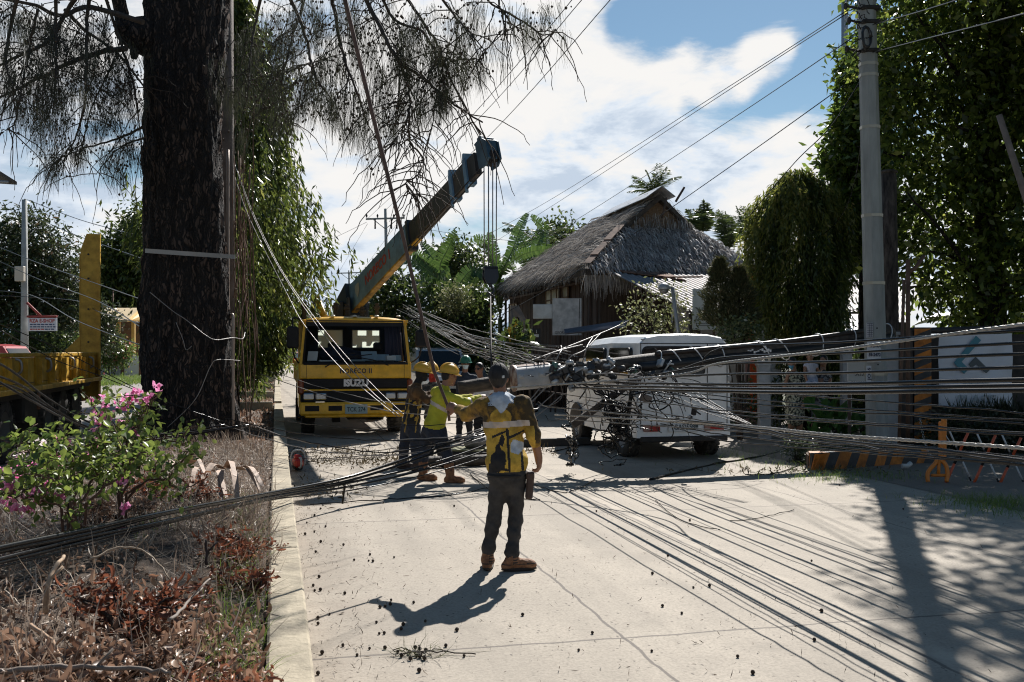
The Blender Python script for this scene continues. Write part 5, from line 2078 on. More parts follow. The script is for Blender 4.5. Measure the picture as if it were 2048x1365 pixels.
flyer(1735,1763,703,725,'white flyer with a telephone number below HABWA',[('59-2472',0,.18,.86,9),('02 7456891',0,-.33,.8,5)],PAPER)
flyer(1733,1746,646,676,'blank ruled paper slip stuck high on the concrete pole',[],M('flyer_grey',(0.42,0.42,0.44),.8),0,True)
flyer(1733,1743,732,764,'narrow paper strip lettered sideways below the two flyers',[('JOBS',0,0,.8,8)],PAPER,0,False,16.0,True)
# the old dark pole behind it and a pair of pipes
t=thing('old_timber_pole',(P(1783,700,17.6).x,17.6,0),'dark rotting timber pole stump behind the concrete pole','pole')
mb=MB()
q=P(1777,345,17.6)-t.location
mb.tube([(0,0,0),q*.35,q*.7,q],[.155,.15,.142,.135],9)
mb.ell(q,(.16,.16,.05))
mb.build('shaft',M('rotten_wood',(0.028,0.02,0.016),.9,var=.6,vscale=5,stretch=(3,3,.8),bump=.8,bscale=9,col2=(0.085,0.07,0.06)),t)
t=thing('service_conduit',(P(1816,700,17.2).x,17.2,0),'thin brown service pipes with a bent head right of the timber stump','pipe')
mb=MB()
a=P(1816,520,17.2)-t.location
mb.tube([(0,0,0),a*.6,a],[.04,.04,.04],8)
a2=P(1808,560,17.1)-t.location
mb.tube([(-.2,-.1,0),a2],.03,8)
b2=P(1848,512,17.2)-t.location
mb.tube([a*.93,a*.97+Vector((.12,0,-.05)),b2],.035,8)
mb.build('pipe',M('brown_pipe',(0.13,0.075,0.05),.7,var=.3,vscale=6),t)
# leaning bare pole in the big tree
t=thing('leaning_pole',(P(2060,700,15).x,15.6,0),'bare leaning grey pole crossing the big dark tree','pole')
mb=MB()
a,b2=P(1998,230,15)-t.location,P(2060,420,15)-t.location
mb.tube([a,b2,b2+(b2-a)*1.0],[.045,.055,.06],8)
mb.tube([b2+(b2-a)*1.0,(b2+(b2-a)*1.0).x*Vector((1,0,0))+Vector((0,.4,0))],.06,8)
mb.build('shaft',M('grey_brown_pole',(0.17,0.14,0.12),.8,var=.3,vscale=5),t)
# concrete pole and conduit against the great trunk
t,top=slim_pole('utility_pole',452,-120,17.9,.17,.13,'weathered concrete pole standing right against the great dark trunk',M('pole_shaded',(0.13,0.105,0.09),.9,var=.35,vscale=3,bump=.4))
t=thing('conduit_pipe',P(459,860,16.3),'pale metal conduit with an elbow running down beside the trunk','pipe')
_MW[t.name]=Matrix.Translation(t.location)
mb=MB()
mb.tube(wobble([P(466,858,16.3),P(466,740,16.3),P(466,640,16.3),P(463,630,16.4),P(457,625,16.6),P(456,500,16.8),P(456,300,17)],0,4),.024,8)
mb.build('pipe',M('conduit_pale',(0.34,0.27,0.22),.5,.3),t,world=True)
# distant distribution poles
def line_pole(px,y0,D,arm,label,arm_y,seed=0,two=True):
 b=P(px,700,D)
 t=thing('power_pole',(b.x,b.y,0),label,'power pole','power poles along the road')
 top=EYE+(HZ-y0)/F*D
 mb=MB()
 mb.tube([(0.02*top,0,0),(0,0,top)],[.17,.11],8)
 mb.build('shaft',CONCP,t)
 za=EYE+(HZ-arm_y)/F*D
 mb=MB()
 mb.box((0,-.13,za),(arm,.1,.12),0,(0,-.03,0))
 for s in(-1,1):
  mb.tube([(s*arm*.33,-.13,za-.02),(0,-.1,za-.75)],.03,5)
 mb.build('crossarm',M('arm_grey',(0.22,0.24,0.24),.6,.3),t)
 for x in(-.48,-.2,.22,.48) if two else(-.46,0,.46):
  mb=MB()
  q=Vector((x*arm,-.13,za+.06))
  mb.lathe(q,[(.03,0),(.07,.06),(.05,.1),(.075,.15),(.05,.2),(.03,.26)],(0,0,1),8)
  mb.build('insulator',BLK,t)
 if two:
  for x in(-.26,.16,.3):
   mb=MB()
   mb.tube([(x*arm,-.15,za-.05),(x*arm,-.15,za-.75)],[.05,.06],6)
   mb.build('drop_fuse',BLK,t)
 return t,Vector((b.x,b.y,za+.3)),arm
line_pole(771,418,72,2.8,'nearer power pole with a long crossarm behind the crane boom',438)
line_pole(698,545,115,2.9,'farther power pole with a plain crossarm left of the boom',546.5,0,False)
line_pole(652,600,170,2.8,'farthest tiny power pole just above the truck cab',601,0,False)
# lattice tower beyond the concrete pole
t=thing('lattice_mast',(P(1700,700,62).x,62,0),'slender steel lattice mast far behind the concrete pole','mast')
mb=MB()
wd=.95
zt=EYE+(HZ+120)/F*62
for dx,dy in((-wd/2,0),(wd/2,0),(0,.8)):
 mb.tube([(dx,dy,0),(dx+.05,dy,zt)],.11,8)
z=10.0
k=0
while z<zt-1:
 s=-1 if k%2 else 1
 mb.tube([(s*wd/2,0,z),(-s*wd/2,0,z+1.1)],.045,5)
 mb.tube([(s*wd/2,0,z),(0,.8,z+1.1)],.045,5)
 if k%3==0:
  mb.box((0,.1,z),(wd+.25,.3,.09))
 z+=1.1
 k+=1
mb.build('lattice',M('mast_steel',(0.36,0.39,0.42),.5,.4),t)
# ================================================================== THE FALLEN POLE
FP=[P(917,777,14.25),P(1030,760,14.4),P(1130,745,14.6),P(1310,722,15.0),P(1560,697,15.9),P(1742,672,16.75),P(1778,667,16.95)]
fb=FP[3].copy()
fb.z=0
fallen=thing('fallen_pole',fb,'fallen dark utility pole wrapped in cables lying across behind the men','utility pole')
mb=MB()
pts=wobble(FP,0,6)
n=len(pts)
mb.tube(pts,[.095+.055*(i/(n-1)) for i in range(n)],14)
mb.build('shaft',M('tarred_wood',(0.030,0.024,0.020),.7,var=.5,vscale=4,col2=(0.10,0.075,0.055),stretch=(1,4,4),bump=.4),fallen,world=True)
# black sleeve with white ties and two more pipes strapped along
mb=MB()
sl=[p+Vector((0,-.14,-.07)) for p in pts[int(n*.46):]]
mb.tube(sl,.075,10)
sl2=[p+Vector((0,-.10,.10)) for p in pts[int(n*.50):int(n*.86)]]
mb.tube(sl2,.04,8,1)
mb.build('cable_sleeve',[M('black_sleeve',(0.010,0.010,0.011),.45),M('dark_brown_pipe',(0.035,0.024,0.018),.5)],fallen,world=True)
for f in(.50,.535,.575,.60,.64,.665,.69,.73,.80,.90):
 i=int(f*(n-1))
 q=pts[i]
 d=(pts[min(i+1,n-1)]-pts[i-1]).normalized()
 a=Vector((0,0,1)).cross(d).normalized()
 b2=d.cross(a)
 tl=random.uniform(-.12,.12)
 rp=.10+.055*f+.018
 mb=MB()
 ring=[q+Vector((0,-.045,-.02))+(a*math.cos(w)*rp*1.0+b2*math.sin(w)*rp*1.12)+d*(tl*math.sin(w)) for w in np.linspace(0,2*PI,25)]
 mb.tube(ring,.010,5)
 mb.build('tie_band',M('tie_white',(0.6,0.6,0.6),.5),fallen,world=True)
mb=MB()
rr=random.Random(4)
for k in range(12):
 q=P(1497+k*4.0,703+rr.uniform(-3,3)-k*.2,15.32)
 mb.box(q,(.026,.008,.012+.03*rr.random()))
mb.build('stencil',M('tie_white',(0.6,0.6,0.6)),fallen,world=True)
# transformer can strapped to it
can_a,can_b=P(1026,757,14.12),P(1101,750,14.25)
d=(can_b-can_a).normalized()
ln=(can_b-can_a).length
tr=thing('pole_transformer',(can_a.x,can_a.y,0),'grey white cylindrical transformer with a rusty rim on the fallen pole','transformer')
mb=MB()
mb.lathe(can_a,[(0,0),(.17,0),(.185,.012),(.185,.03),(.178,.04),(.178,ln-.03),(.17,ln-.01),(.10,ln),(0,ln)],d,28)
tank=mb.build('tank',M('transformer_grey',(0.40,0.42,0.44),.45,var=.25,vscale=3,col2=(0.50,0.50,0.50)),tr,world=True)
mb=MB()
upv=(Vector((0,0,1))-d*d.z).normalized()
for k in range(3):
 a=can_a+d*(.02+k*.02)
mb.lathe(can_a-d*.012,[(0,0),(.19,0),(.19,.03),(.18,.03)],d,28)
mb.add([can_a+d*t_+(upv*math.cos(w)+d.cross(upv)*math.sin(w))*.1815 for t_ in(.05,ln-.03) for w in(-.5,-.25,0,.25,.5)],[(i,i+1,6+i,5+i) for i in range(4)])
mb.build('rust_streak',M('transformer_rust',(0.26,0.11,0.06),.7,var=.5,vscale=9,col2=(0.42,0.33,0.27)),tank,world=True)
fw=Vector((0,-1,0))
TGREY=M('transformer_grey',(0.40,0.42,0.44))
for t_ in(.13,.42):
 mb=MB()
 q=can_a+d*t_+fw*.175+upv*.02
 mb.box(q,(.09,.05,.07),0,ch=.01)
 mb.box(q+fw*.03,(.05,.03,.035),0,ch=.006)
 mb.build('lifting_lug',TGREY,tank,world=True)
mb=MB()
mb.tube([can_a+d*.09-upv*.10+fw*.15,can_a+d*.09-upv*.10+fw*.20],.028,8)
mb.build('drain_plug',TGREY,tank,world=True)
mb=MB()
for t_ in(ln+.03,ln+.12):
 mb.lathe(can_a+d*t_,[(.09,-.04),(.15,-.03),(.15,.03),(.09,.04)],d,16)
mb.build('bushing',M('bushing_grey',(0.12,0.115,0.11),.5),tr,world=True)
# hardware along the head of the pole
rr=random.Random(9)
FIT=[M('dark_fitting',(0.05,0.05,0.052),.5,.3),M('galvanised_fitting',(0.42,0.43,0.44),.4,.5),M('green_fitting',(0.08,0.17,0.14),.4)]
for k in range(46):
 mb=MB()
 u=rr.uniform(0,1)**1.5
 q=P(1105+235*u,750-20*u+rr.gauss(0,12),14.1+.8*u-.05)
 kind=rr.randrange(4)
 if kind==0:
  mb.box(q,(rr.uniform(.07,.18),.06,rr.uniform(.07,.16)),rr.randrange(2),(rr.gauss(0,.5),rr.gauss(0,.5),rr.gauss(0,.5)),ch=.01)
 elif kind==1:
  mb.lathe(q,[(.02,-.07),(.05,-.06),(.035,-.03),(.055,-.01),(.035,.02),(.05,.05),(.02,.07)],(rr.gauss(0,1),rr.gauss(0,.5),rr.gauss(0,1)),10,rr.randrange(3))
 elif kind==2:
  a=Vector((rr.gauss(0,1),rr.gauss(0,.3),rr.gauss(0,1))).normalized()*rr.uniform(.1,.25)
  mb.tube([q-a,q+a],.014,6,1)
 else:
  mb.lathe(q,[(.03,-.03),(.06,-.03),(.06,.03),(.03,.03)],(rr.gauss(0,.3),rr.gauss(0,.3),1),12,rr.randrange(2))
 mb.build(('bracket_fitting','line_insulator','steel_pin','ring_clamp')[kind],FIT,fallen,world=True)
mb=MB()
mb.box(P(1215,800,14.4),(.10,.10,1.25),0,(.2,.92,.1),ch=.01)
mb.tube([P(1190,770,14.4),P(1226,815,14.3),P(1240,880,14.2)],.035,8)
mb.tube([P(1285,742,14.9),P(1262,790,14.4),P(1252,870,14.1)],.03,8)
mb.build('broken_crossarm',M('crossarm_wood',(0.06,0.05,0.045),.8,var=.4,vscale=5),fallen,world=True)
t=thing('junction_box',P(1291,797,14.3),'grey terminal box hanging in the tangle before the van','junction box')
mb=MB()
mb.box((0,0,0),(.17,.1,.11),0,(0.1,.35,.2),ch=.012)
mb.box((-.11,0,.04),(.10,.08,.07),1,(0,.3,.1),ch=.012)
mb.tube([(-.2,0,.08),(.18,0,.1)],.015,6,1)
mb.build('case',[M('box_brown_grey',(0.16,0.135,0.12),.6),M('galvanised_fitting',(0.42,0.43,0.44))],t)
t=thing('splice_case',P(1388,823,14.0),'small black splice case on two vertical wires before the van','splice case')
mb=MB()
mb.box((0,0,0),(.07,.06,.11),0,(0,.15,0),ch=.012)
mb.build('case',BLK,t)
# ================================================================== PEOPLE
SKIN=M('skin_brown',(0.24,0.115,0.068),.5,var=.12,vscale=14)
SKIN2=M('skin_tan',(0.32,0.165,0.10),.5,var=.1,vscale=14)
HAIR=M('black_hair',(0.012,0.010,0.009),.45,bump=.6,bscale=90,stretch=(1,1,.2))
V3=lambda*a:np.array(a,float)
def nrm(v):
 v=np.asarray(v,float)
 return v/max(np.linalg.norm(v),1e-9)
class Body:
 """a figure as smoothly blended round cones and ellipsoids, turned into ONE continuous mesh"""
 def __init__(self):
  self.prims=[]
 def rc(self,z,a,b,ra,rb,k=.025):
  self.prims.append((z,'c',np.array(a,float),np.array(b,float),ra,rb,k))
 def el(self,z,c,r,R_=None,k=.025):
  self.prims.append((z,'e',np.array(c,float),np.array(r,float),np.eye(3) if R_ is None else np.array(R_,float),0,k))
 def mesh(self,vox,nz,folds=(),amp=.004):
  lo=np.full(3,9.)
  hi=-lo
  for p in self.prims:
   if p[1]=='c':
    m=max(p[4],p[5])+.03
    lo=np.minimum(lo,np.minimum(p[2],p[3])-m)
    hi=np.maximum(hi,np.maximum(p[2],p[3])+m)
   else:
    m=p[3].max()+.03
    lo=np.minimum(lo,p[2]-m)
    hi=np.maximum(hi,p[2]+m)
  n=np.ceil((hi-lo)/vox).astype(int)+2
  ax=[lo[i]+vox*np.arange(n[i]) for i in range(3)]
  S=np.full((nz,*n),.5,np.float32)
  for p in self.prims:
   if p[1]=='c':
    m=max(p[4],p[5])+.07
    l,h=np.minimum(p[2],p[3])-m,np.maximum(p[2],p[3])+m
   else:
    m=p[3].max()+.07
    l,h=p[2]-m,p[2]+m
   i0=np.clip(((l-lo)/vox).astype(int),0,n-1)
   i1=np.clip(((h-lo)/vox).astype(int)+1,1,n)
   sl=tuple(slice(i0[i],i1[i]) for i in range(3))
   X=np.stack(np.meshgrid(*(ax[i][sl[i]] for i in range(3)),indexing='ij'),-1).astype(np.float32)
   if p[1]=='c':
    ba=p[3]-p[2]
    pa=X-p[2].astype(np.float32)
    hh=np.clip((pa@ba)/max(ba@ba,1e-9),0,1)
    d=np.linalg.norm(pa-hh[...,None]*ba,axis=-1)-(p[4]+(p[5]-p[4])*hh)
   else:
    q=(X-p[2].astype(np.float32))@p[4]
    k0=np.linalg.norm(q/p[3],axis=-1)
    k1=np.linalg.norm(q/p[3]**2,axis=-1)
    d=k0*(k0-1)/np.maximum(k1,1e-6)
   s=S[p[0]][sl]
   k=p[6]
   hmix=np.clip(.5+.5*(s-d)/k,0,1)
   S[p[0]][sl]=s*(1-hmix)+d*hmix-k*hmix*(1-hmix)
  if folds:
   Xs=np.meshgrid(*ax,indexing='ij')
   x,y,z=(q.astype(np.float32) for q in Xs)
   f=np.sin(z*40+3*np.sin(x*17+y*9))*np.sin(x*26+y*23+z*9+1.3)+.5*np.abs(np.sin(x*45-z*30+y*26+2*np.sin(z*11)))+.45*np.sin(z*80+x*40+2*np.sin(y*30))*np.sin(x*19+z*7)-.2
   for zi in folds:
    S[zi]+=(amp*f).astype(np.float32)
  A=S.min(0)
  Z=S.argmin(0)
  ins=A<0
  c=[slice(0,-1),slice(1,None)]
  cor={(i,j,k):A[c[i],c[j],c[k]] for i in(0,1) for j in(0,1) for k in(0,1)}
  cnt=sum((v<0).astype(np.int8) for v in cor.values())
  act=(cnt>0)&(cnt<8)
  idx=np.argwhere(act)
  vals={k_:v[act] for k_,v in cor.items()}
  acc=np.zeros((len(idx),3))
  num=np.zeros(len(idx))
  for k_ in vals:
   for axn in range(3):
    if k_[axn]==0:
     k2=tuple(1 if q==axn else k_[q] for q in range(3))
     a,b=vals[k_],vals[k2]
     cr=(a<0)!=(b<0)
     t=np.where(cr,a/np.where(cr,a-b,1),0)
     pt=np.tile(np.array(k_,float),(len(idx),1))
     pt[:,axn]+=t
     acc+=pt*cr[:,None]
     num+=cr
  V=lo+(idx+acc/num[:,None])*vox
  vid=np.full(act.shape,-1,int)
  vid[act]=np.arange(len(idx))
  Fs=[]
  for axn in range(3):
   s0=[slice(None)]*3
   s1=[slice(None)]*3
   s0[axn],s1[axn]=slice(0,-1),slice(1,None)
   a,b=ins[tuple(s0)],ins[tuple(s1)]
   e=np.argwhere(a!=b)
   fl=a[tuple(e.T)]
   u,w=(axn+1)%3,(axn+2)%3
   ok=(e[:,u]>0)&(e[:,w]>0)&(e[:,u]<act.shape[u])&(e[:,w]<act.shape[w])&(e[:,axn]<act.shape[axn])
   e,fl=e[ok],fl[ok]
   q=[]
   for du,dw in((1,1),(0,1),(0,0),(1,0)):
    g=e.copy()
    g[:,u]-=du
    g[:,w]-=dw
    q.append(vid[tuple(g.T)])
   f=np.stack(q,-1)
   f[~fl]=f[~fl][:,::-1]
   Fs.append(f)
  Fq=np.concatenate(Fs)
  Fq=Fq[(Fq>=0).all(1)]
  fc=V[Fq].mean(1)
  gi=np.clip(np.round((fc-lo)/vox).astype(int),0,n-1)
  return V,Fq,Z[tuple(gi.T)],fc
def hand(B,z,wr,d,pn,side,curl=.5,s=1.0,spread=.12,r=.0092):
 """palm, four bent fingers of unequal length, and a thumb from the side of the palm"""
 wr,d,pn=np.array(wr,float),nrm(d),np.array(pn,float)
 pn=nrm(pn-d*(pn@d))
 lat=np.cross(d,pn)*side
 B.el(z,wr+d*.048*s,(.041*s,.054*s,.018*s),np.stack([lat,d,pn],1),.012)
 B.rc(z,wr-d*.03*s,wr+d*.03*s,.026*s,.028*s,.02)
 for i,(lo_,ln) in enumerate(((.030,.070),(.0105,.080),(-.0095,.074),(-.029,.058))):
  p=wr+(d*(.088-.006*abs(i-1))+lat*lo_)*s
  ang=.15*curl
  dirn=nrm(d+lat*lo_*spread*12)
  for j,fr in enumerate((.46,.31,.23)):
   ang+=curl*(.75,.9,.7)[j]*(1+.08*(i-1))
   v=dirn*math.cos(ang)+pn*math.sin(ang)
   q=p+v*ln*fr*s
   B.rc(z,p,q,r*s*(1.05-.08*j),r*s*(.98-.1*j),.005)
   p=q
 p=wr+(d*.022+lat*.030)*s
 v=nrm(d*.62+lat*.70+pn*.35)
 q=p+v*.042*s
 B.rc(z,p,q,.0135*s,.0115*s,.01)
 v2=nrm(d*.85+lat*.25+pn*(.3+.5*curl))
 B.rc(z,q,q+v2*.034*s,.0112*s,.0085*s,.005)
def head(B,zs,zh,c,face,up=(0,0,1),s=1.0,hair=True,neck=None,long_hair=False):
 """skull, jaw, nose, brow, lips, ears; hair as its own zone"""
 f=nrm(face)
 u=nrm(np.array(up,float)-f*(np.array(up,float)@f))
 r=np.cross(f,u)
 Rm=np.stack([r,f,u],1)
 c=np.array(c,float)
 def q(x,y,z):
  return c+Rm@(np.array([x,y,z])*s)
 B.el(zs,q(0,-.008,.025),np.array((.074,.094,.092))*s,Rm,.02)
 B.el(zs,q(0,.022,-.045),np.array((.055,.068,.070))*s,Rm,.03)
 B.el(zs,q(0,.058,-.085),np.array((.028,.026,.024))*s,Rm,.02)
 B.rc(zs,q(0,.084,.012),q(0,.103,-.026),.009*s,.0145*s,.010)
 B.rc(zs,q(-.036,.074,.030),q(.036,.074,.030),.011*s,.011*s,.015)
 B.el(zs,q(0,.084,-.058),np.array((.024,.012,.010))*s,Rm,.008)
 for k in(-1,1):
  B.el(zs,q(k*.042,.060,-.022),np.array((.024,.022,.024))*s,Rm,.02)
  B.el(zs,q(k*.077,-.008,-.004),np.array((.012,.022,.034))*s,Rm,.006)
 if neck is not None:
  B.rc(zs,neck,q(0,-.018,-.05),.060*s,.054*s,.03)
 if hair:
  B.el(zh,q(0,-.018,.040),np.array((.081,.096,.092))*s,Rm,.015)
  B.el(zh,q(0,-.050,-.005),np.array((.076,.062,.085))*s,Rm,.02)
 if long_hair:
  B.el(zh,q(0,-.105,.0),np.array((.045,.05,.05))*s,Rm,.02)
 return Rm,q
def person(base,label,cfg,group=None):
 """cfg: joints in world coordinates; zones 0 skin 1 hair 2 top 3 trousers 4 shoes 5 extra"""
 base=np.array(base,float)
 J={k:np.array(v,float)-base for k,v in cfg['J'].items()}
 s=cfg.get('s',1.0)
 B=Body()
 t=thing('person',tuple(base),label,'person',group)
 Rm,hq=head(B,0,1,J['head'],cfg['face'],cfg.get('hup',(0,0,1)),cfg.get('hs',.93)*s,cfg.get('hair',True),J['neck']+np.array((0,0,.02)),cfg.get('long_hair',False))
 # torso
 up=nrm(J['neck']-J['pelvis'])
 rt=nrm(J['shR']-J['shL'])
 rt=nrm(rt-up*(rt@up))
 fw=np.cross(up,rt)
 T=np.stack([rt,fw,up],1)
 L=np.linalg.norm(J['neck']-J['pelvis'])
 w=cfg.get('girth',1.0)*s
 tp=2
 mid=J['pelvis']+(J['neck']-J['pelvis'])*.66
 low=J['pelvis']+(J['neck']-J['pelvis'])*.30
 B.el(tp,mid+fw*.0,(.172*w,.118*w,L*.36),T,.06)
 B.el(tp,low,(.158*w,.116*w,L*.36),T,.06)
 hem=cfg.get('hem',.02)
 hemc=J['pelvis']-up*hem
 B.el(tp,hemc+up*.05,(.176*w,.128*w,.11),T,.05)
 for a in('shL','shR'):
  B.rc(tp,J['neck']-up*.045,J[a]-up*.01,.060*w,.064*w,.05)
 B.rc(tp,J['neck']-up*.06,J['neck']+up*.0,.085*w,.066*w,.03)
 # arms
 slv=cfg.get('sleeve','long')
 for a in('L','R'):
  sh,elb,wr=J['sh'+a],J['el'+a],J['wr'+a]
  g=cfg.get('cloth',1.12)*s
  B.rc(tp if slv!='none' else 0,sh,sh+(elb-sh)*(.45 if slv=='short' else 1),.060*g if slv!='none' else .05*s,(.056 if slv=='short' else .049)*g if slv!='none' else .042*s,.04)
  if slv=='long':
   cuff=cfg.get('cuff'+a,.93)
   B.rc(tp,elb,elb+(wr-elb)*cuff,.050*g,.038*g,.03)
   B.rc(0,elb+(wr-elb)*.6,wr,.036*s,.028*s,.02)
  elif slv=='short':
   B.rc(0,sh+(elb-sh)*.3,elb,.045*s,.040*s,.03)
   B.rc(0,elb,elb+(wr-elb)*.35,.040*s,.042*s,.03)
   B.rc(0,elb+(wr-elb)*.35,wr,.042*s,.027*s,.03)
  else:
   B.rc(0,sh+(elb-sh)*.3,elb,.045*s,.038*s,.03)
   B.rc(0,elb,wr,.040*s,.027*s,.03)
  hz=cfg.get('glove'+a,0)
  hand(B,hz,wr,J.get('hd'+a,J['wr'+a]+nrm(wr-elb))-wr,cfg['pn'+a],cfg['ts'+a],cfg.get('curl'+a,.55),s,r=cfg.get('fr',.0092))
  # legs
 pz=3
 if cfg.get('legs',True):
  B.el(pz,J['pelvis']-np.array((0,0,.035)),(.158*w,.118*w,.125),T,.05)
  B.el(pz,J['pelvis']-np.array((0,0,.10)),(.09*w,.09*w,.11),T,.05)
  for a in('L','R'):
   hp,kn,an,to=J['hip'+a],J['kn'+a],J['an'+a],J['to'+a]
   g=cfg.get('trouser',1.0)*s
   legz=cfg.get('bare',3)
   B.rc(pz,hp,kn,.094*g,.066*g,.04)
   B.rc(legz,kn,kn+(an-kn)*.35,.064*g,.062*g,.04)
   B.rc(legz,kn+(an-kn)*.35,an+(kn-an)*.10,.062*g,.052*g,.03)
   if legz==3:
    B.el(pz,an+(kn-an)*.14,(.058*g,.058*g,.03),None,.02)
    # boot: shaft, heel, instep, toe, sole
   d=nrm((to-an)*np.array((1,1,0)))
   gz=cfg.get('ground',0.0)
   an0=np.array((an[0],an[1],gz+.085))
   B.rc(4,an+(kn-an)*.16 if cfg.get('boots',True) else an0,an0,.048*s,.045*s,.02)
   hl=np.array((an[0],an[1],gz+.042))-d*.045
   B.rc(4,hl,an0,.040*s,.044*s,.02)
   ln=cfg.get('foot',.185)
   B.rc(4,np.array((an[0],an[1],gz+.070)),np.array((an[0],an[1],gz+.047))+d*ln*.75,.043*s,.040*s,.03)
   sd=np.array((-d[1],d[0],0))
   B.el(4,np.array((an[0],an[1],gz+.042))+d*ln*.80,(.049*s,.060*s,.037*s),np.stack([sd,d,np.array((0,0,1.))],1),.03)
   B.el(4,np.array((an[0],an[1],gz+.014))+d*ln*.34,(.047*s,.150*s,.016),np.stack([sd,d,np.array((0,0,1.))],1),.008)
 if 'extra' in cfg:
  cfg['extra'](B,J,T,hq)
 V,Fq,zi,fc=B.mesh(cfg.get('vox',.0095),6,cfg.get('folds',(2,3)),cfg.get('amp',.0042))
 mi=zi.copy()
 mats=list(cfg['mats'])
 if 'paint' in cfg:
  mi=cfg['paint'](fc,zi,J,hq,Rm)
 np_mesh('body',V,Fq,mats,t,True,mi)
 return t,J,hq,Rm,T
def helmet(t,hq,Rm,mat,s=1.0):
 """hard hat: ribbed dome, brim all round with a peak, inner band"""
 mb=MB()
 Rq=Matrix(Rm.tolist())
 c=Vector(hq(0,-.006,.045))
 mb.ell(c,(.115*s,.138*s,.128*s),0,24,12,Rq,0.0)
 nb=28
 vs,fs=[],[]
 for j,(k,z) in enumerate(((.99,.012),(1.0,.0),(1.16,-.012),(1.17,-.018),(1.0,-.010))):
  for i in range(nb):
   a=2*PI*i/nb
   pk=1+(.16*max(0,math.sin(a))**2 if j in(2,3) else 0)
   vs.append(c+Rq@Vector((.115*s*k*math.cos(a),.138*s*k*pk*math.sin(a),z*s)))
 for j in range(4):
  for i in range(nb):
   i2=(i+1)%nb
   fs.append((j*nb+i,(j+1)*nb+i,(j+1)*nb+i2,j*nb+i2))
 mb.add(vs,fs,0,True)
 for x in(-.028,0,.028):
  pts=[c+Rq@Vector((x*s,.139*s*math.cos(a)*(1-abs(x)),.130*s*math.sin(a))) for a in np.linspace(.25,PI-.25,12)]
  mb.tube(pts,.007*s,5)
 h=mb.build('helmet',mat,t)
 return h
def shape(pts,fc_x,fc_z):
 """which of the points lie inside a 2-D polygon"""
 n=len(pts)
 ins=np.zeros(len(fc_x),bool)
 j=n-1
 for i in range(n):
  xi,zi_=pts[i]
  xj,zj=pts[j]
  c=((zi_>fc_z)!=(zj>fc_z))&(fc_x<(xj-xi)*(fc_z-zi_)/(zj-zi_+1e-12)+xi)
  ins^=c
  j=i
 return ins
YH=M('helmet_yellow',(0.62,0.34,0.02),.35,coat=.3)
BOOT=M('tan_boot',(0.15,0.06,0.026),.75,vscale=22,detail=8,bump=.6,bscale=40,col2=(0.30,0.145,0.068),lo=.38,hi=.62)
BOOTD=M('dark_boot',(0.05,0.03,0.022),.7,var=.3,vscale=12)
JEAN=M('charcoal_jeans',(0.030,0.029,0.030),.85,var=.35,vscale=9,bump=.25,bscale=60,col2=(0.052,0.048,0.046))
NAVY=M('navy_trousers',(0.018,0.024,0.040),.85,var=.35,vscale=9,bump=.3)
HOOD_A=M('hoodie_olive_brown',(0.045,0.030,0.011),.85,vscale=7,detail=7,col2=(0.34,0.19,0.025),lo=.43,hi=.62,bump=.25,bscale=55)
HOOD_B=M('hoodie_yellow',(0.21,0.125,0.014),.85,vscale=6,detail=7,col2=(0.56,0.36,0.05),lo=.36,hi=.58,bump=.25,bscale=55)
HOOD_P=M('hoodie_print_black',(0.014,0.014,0.016),.85,var=.3,vscale=20)
HOOD_L=M('hoodie_pale_lining',(0.42,0.47,0.53),.9,var=.2,vscale=20,bump=.3)
BAND=M('reflective_band',(0.50,0.42,0.36),.4,.1,var=.12,vscale=10)
def limbs(D,pts):
 """joints from photograph pixels with a depth offset each"""
 return{k:P(x,y,D+dd) for k,(x,y,dd) in pts.items()}
 # ---- the man in front, back to us, in a printed yellow hoodie
D0=7.97
fbase=Vector((P(1003,0,D0).x,D0,0))
J=limbs(D0,dict(head=(998,757,.03),neck=(1002,797,.02),pelvis=(1014,936,0),shL=(966,812,.02),shR=(1046,808,-.02),elL=(934,829,.20),wrL=(913,818,.36),elR=(1067,868,-.03),wrR=(1077,915,.04),hipL=(998,955,0),hipR=(1033,955,0),knL=(988,1040,.04),anL=(975,1106,.0),toL=(978,1135,.2),knR=(1031,1040,.03),anR=(1023,1112,-.06),toR=(1062,1135,-.02)))
J['hdL']=J['wrL']+Vector((-.9,.5,.28))
J['hdR']=J['wrR']+Vector((.10,.12,-1.0))
def extra_front(B,J,T,hq):
# hood lying on the back, with its pale lining
 n=J['neck']
 B.el(2,n+np.array((.0,-.085,-.085)),(.105,.055,.10),None,.03)
 B.el(2,n+np.array((.0,-.105,-.155)),(.065,.045,.075),None,.03)
 B.el(2,n+np.array((.0,-.030,.012)),(.088,.082,.040),None,.03)
 B.el(2,J['pelvis']+np.array((0,0,.06)),(.165,.125,.10),None,.04)
 for a in('L','R'):
  an,kn=J['an'+a],J['kn'+a]
  B.rc(3,an+(kn-an)*.10,an+(kn-an)*.22,.058,.058,.012)
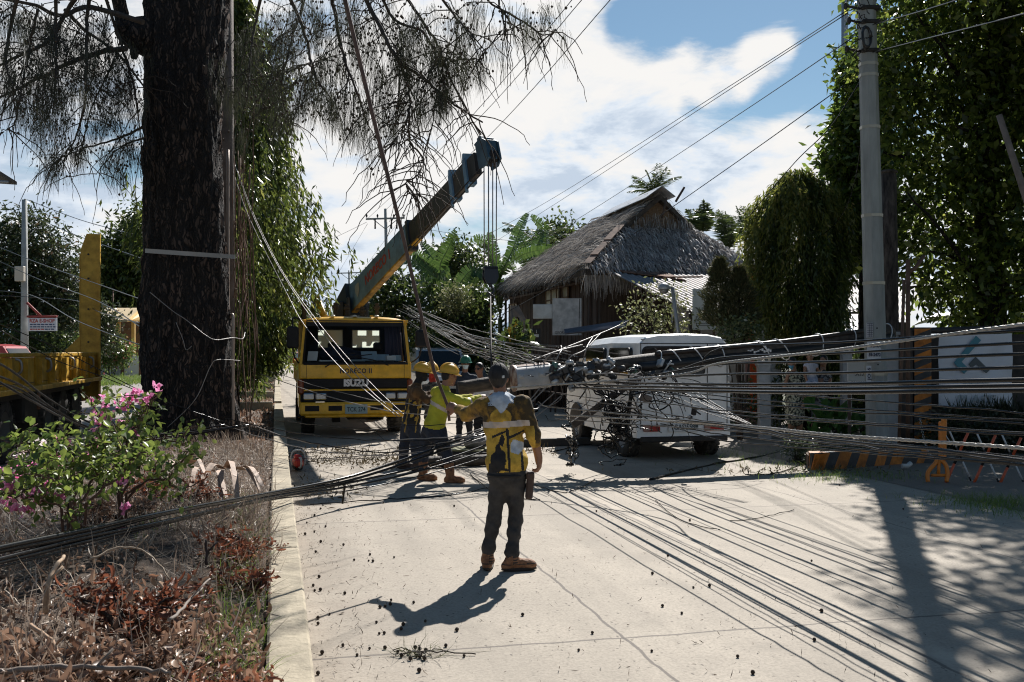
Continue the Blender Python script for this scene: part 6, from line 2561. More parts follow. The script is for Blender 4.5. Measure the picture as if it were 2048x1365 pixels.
def paint_front(fc,zi,J,hq,Rm):
 m=zi.copy()
 x,y,z=fc.T
 pel=J['pelvis']
 c=x-(pel[0]+(z-pel[2])*-.07)
 top=zi==2
 zb=1.157
 arm_or_up=(z>zb)|(np.abs(c)>.24)|(y>pel[1]+.16)
 m[top&~arm_or_up]=6
 nx,ny,nz_=J['neck']
 dn=(nz_+.01-z)/.12
 m[top&(y<ny+.03)&(z<nz_+.09)&(dn<1)&(np.abs(x-nx-.006*np.sin(z*60))<.100*(1-np.clip(dn,0,1))+.008)]=5
 m[top&(y<ny-.04)&(np.abs(((x-nx)/.085)**2+((z-nz_+.15)/.075)**2)<1)&(m!=5)]=6
 m[top&(np.abs(z-zb-.012*c/.2-.01)<.024)&(np.abs(c)<.205)]=8
 back=top&(y<pel[1]+.03)&(z<zb-.02)
 sil=np.zeros(len(x),bool)
 for poly in([(-.135,.78),(-.12,.90),(-.085,.93),(-.075,.98),(-.045,1.0),(-.035,.95),(-.005,.93),(.0,.86),(-.02,.80),(-.06,.775)],[(-.055,.99),(-.03,1.06),(-.01,1.075),(.0,1.03),(-.02,.97)],[(.012,.78),(.03,.78),(.035,1.13),(.012,1.13)],[(.115,.78),(.137,.78),(.135,.93),(.117,.93)],[(-.10,.80),(.03,.77),(.03,.79),(-.09,.835)],[(-.10,1.055),(-.02,1.09),(.02,1.10),(.02,1.087),(-.10,1.035)],[(.02,1.05),(.16,1.10),(.16,1.085),(.03,1.03)],[(-.15,.765),(-.06,.765),(-.06,.80),(-.14,.84)]):
  sil|=shape(poly,c,z-.02)
 m[back&sil]=7
 sky_=shape([(.04,.93),(.10,.91),(.15,.95),(.15,1.0),(.07,1.03),(.04,.99)],c,z-.02)
 m[back&sky_&~sil]=5
 for a in('shL','shR'):
  q=J[a]+np.array((.06 if a=='shL' else-.09,0,.02))
  m[top&(np.abs(x-q[0])<.018)&(np.abs(z-q[2])<.014)&(np.abs(np.sin(x*260+z*210))>.5)&(y<q[1]+.02)]=5
  # worn sole
 m[(zi==4)&(z<.028)]=9
 for a in('anL','anR'):
  q=J[a]
  lace=(zi==4)&(np.abs(np.sin(z*150))>.80)&(z>.06)&(z<.17)&(y<q[1]+.2)&(np.abs(x-q[0]-.03)<.02)
  m[lace]=9
  m[(zi==4)&(np.abs(z-.060)<.004)&(y<q[1])]=9
 m[(zi==3)&(np.abs(z-(J['pelvis'][2]-.075))<.006)&(np.abs(np.abs(c)-.08)<.05)]=3
 return m
fm,J1,hq1,R1,T1=person(fbase,'man seen from behind in a black cap and printed yellow hoodie holding a long pole',dict(J=J,face=(.12,1,.02),hup=(.0,.05,1),vox=.0064,amp=.0045,girth=.95,hem=.03,pnL=(.35,.9,-.2),tsL=1,curlL=1.05,pnR=(-.9,.35,0),tsR=1,curlR=.75,cuffR=.42,cuffL=.80,extra=extra_front,paint=paint_front,trouser=.84,hs=.88,mats=[SKIN,HAIR,HOOD_A,JEAN,BOOT,HOOD_L,HOOD_B,HOOD_P,BAND,M('boot_sole',(0.03,0.022,0.018),.8)]))
# black cap with a small white patch at its strap
mb=MB()
Rq=Matrix(R1.tolist())
c=Vector(hq1(0,-.012,.030))
mb.ell(c,(.084,.098,.100),0,26,14,Rq,-.25)
for k in range(6):
 a=k*PI/6
 pts=[c+Rq@Vector((.085*math.sin(e)*math.cos(a*2),.099*math.sin(e)*math.sin(a*2),.101*math.cos(e))) for e in np.linspace(0,1.75,9)]
 mb.tube(pts,.003,4)
mb.ell(c+Rq@Vector((0,0,.100)),(.012,.012,.007))
vs,fs=[],[]
for j,(r_,dz) in enumerate(((1.0,.0),(1.0,-.008))):
 for i in range(13):
  a=PI*(.12+.76*i/12)
  vs.append(c+Rq@Vector((.082*math.cos(a),.096*math.sin(a),-.02+dz)))
  vs.append(c+Rq@Vector((.085*math.cos(a),.096*math.sin(a)+.065*max(0,math.sin((a-.377)/2.388*PI))**.6,-.045+dz)))
for i in range(12):
 a=i*2
 fs+=[(a,a+2,a+3,a+1),(26+a,26+a+1,26+a+3,26+a+2),(a+1,a+3,26+a+3,26+a+1)]
mb.add(vs,fs,0)
capo=mb.build('cap',M('black_cap',(0.013,0.013,0.015),.8,var=.3,vscale=20,bump=.2,bscale=120),fm)
mb=MB()
mb.box(c+Rq@Vector((.046,-.081,-.010)),(.022,.006,.022),0,Rq@Matrix.Rotation(.55,3,'Z'),ch=.002)
mb.build('strap_label',M('label_white',(0.62,0.62,0.6),.6),capo)
# pouch and radio on his belt
mb=MB()
hp=Vector(J1['hipR'])+Vector((.085,-.03,.0))
mb.box(hp+Vector((.02,0,-.07)),(.06,.09,.20),0,(0,.08,0),ch=.015)
mb.box(hp+Vector((.025,0,.02)),(.065,.095,.06),0,ch=.012)
mb.build('belt_pouch',M('pouch_leather',(0.06,0.035,0.026),.7,var=.3,vscale=14),fm)
mb=MB()
pel=J1['pelvis']
ring=[(pel[0]+.150*math.cos(a),pel[1]+.112*math.sin(a),pel[2]-.055) for a in np.linspace(0,2*PI,28)]
mb.tube(ring,.014,6)
mb.build('belt',BLK,fm)
# the long pole in his hand
hp=Vector(J1['wrL'])+fbase+Vector((-.075,.05,.015))
t=thing('long_pole',tuple(hp),'long thin brown pole held up by the man in the printed hoodie','pole')
a=hp+Vector((.012,0,-.12))
q1,q2=P(868,742,hp.y+.02),P(690,0,hp.y+.1)
q3=P(655,-150,hp.y+.1)
mb=MB()
mb.tube([Vector(p)-hp for p in(a,hp,q1,q1.lerp(q2,.35)+Vector((.01,0,0)),q1.lerp(q2,.7),q2,q3)],[.012,.013,.014,.016,.018,.019,.02],8)
mb.build('shaft',M('bamboo_brown',(0.085,0.048,0.034),.6,var=.4,vscale=3,stretch=(1,1,3)),t)
# ---- worker in the lime hoodie, leaning forward with both arms out
LIME=M('lime_hoodie',(0.42,0.38,0.018),.8,var=.14,vscale=6,bump=.35,bscale=45,col2=(0.50,0.47,0.03))
D1=13.25
b=Vector((P(885,0,D1).x,D1,0))
J=limbs(D1,dict(head=(898,752,.05),neck=(889,779,.02),pelvis=(868,855,0),shL=(873,785,.18),shR=(895,795,-.16),elL=(915,800,.32),wrL=(942,795,.38),elR=(932,806,-.16),wrR=(960,795,.0),hipL=(858,862,.10),hipR=(878,862,-.06),knL=(847,905,.22),anL=(846,942,.2),toL=(870,955,.15),knR=(893,905,-.02),anR=(900,945,-.05),toR=(935,955,-.1)))
def extra_lime(B,J,T,hq):
 n=J['neck']
 B.el(2,n+np.array((-.07,-.03,-.03)),(.085,.11,.075),None,.04)
 for a in('L','R'):
  an,kn=J['an'+a],J['kn'+a]
  B.rc(4,an+(kn-an)*.02,an+(kn-an)*.42,.062,.066,.02)
def paint_lime(fc,zi,J,hq,Rm):
 m=zi.copy()
 x,y,z=fc.T
 ax_=J['neck']-J['pelvis']
 t_=((fc-J['pelvis'])@ax_)/(ax_@ax_)
 m[(zi==2)&(np.abs(t_-.58+(x-J['pelvis'][0])*.5)<.05)&(t_<.8)]=6
 d=nrm(J['wrR']-J['elR'])
 m[(zi==2)&(np.abs(((fc-J['elR'])@d)-.05)<.018)]=6
 return m
wl,J2,hq2,R2,T2=person(b,'worker in a lime yellow hoodie and yellow hard hat leaning forward to pull',dict(J=J,face=(.86,.45,-.18),girth=1.08,pnL=(0,-.3,-1),tsL=-1,curlL=.9,pnR=(0,.2,-1),tsR=1,curlR=.9,extra=extra_lime,paint=paint_lime,cloth=1.22,trouser=1.08,mats=[SKIN,M('black_mask_cloth',(0.015,0.015,0.017),.9),LIME,NAVY,BOOT,LIME,BAND]))
helmet(wl,hq2,R2,YH)
# ---- worker in brown sleeves with a cloth-wrapped face, left of him
BROWN=M('brown_jersey',(0.10,0.050,0.022),.85,var=.4,vscale=9,bump=.3,col2=(0.16,0.085,0.03))
D2=14.6
b=Vector((P(823,0,D2).x,D2,0))
J=limbs(D2,dict(head=(845,748,.05),neck=(833,772,.02),pelvis=(822,846,0),shL=(825,778,.16),shR=(834,783,-.16),elL=(850,793,.25),wrL=(872,784,.3),elR=(853,799,-.2),wrR=(876,792,-.05),hipL=(815,856,.08),hipR=(828,856,-.06),knL=(808,896,.12),anL=(806,922,.15),toL=(826,930,.12),knR=(832,898,-.1),anR=(832,926,-.12),toR=(858,932,-.12)))
def paint_brown(fc,zi,J,hq,Rm):
 m=zi.copy()
 x,y,z=fc.T
 ax_=J['neck']-J['pelvis']
 t_=((fc-J['pelvis'])@ax_)/(ax_@ax_)
 arm=np.linalg.norm(fc-J['elR'],axis=1)<.3
 core=(zi==2)&(t_<.80)&~((np.linalg.norm(fc-J['elR'],axis=1)<.17)|(np.linalg.norm(fc-J['elL'],axis=1)<.15))
 dark=core&(np.sin(x*23+z*31+1)+.7*np.sin(z*50-x*60)<.75)&(t_<.62)
 m[dark]=6
 m[core&~dark&(t_<.6)]=7
 m[(zi==0)&(z>J['neck'][2]-.02)&(fc@np.array((0,0,1.))<hq(0,0,.02)[2])]=5
 return m
wb,J3,hq3,R3,T3=person(b,'worker in brown sleeves and yellow hard hat with a black cloth over his face',dict(J=J,face=(.90,.20,-.15),girth=1.02,pnL=(0,0,-1),tsL=-1,curlL=.8,pnR=(0,0,-1),tsR=1,curlR=.8,paint=paint_brown,cloth=1.15,trouser=1.1,mats=[SKIN,M('black_mask_cloth',(0.015,0.015,0.017)),BROWN,NAVY,BOOTD,M('black_mask_cloth',(0.015,0.015,0.017)),HOOD_P,HOOD_B]))
helmet(wb,hq3,R3,YH)
mb=MB()
Rq=Matrix(R3.tolist())
mb.ell(Vector(hq3(0,.075,.012)),(.058,.03,.026),0,14,8,Rq)
mb.build('goggles',M('blue_goggles',(0.03,0.10,0.19),.12,.2),wb)
mb=MB()
mb.lathe(Vector(hq3(.055,.10,.085)),[(0,.004),(.02,.004),(.022,0)],Rq@Vector((.5,.85,.15)),12)
mb.build('helmet_badge',M('badge_teal',(0.08,0.22,0.24),.5),wb)
mb=MB()
for dx in(-.10,.05):
 q=[Vector(J3['shR'])+Vector((dx,-.11,-.10)),Vector(J3['shR'])+Vector((dx-.02,-.14,-.28)),Vector(J3['shR'])+Vector((dx-.05,-.15,-.5)),Vector(J3['shR'])+Vector((dx-.06,-.14,-.58))]
 mb.tube(wobble(q,.004,5),.018,6,squash=.5)
mb.build('harness_strap',M('strap_ochre',(0.30,0.19,0.04),.8,var=.4,vscale=20),wb)
# ---- third hard hat, between them, in a red face cloth
D3=16.0
b=Vector((P(866,0,D3).x,D3,0))
J=limbs(D3,dict(head=(863,745,0),neck=(866,768,.05),pelvis=(869,838,.1),shL=(851,776,.02),shR=(882,776,.05),elL=(850,802,-.12),wrL=(868,796,-.3),elR=(886,802,-.1),wrR=(898,800,-.3),hipL=(862,845,.1),hipR=(877,845,.1),knL=(860,882,.1),anL=(860,911,.1),toL=(858,918,-.1),knR=(880,882,.1),anR=(881,911,.1),toR=(884,918,-.1)))
def paint_red(fc,zi,J,hq,Rm):
 m=zi.copy()
 low=(fc[:,2]<hq(0,0,-.0)[2])&(fc[:,2]>J['neck'][2]+.0)
 m[(zi==0)&low]=5
 return m
wr_,J4,hq4,R4,T4=person(b,'worker in a yellow hard hat and red face cloth behind the other two helmets',dict(J=J,face=(.35,-.92,-.1),pnL=(0,0,-1),tsL=-1,pnR=(0,0,-1),tsR=1,curlL=.8,curlR=.8,paint=paint_red,trouser=1.05,mats=[SKIN,M('black_mask_cloth',(0.015,0.015,0.017)),M('camo_shirt',(0.035,0.033,0.03),.85,vscale=16,col2=(0.16,0.14,0.12),lo=.48,hi=.56),NAVY,BOOTD,M('red_cloth',(0.42,0.035,0.02),.8)]))
helmet(wr_,hq4,R4,YH)
# ---- green helmet, blue mask, telephone at his ear
D4=19.6
b=Vector((P(930,0,D4).x,D4,0))
J=limbs(D4,dict(head=(931,728,0),neck=(930,749,.05),pelvis=(928,806,.1),shL=(913,756,.05),shR=(948,757,.05),elL=(904,768,-.05),wrL=(914,741,-.06),elR=(953,781,.02),wrR=(950,803,-.05),hipL=(922,812,.1),hipR=(936,812,.1),knL=(919,845,.08),anL=(918,871,.1),toL=(912,877,-.1),knR=(938,845,.08),anR=(940,872,.1),toR=(946,878,-.1)))
J['hdL']=J['wrL']+Vector((.25,.1,1))
def paint_green(fc,zi,J,hq,Rm):
 m=zi.copy()
 q=(fc-hq(0,0,0))@Rm
 m[(zi==0)&(q[:,1]>.02)&(q[:,2]<-.018)&(q[:,2]>-.105)]=5
 m[(zi==0)&(q[:,1]>.055)&(np.abs(q[:,2]-.012)<.008)&(np.abs(np.abs(q[:,0])-.032)<.015)]=1
 return m
NAVYT=M('navy_shirt',(0.02,0.028,0.045),.85,var=.25,vscale=8,bump=.3)
wg,J5,hq5,R5,T5=person(b,'man in a green hard hat and pale blue face mask telephoning',dict(J=J,face=(.10,-1,-.06),sleeve='short',girth=1.05,pnL=(1,.1,-.2),tsL=-1,curlL=.75,pnR=(-1,0,0),tsR=-1,curlR=.6,paint=paint_green,boots=False,mats=[SKIN,HAIR,NAVYT,M('black_trousers',(0.014,0.014,0.016),.9,var=.3,vscale=8),M('pale_shoe',(0.35,0.34,0.33),.7),M('mask_blue',(0.50,0.60,0.62),.8)]))
helmet(wg,hq5,R5,M('helmet_green',(0.02,0.18,0.11),.35,coat=.3))
mb=MB()
mb.box(Vector(hq5(-.092,.01,-.005)),(.012,.07,.14),0,Matrix(R5.tolist()),ch=.004)
t=mb.build('telephone',BLK)
tag(t,'black telephone held to the ear of the green helmeted man','telephone')
t.location=b
# ---- dark haired man in a white shirt and sunglasses
D5=19.0
b=Vector((P(962,0,D5).x,D5,0))
J=limbs(D5,dict(head=(958,738,0),neck=(961,760,.05),pelvis=(963,816,.1),shL=(944,770,.0),shR=(980,771,.08),elL=(942,796,.0),wrL=(950,818,-.1),elR=(984,796,.08),wrR=(980,820,.0),hipL=(956,822,.1),hipR=(971,822,.1),knL=(955,853,.08),anL=(954,878,.1),toL=(948,885,-.1),knR=(973,853,.08),anR=(975,880,.1),toR=(980,886,-.1)))
ww,J6,hq6,R6,T6=person(b,'dark haired man in sunglasses and an open white shirt',dict(J=J,face=(-.55,-.83,-.1),sleeve='short',girth=1.04,pnL=(1,0,0),tsL=1,pnR=(-1,0,0),tsR=-1,boots=False,mats=[SKIN,HAIR,M('white_shirt',(0.52,0.53,0.56),.8,var=.1,vscale=8,bump=.4),M('black_trousers',(0.014,0.014,0.016)),BOOTD,SKIN]))
mb=MB()
Rq=Matrix(R6.tolist())
for s in(-1,1):
 mb.ell(Vector(hq6(s*.032,.082,.006)),(.028,.010,.020),0,12,7,Rq)
 mb.tube([Vector(hq6(s*.058,.075,.012)),Vector(hq6(s*.080,.0,.012))],.004,5)
mb.tube([Vector(hq6(-.01,.094,.012)),Vector(hq6(.01,.094,.012))],.004,5)
mb.build('sunglasses',M('dark_lens',(0.01,0.01,0.012),.08),ww)
# ---- woman in a patterned dress, mask under her chin
D6=19.2
b=Vector((P(1589,0,D6).x,D6,0))
gz=.05
J=limbs(D6,dict(head=(1584,727,0),neck=(1589,748,.02),pelvis=(1590,803,.05),shL=(1573,757,.05),shR=(1606,757,.05),elL=(1568,780,-.08),wrL=(1575,754,-.16),elR=(1611,783,.0),wrR=(1608,806,-.08),hipL=(1584,810,.05),hipR=(1597,810,.05),knL=(1583,842,.05),anL=(1583,870,.05),toL=(1578,878,-.1),knR=(1598,842,.05),anR=(1600,870,.05),toR=(1604,878,-.1)))
J['hdL']=J['wrL']+Vector((.15,.1,1))
def extra_dress(B,J,T,hq):
 B.rc(2,J['pelvis']+np.array((0,0,.05)),J['pelvis']+np.array((0,.0,-.30)),.165,.185,.05)
def paint_mask(fc,zi,J,hq,Rm):
 m=zi.copy()
 q=(fc-hq(0,0,0))@Rm
 m[(zi==0)&(q[:,1]>.02)&(q[:,2]<-.04)&(q[:,2]>-.12)]=5
 m[(zi==0)&(q[:,1]>.055)&(np.abs(q[:,2]-.012)<.008)&(np.abs(np.abs(q[:,0])-.032)<.015)]=1
 return m
wd_,J7,hq7,R7,T7=person(b,'woman in a black and cream patterned dress with a blue mask below her mouth',dict(J=J,face=(-.75,-.62,-.05),sleeve='short',girth=1.14,pnL=(.7,.5,0),tsL=-1,curlL=.7,pnR=(-1,0,0),tsR=-1,boots=False,bare=0,extra=extra_dress,paint=paint_mask,long_hair=True,s=.96,mats=[SKIN2,HAIR,M('patterned_dress',(0.03,0.032,0.025),.85,vscale=24,detail=3,col2=(0.52,0.50,0.36),lo=.47,hi=.53),M('patterned_dress',(0.03,0.03,0.03)),BOOTD,M('mask_sky',(0.12,0.36,0.52),.8)]))
# ---- woman in a striped top carrying a child on her arm
D7=19.4
b=Vector((P(1640,0,D7).x,D7,0))
J=limbs(D7,dict(head=(1647,722,.05),neck=(1645,744,.07),pelvis=(1638,804,.08),shL=(1628,753,.05),shR=(1659,755,.1),elL=(1617,775,-.10),wrL=(1634,766,-.24),elR=(1656,778,-.05),wrR=(1634,776,-.24),hipL=(1632,812,.08),hipR=(1646,812,.08),knL=(1630,842,.05),anL=(1629,870,.08),toL=(1624,878,-.1),knR=(1646,842,.05),anR=(1648,870,.08),toR=(1650,878,-.1)))
ws,J8,hq8,R8,T8=person(b,'woman in a dark sleeveless top and shorts carrying a small child',dict(J=J,face=(-.6,-.78,.05),sleeve='none',pnL=(1,0,.3),tsL=1,pnR=(-.6,0,.8),tsR=-1,curlL=.6,curlR=.6,boots=False,bare=0,long_hair=True,s=.97,mats=[SKIN2,HAIR,M('dark_vest',(0.035,0.035,0.04),.85,vscale=20,col2=(0.3,0.3,0.32),lo=.52,hi=.56),M('grey_shorts',(0.25,0.25,0.26),.85,vscale=14,var=.3),BOOTD,SKIN2]))
D8=19.05
b=Vector((P(1624,0,D8).x,D8,P(0,775,D8).z))
k=D8/F
J=limbs(D8,dict(head=(1620,714,0),neck=(1621,727,.02),pelvis=(1624,757,.05),shL=(1611,732,.03),shR=(1632,732,.03),elL=(1609,748,-.03),wrL=(1613,760,-.05),elR=(1637,746,.08),wrR=(1644,738,.18),hipL=(1619,759,.05),hipR=(1629,759,.05),knL=(1616,772,-.14),anL=(1616,790,-.08),toL=(1612,795,-.2),knR=(1632,770,-.10),anR=(1634,788,-.05),toR=(1632,794,-.16)))
def child():
 base=b
 Jl={k_:np.array(v)-np.array(base) for k_,v in J.items()}
 t=thing('person',tuple(base),'small child in a white vest and pale shorts carried on an arm','person')
 B=Body()
 s=.78
 Rm,hq=head(B,0,1,Jl['head'],(-.25,-.95,-.05),(0,0,1),s,True,Jl['neck'])
 B.rc(2,Jl['neck']-np.array((0,0,.04)),Jl['pelvis'],.082,.088,.04)
 B.rc(2,Jl['shL'],Jl['shR'],.045,.045,.03)
 B.rc(3,Jl['pelvis']+np.array((0,0,.01)),Jl['pelvis']-np.array((0,0,.04)),.092,.09,.03)
 for a in('L','R'):
  B.rc(0,Jl['sh'+a],Jl['el'+a],.034,.029,.02)
  B.rc(0,Jl['el'+a],Jl['wr'+a],.029,.021,.02)
  hand(B,0,Jl['wr'+a],Jl['wr'+a]-Jl['el'+a],(0,.3,-1),1 if a=='L' else-1,.5,.6)
  B.rc(3,Jl['hip'+a],Jl['hip'+a]+(Jl['kn'+a]-Jl['hip'+a])*.8,.058,.054,.03)
  B.rc(0,Jl['hip'+a],Jl['kn'+a],.044,.038,.03)
  B.rc(0,Jl['kn'+a],Jl['an'+a],.038,.026,.03)
  d=nrm(Jl['to'+a]-Jl['an'+a])
  B.rc(4,Jl['an'+a],Jl['an'+a]+d*.09,.029,.025,.02)
 V,Fq,zi,fc=B.mesh(.0085,6,(2,3),.003)
 np_mesh('body',V,Fq,[SKIN2,HAIR,M('child_white',(0.52,0.52,0.58),.85),M('child_blue',(0.35,0.38,0.48),.85),BOOTD,SKIN2],t,True,zi)
child()
# ================================================================== TREES AND PLANTS
def bark_material():
 """deep broken plates: stretched cells with dark cracks between them"""
 m=bpy.data.materials.new('furrowed_bark')
 m.use_nodes=True
 N,L=m.node_tree.nodes,m.node_tree.links
 b=N['Principled BSDF']
 b.inputs['Roughness'].default_value=.95
 tc=N.new('ShaderNodeTexCoord')
 mp=N.new('ShaderNodeMapping')
 mp.inputs['Scale'].default_value=(1,1,.22)
 ns=N.new('ShaderNodeTexNoise')
 ns.inputs['Scale'].default_value=3.5
 ns.inputs['Detail'].default_value=6
 L.new(tc.outputs['Object'],ns.inputs[0])
 va=N.new('ShaderNodeVectorMath')
 va.operation='MULTIPLY_ADD'
 va.inputs[1].default_value=(.22,.22,.22)
 L.new(ns.outputs['Color'],va.inputs[0])
 L.new(tc.outputs['Object'],va.inputs[2])
 L.new(va.outputs[0],mp.inputs[0])
 hs=[]
 for sc in(8.0,19.0):
  v=N.new('ShaderNodeTexVoronoi')
  v.feature='DISTANCE_TO_EDGE'
  v.inputs['Scale'].default_value=sc
  L.new(mp.outputs[0],v.inputs['Vector'])
  r=N.new('ShaderNodeMapRange')
  r.inputs['From Max'].default_value=.16
  L.new(v.outputs[0],r.inputs[0])
  hs.append(r.outputs[0])
 mu=N.new('ShaderNodeMath')
 mu.operation='MULTIPLY'
 L.new(hs[0],mu.inputs[0])
 L.new(hs[1],mu.inputs[1])
 n2=N.new('ShaderNodeTexNoise')
 n2.inputs['Scale'].default_value=1.6
 n2.inputs['Detail'].default_value=10
 n2.inputs['Roughness'].default_value=.7
 L.new(mp.outputs[0],n2.inputs[0])
 m2=N.new('ShaderNodeMath')
 m2.operation='MULTIPLY'
 L.new(mu.outputs[0],m2.inputs[0])
 L.new(n2.outputs[0],m2.inputs[1])
 cr=N.new('ShaderNodeValToRGB')
 cr.color_ramp.elements[0].color=(0.006,0.005,0.005,1)
 cr.color_ramp.elements[1].position=.62
 cr.color_ramp.elements[1].color=(0.105,0.072,0.056,1)
 x=cr.color_ramp.elements.new(.28)
 x.color=(0.026,0.020,0.018,1)
 L.new(m2.outputs[0],cr.inputs[0])
 L.new(cr.outputs[0],b.inputs['Base Color'])
 bp=N.new('ShaderNodeBump')
 bp.inputs['Strength'].default_value=1
 bp.inputs['Distance'].default_value=.06
 L.new(mu.outputs[0],bp.inputs['Height'])
 L.new(bp.outputs[0],b.inputs['Normal'])
 return m
BARK_D=bark_material()
BARK=M('twig_bark',(0.045,0.033,0.025),.9,var=.4,vscale=6)
NEED=LEAF('casuarina_needle',(0.022,0.026,0.014),(0.060,0.062,0.034),.22,.6)
CONE=M('casuarina_cone',(0.045,0.03,0.02),.9,var=.3,vscale=30)
def to_local(pts,t):
 inv=world_of(t).inverted()
 return[inv@Vector(p) for p in pts]
 # ---- the great casuarina
tb0=P(378,862,16.4)
tb0.z=.3
big=thing('casuarina_tree',tb0,'huge dark furrowed trunk with drooping needle branches rising from the median','tree')
mb=MB()
nseg,nr=70,72
vs,fs=[],[]
for j in range(nseg+1):
 y=880-(880+260)*j/nseg
 tt=np.clip((880-y)/1140,0,1)
 xl=np.interp(y,[-260,0,250,500,640,760,830,880],[300,288,290,291,284,286,300,330-18])
 xr=np.interp(y,[-260,0,250,500,640,760,830,880],[448,455,441,452,460,462,466,470])
 c=P((xl+xr)/2,y,16.4)
 rad=(xr-xl)/2/F*16.4*.95
 for i in range(nr):
  a=2*PI*i/nr
  rid=.030*math.sin(a*19+2.2*math.sin(j*.31))+.026*math.sin(a*31+1.5*math.sin(j*.47+2)+1)+.02*math.sin(a*47-j*.7)+.035*math.sin(a*5+j*.12)
  rid+=.02*math.sin(j*1.7+a*9)+random.gauss(0,.012)
  fl=1+.30*max(0,1-tt*8)**2*(.55+.45*math.sin(a*6+1))
  r_=rad*(1+rid)*fl
  vs.append((c.x+r_*math.cos(a),c.y+r_*math.sin(a),c.z))
for j in range(nseg):
 for i in range(nr):
  i2=(i+1)%nr
  fs.append((j*nr+i,j*nr+i2,(j+1)*nr+i2,(j+1)*nr+i))
mb.add(vs,fs,0,True)
trunk=mb.build('trunk',BARK_D,big,world=True)
mb=MB()
mb.tube(wobble([P(330,86,16.3),P(285,72,16),P(258,66,15.9),P(247,46,15.8),P(240,15,15.8),P(228,-80,15.6)],.01,5),[.34,.34,.33,.32,.31,.30,.29,.27,.25,.24,.22,.20,.18,.16,.14,.125,.12,.115,.11,.11,.11,.11,.11,.11,.11,.11],12)
mb.tube([P(270,95,15.9),P(268,118,15.9)],[.10,.05],8)
mb.build('limb',BARK_D,big,world=True)
def branch(pts,r0,r1,mb,n=6,amp=.006):
 q=wobble(pts,amp,6)
 mb.tube(q,list(np.linspace(r0,r1,len(q))),n)
 return q
rr=random.Random(21)
L_PATHS=[([(252,98),(205,104),(165,116),(120,135),(75,158),(-40,215)],15.2,.045,.016),([(285,45),(180,15),(120,32),(60,8),(-60,-10)],15.0,.045,.02),([(160,-20),(128,32),(95,84),(42,110),(-30,150)],14.0,.04,.012),([(130,20),(172,62),(240,112),(290,178)],15.4,.035,.012),([(285,255),(235,278),(165,298),(116,318)],15.6,.022,.006),([(288,276),(238,296),(192,350)],15.6,.018,.005),([(180,-30),(175,40),(172,130),(168,210),(150,280),(110,330)],14.2,.03,.006),([(110,-30),(112,60),(112,150),(105,230)],13.6,.028,.006),([(200,-40),(232,60),(262,150),(275,220),(282,300)],15.4,.03,.006),([(40,-30),(20,60),(12,130),(30,180)],12.6,.028,.006),([(230,120),(205,170),(180,225),(165,300)],15.2,.02,.005),([(75,20),(60,90),(45,170),(30,245),(4,262)],13.0,.02,.005),]
R_PATHS=[([(700,-60),(732,0),(768,70),(797,122),(850,160),(900,203),(965,245)],12.2,.035,.010),([(797,122),(812,160),(820,200),(818,240),(820,282),(848,318),(836,348),(812,368),(824,388),(838,391)],12.2,.018,.005),([(780,-60),(822,10),(868,78),(905,165),(962,270)],12.8,.026,.010),([(560,-40),(600,40),(625,130),(640,170),(665,200)],13.4,.03,.006),([(655,-60),(672,40),(690,120),(715,190),(735,250)],12.6,.03,.006),([(620,-50),(600,30),(575,110),(562,190),(585,250)],14.0,.028,.005),([(990,-40),(1000,10),(1010,68)],11.6,.016,.008),([(940,-40),(985,10),(1040,40),(1088,70),(1112,60)],11.6,.016,.005),([(740,-50),(790,40),(840,60),(880,110),(910,120),(950,118)],12.4,.022,.006),([(530,-40),(512,40),(500,110),(498,180)],15.0,.03,.006),([(860,-40),(900,20),(935,60),(968,100)],11.9,.02,.006),([(572,146),(610,130),(655,118)],13.6,.016,.008),([(818,240),(800,262),(788,290)],12.2,.008,.004),([(850,300),(865,250),(872,190)],12.2,.010,.005),]
mbt=MB()
anchors=[]
for paths,wgt in((L_PATHS,1.0),(R_PATHS,1.0)):
 for pts,D,r0,r1 in paths:
  q=branch([P(x,y,D+.25*math.sin(i*1.7)) for i,(x,y) in enumerate(pts)],r0,r1,mbt)
  anchors+=[(p,D) for p in q[3:]]
  # side twigs grown from the branches
tw=[]
for p,D in anchors:
 for _ in range(2):
  if rr.random()<.55:
   d=Vector((rr.gauss(0,.8),rr.gauss(0,.5),rr.uniform(-1.1,.1))).normalized()
   ln=rr.uniform(.25,.85)
   pts=[p,p+d*ln*.4+Vector((0,0,-.03)),p+d*ln*.75+Vector((0,0,-.14)),p+d*ln*.95+Vector((0,0,-.32))]
   q=wobble(pts,.01,3)
   mbt.tube(q,list(np.linspace(.008,.0035,len(q))),4)
   tw+=q[3:]
mbt.build('branch',BARK,big,world=True)
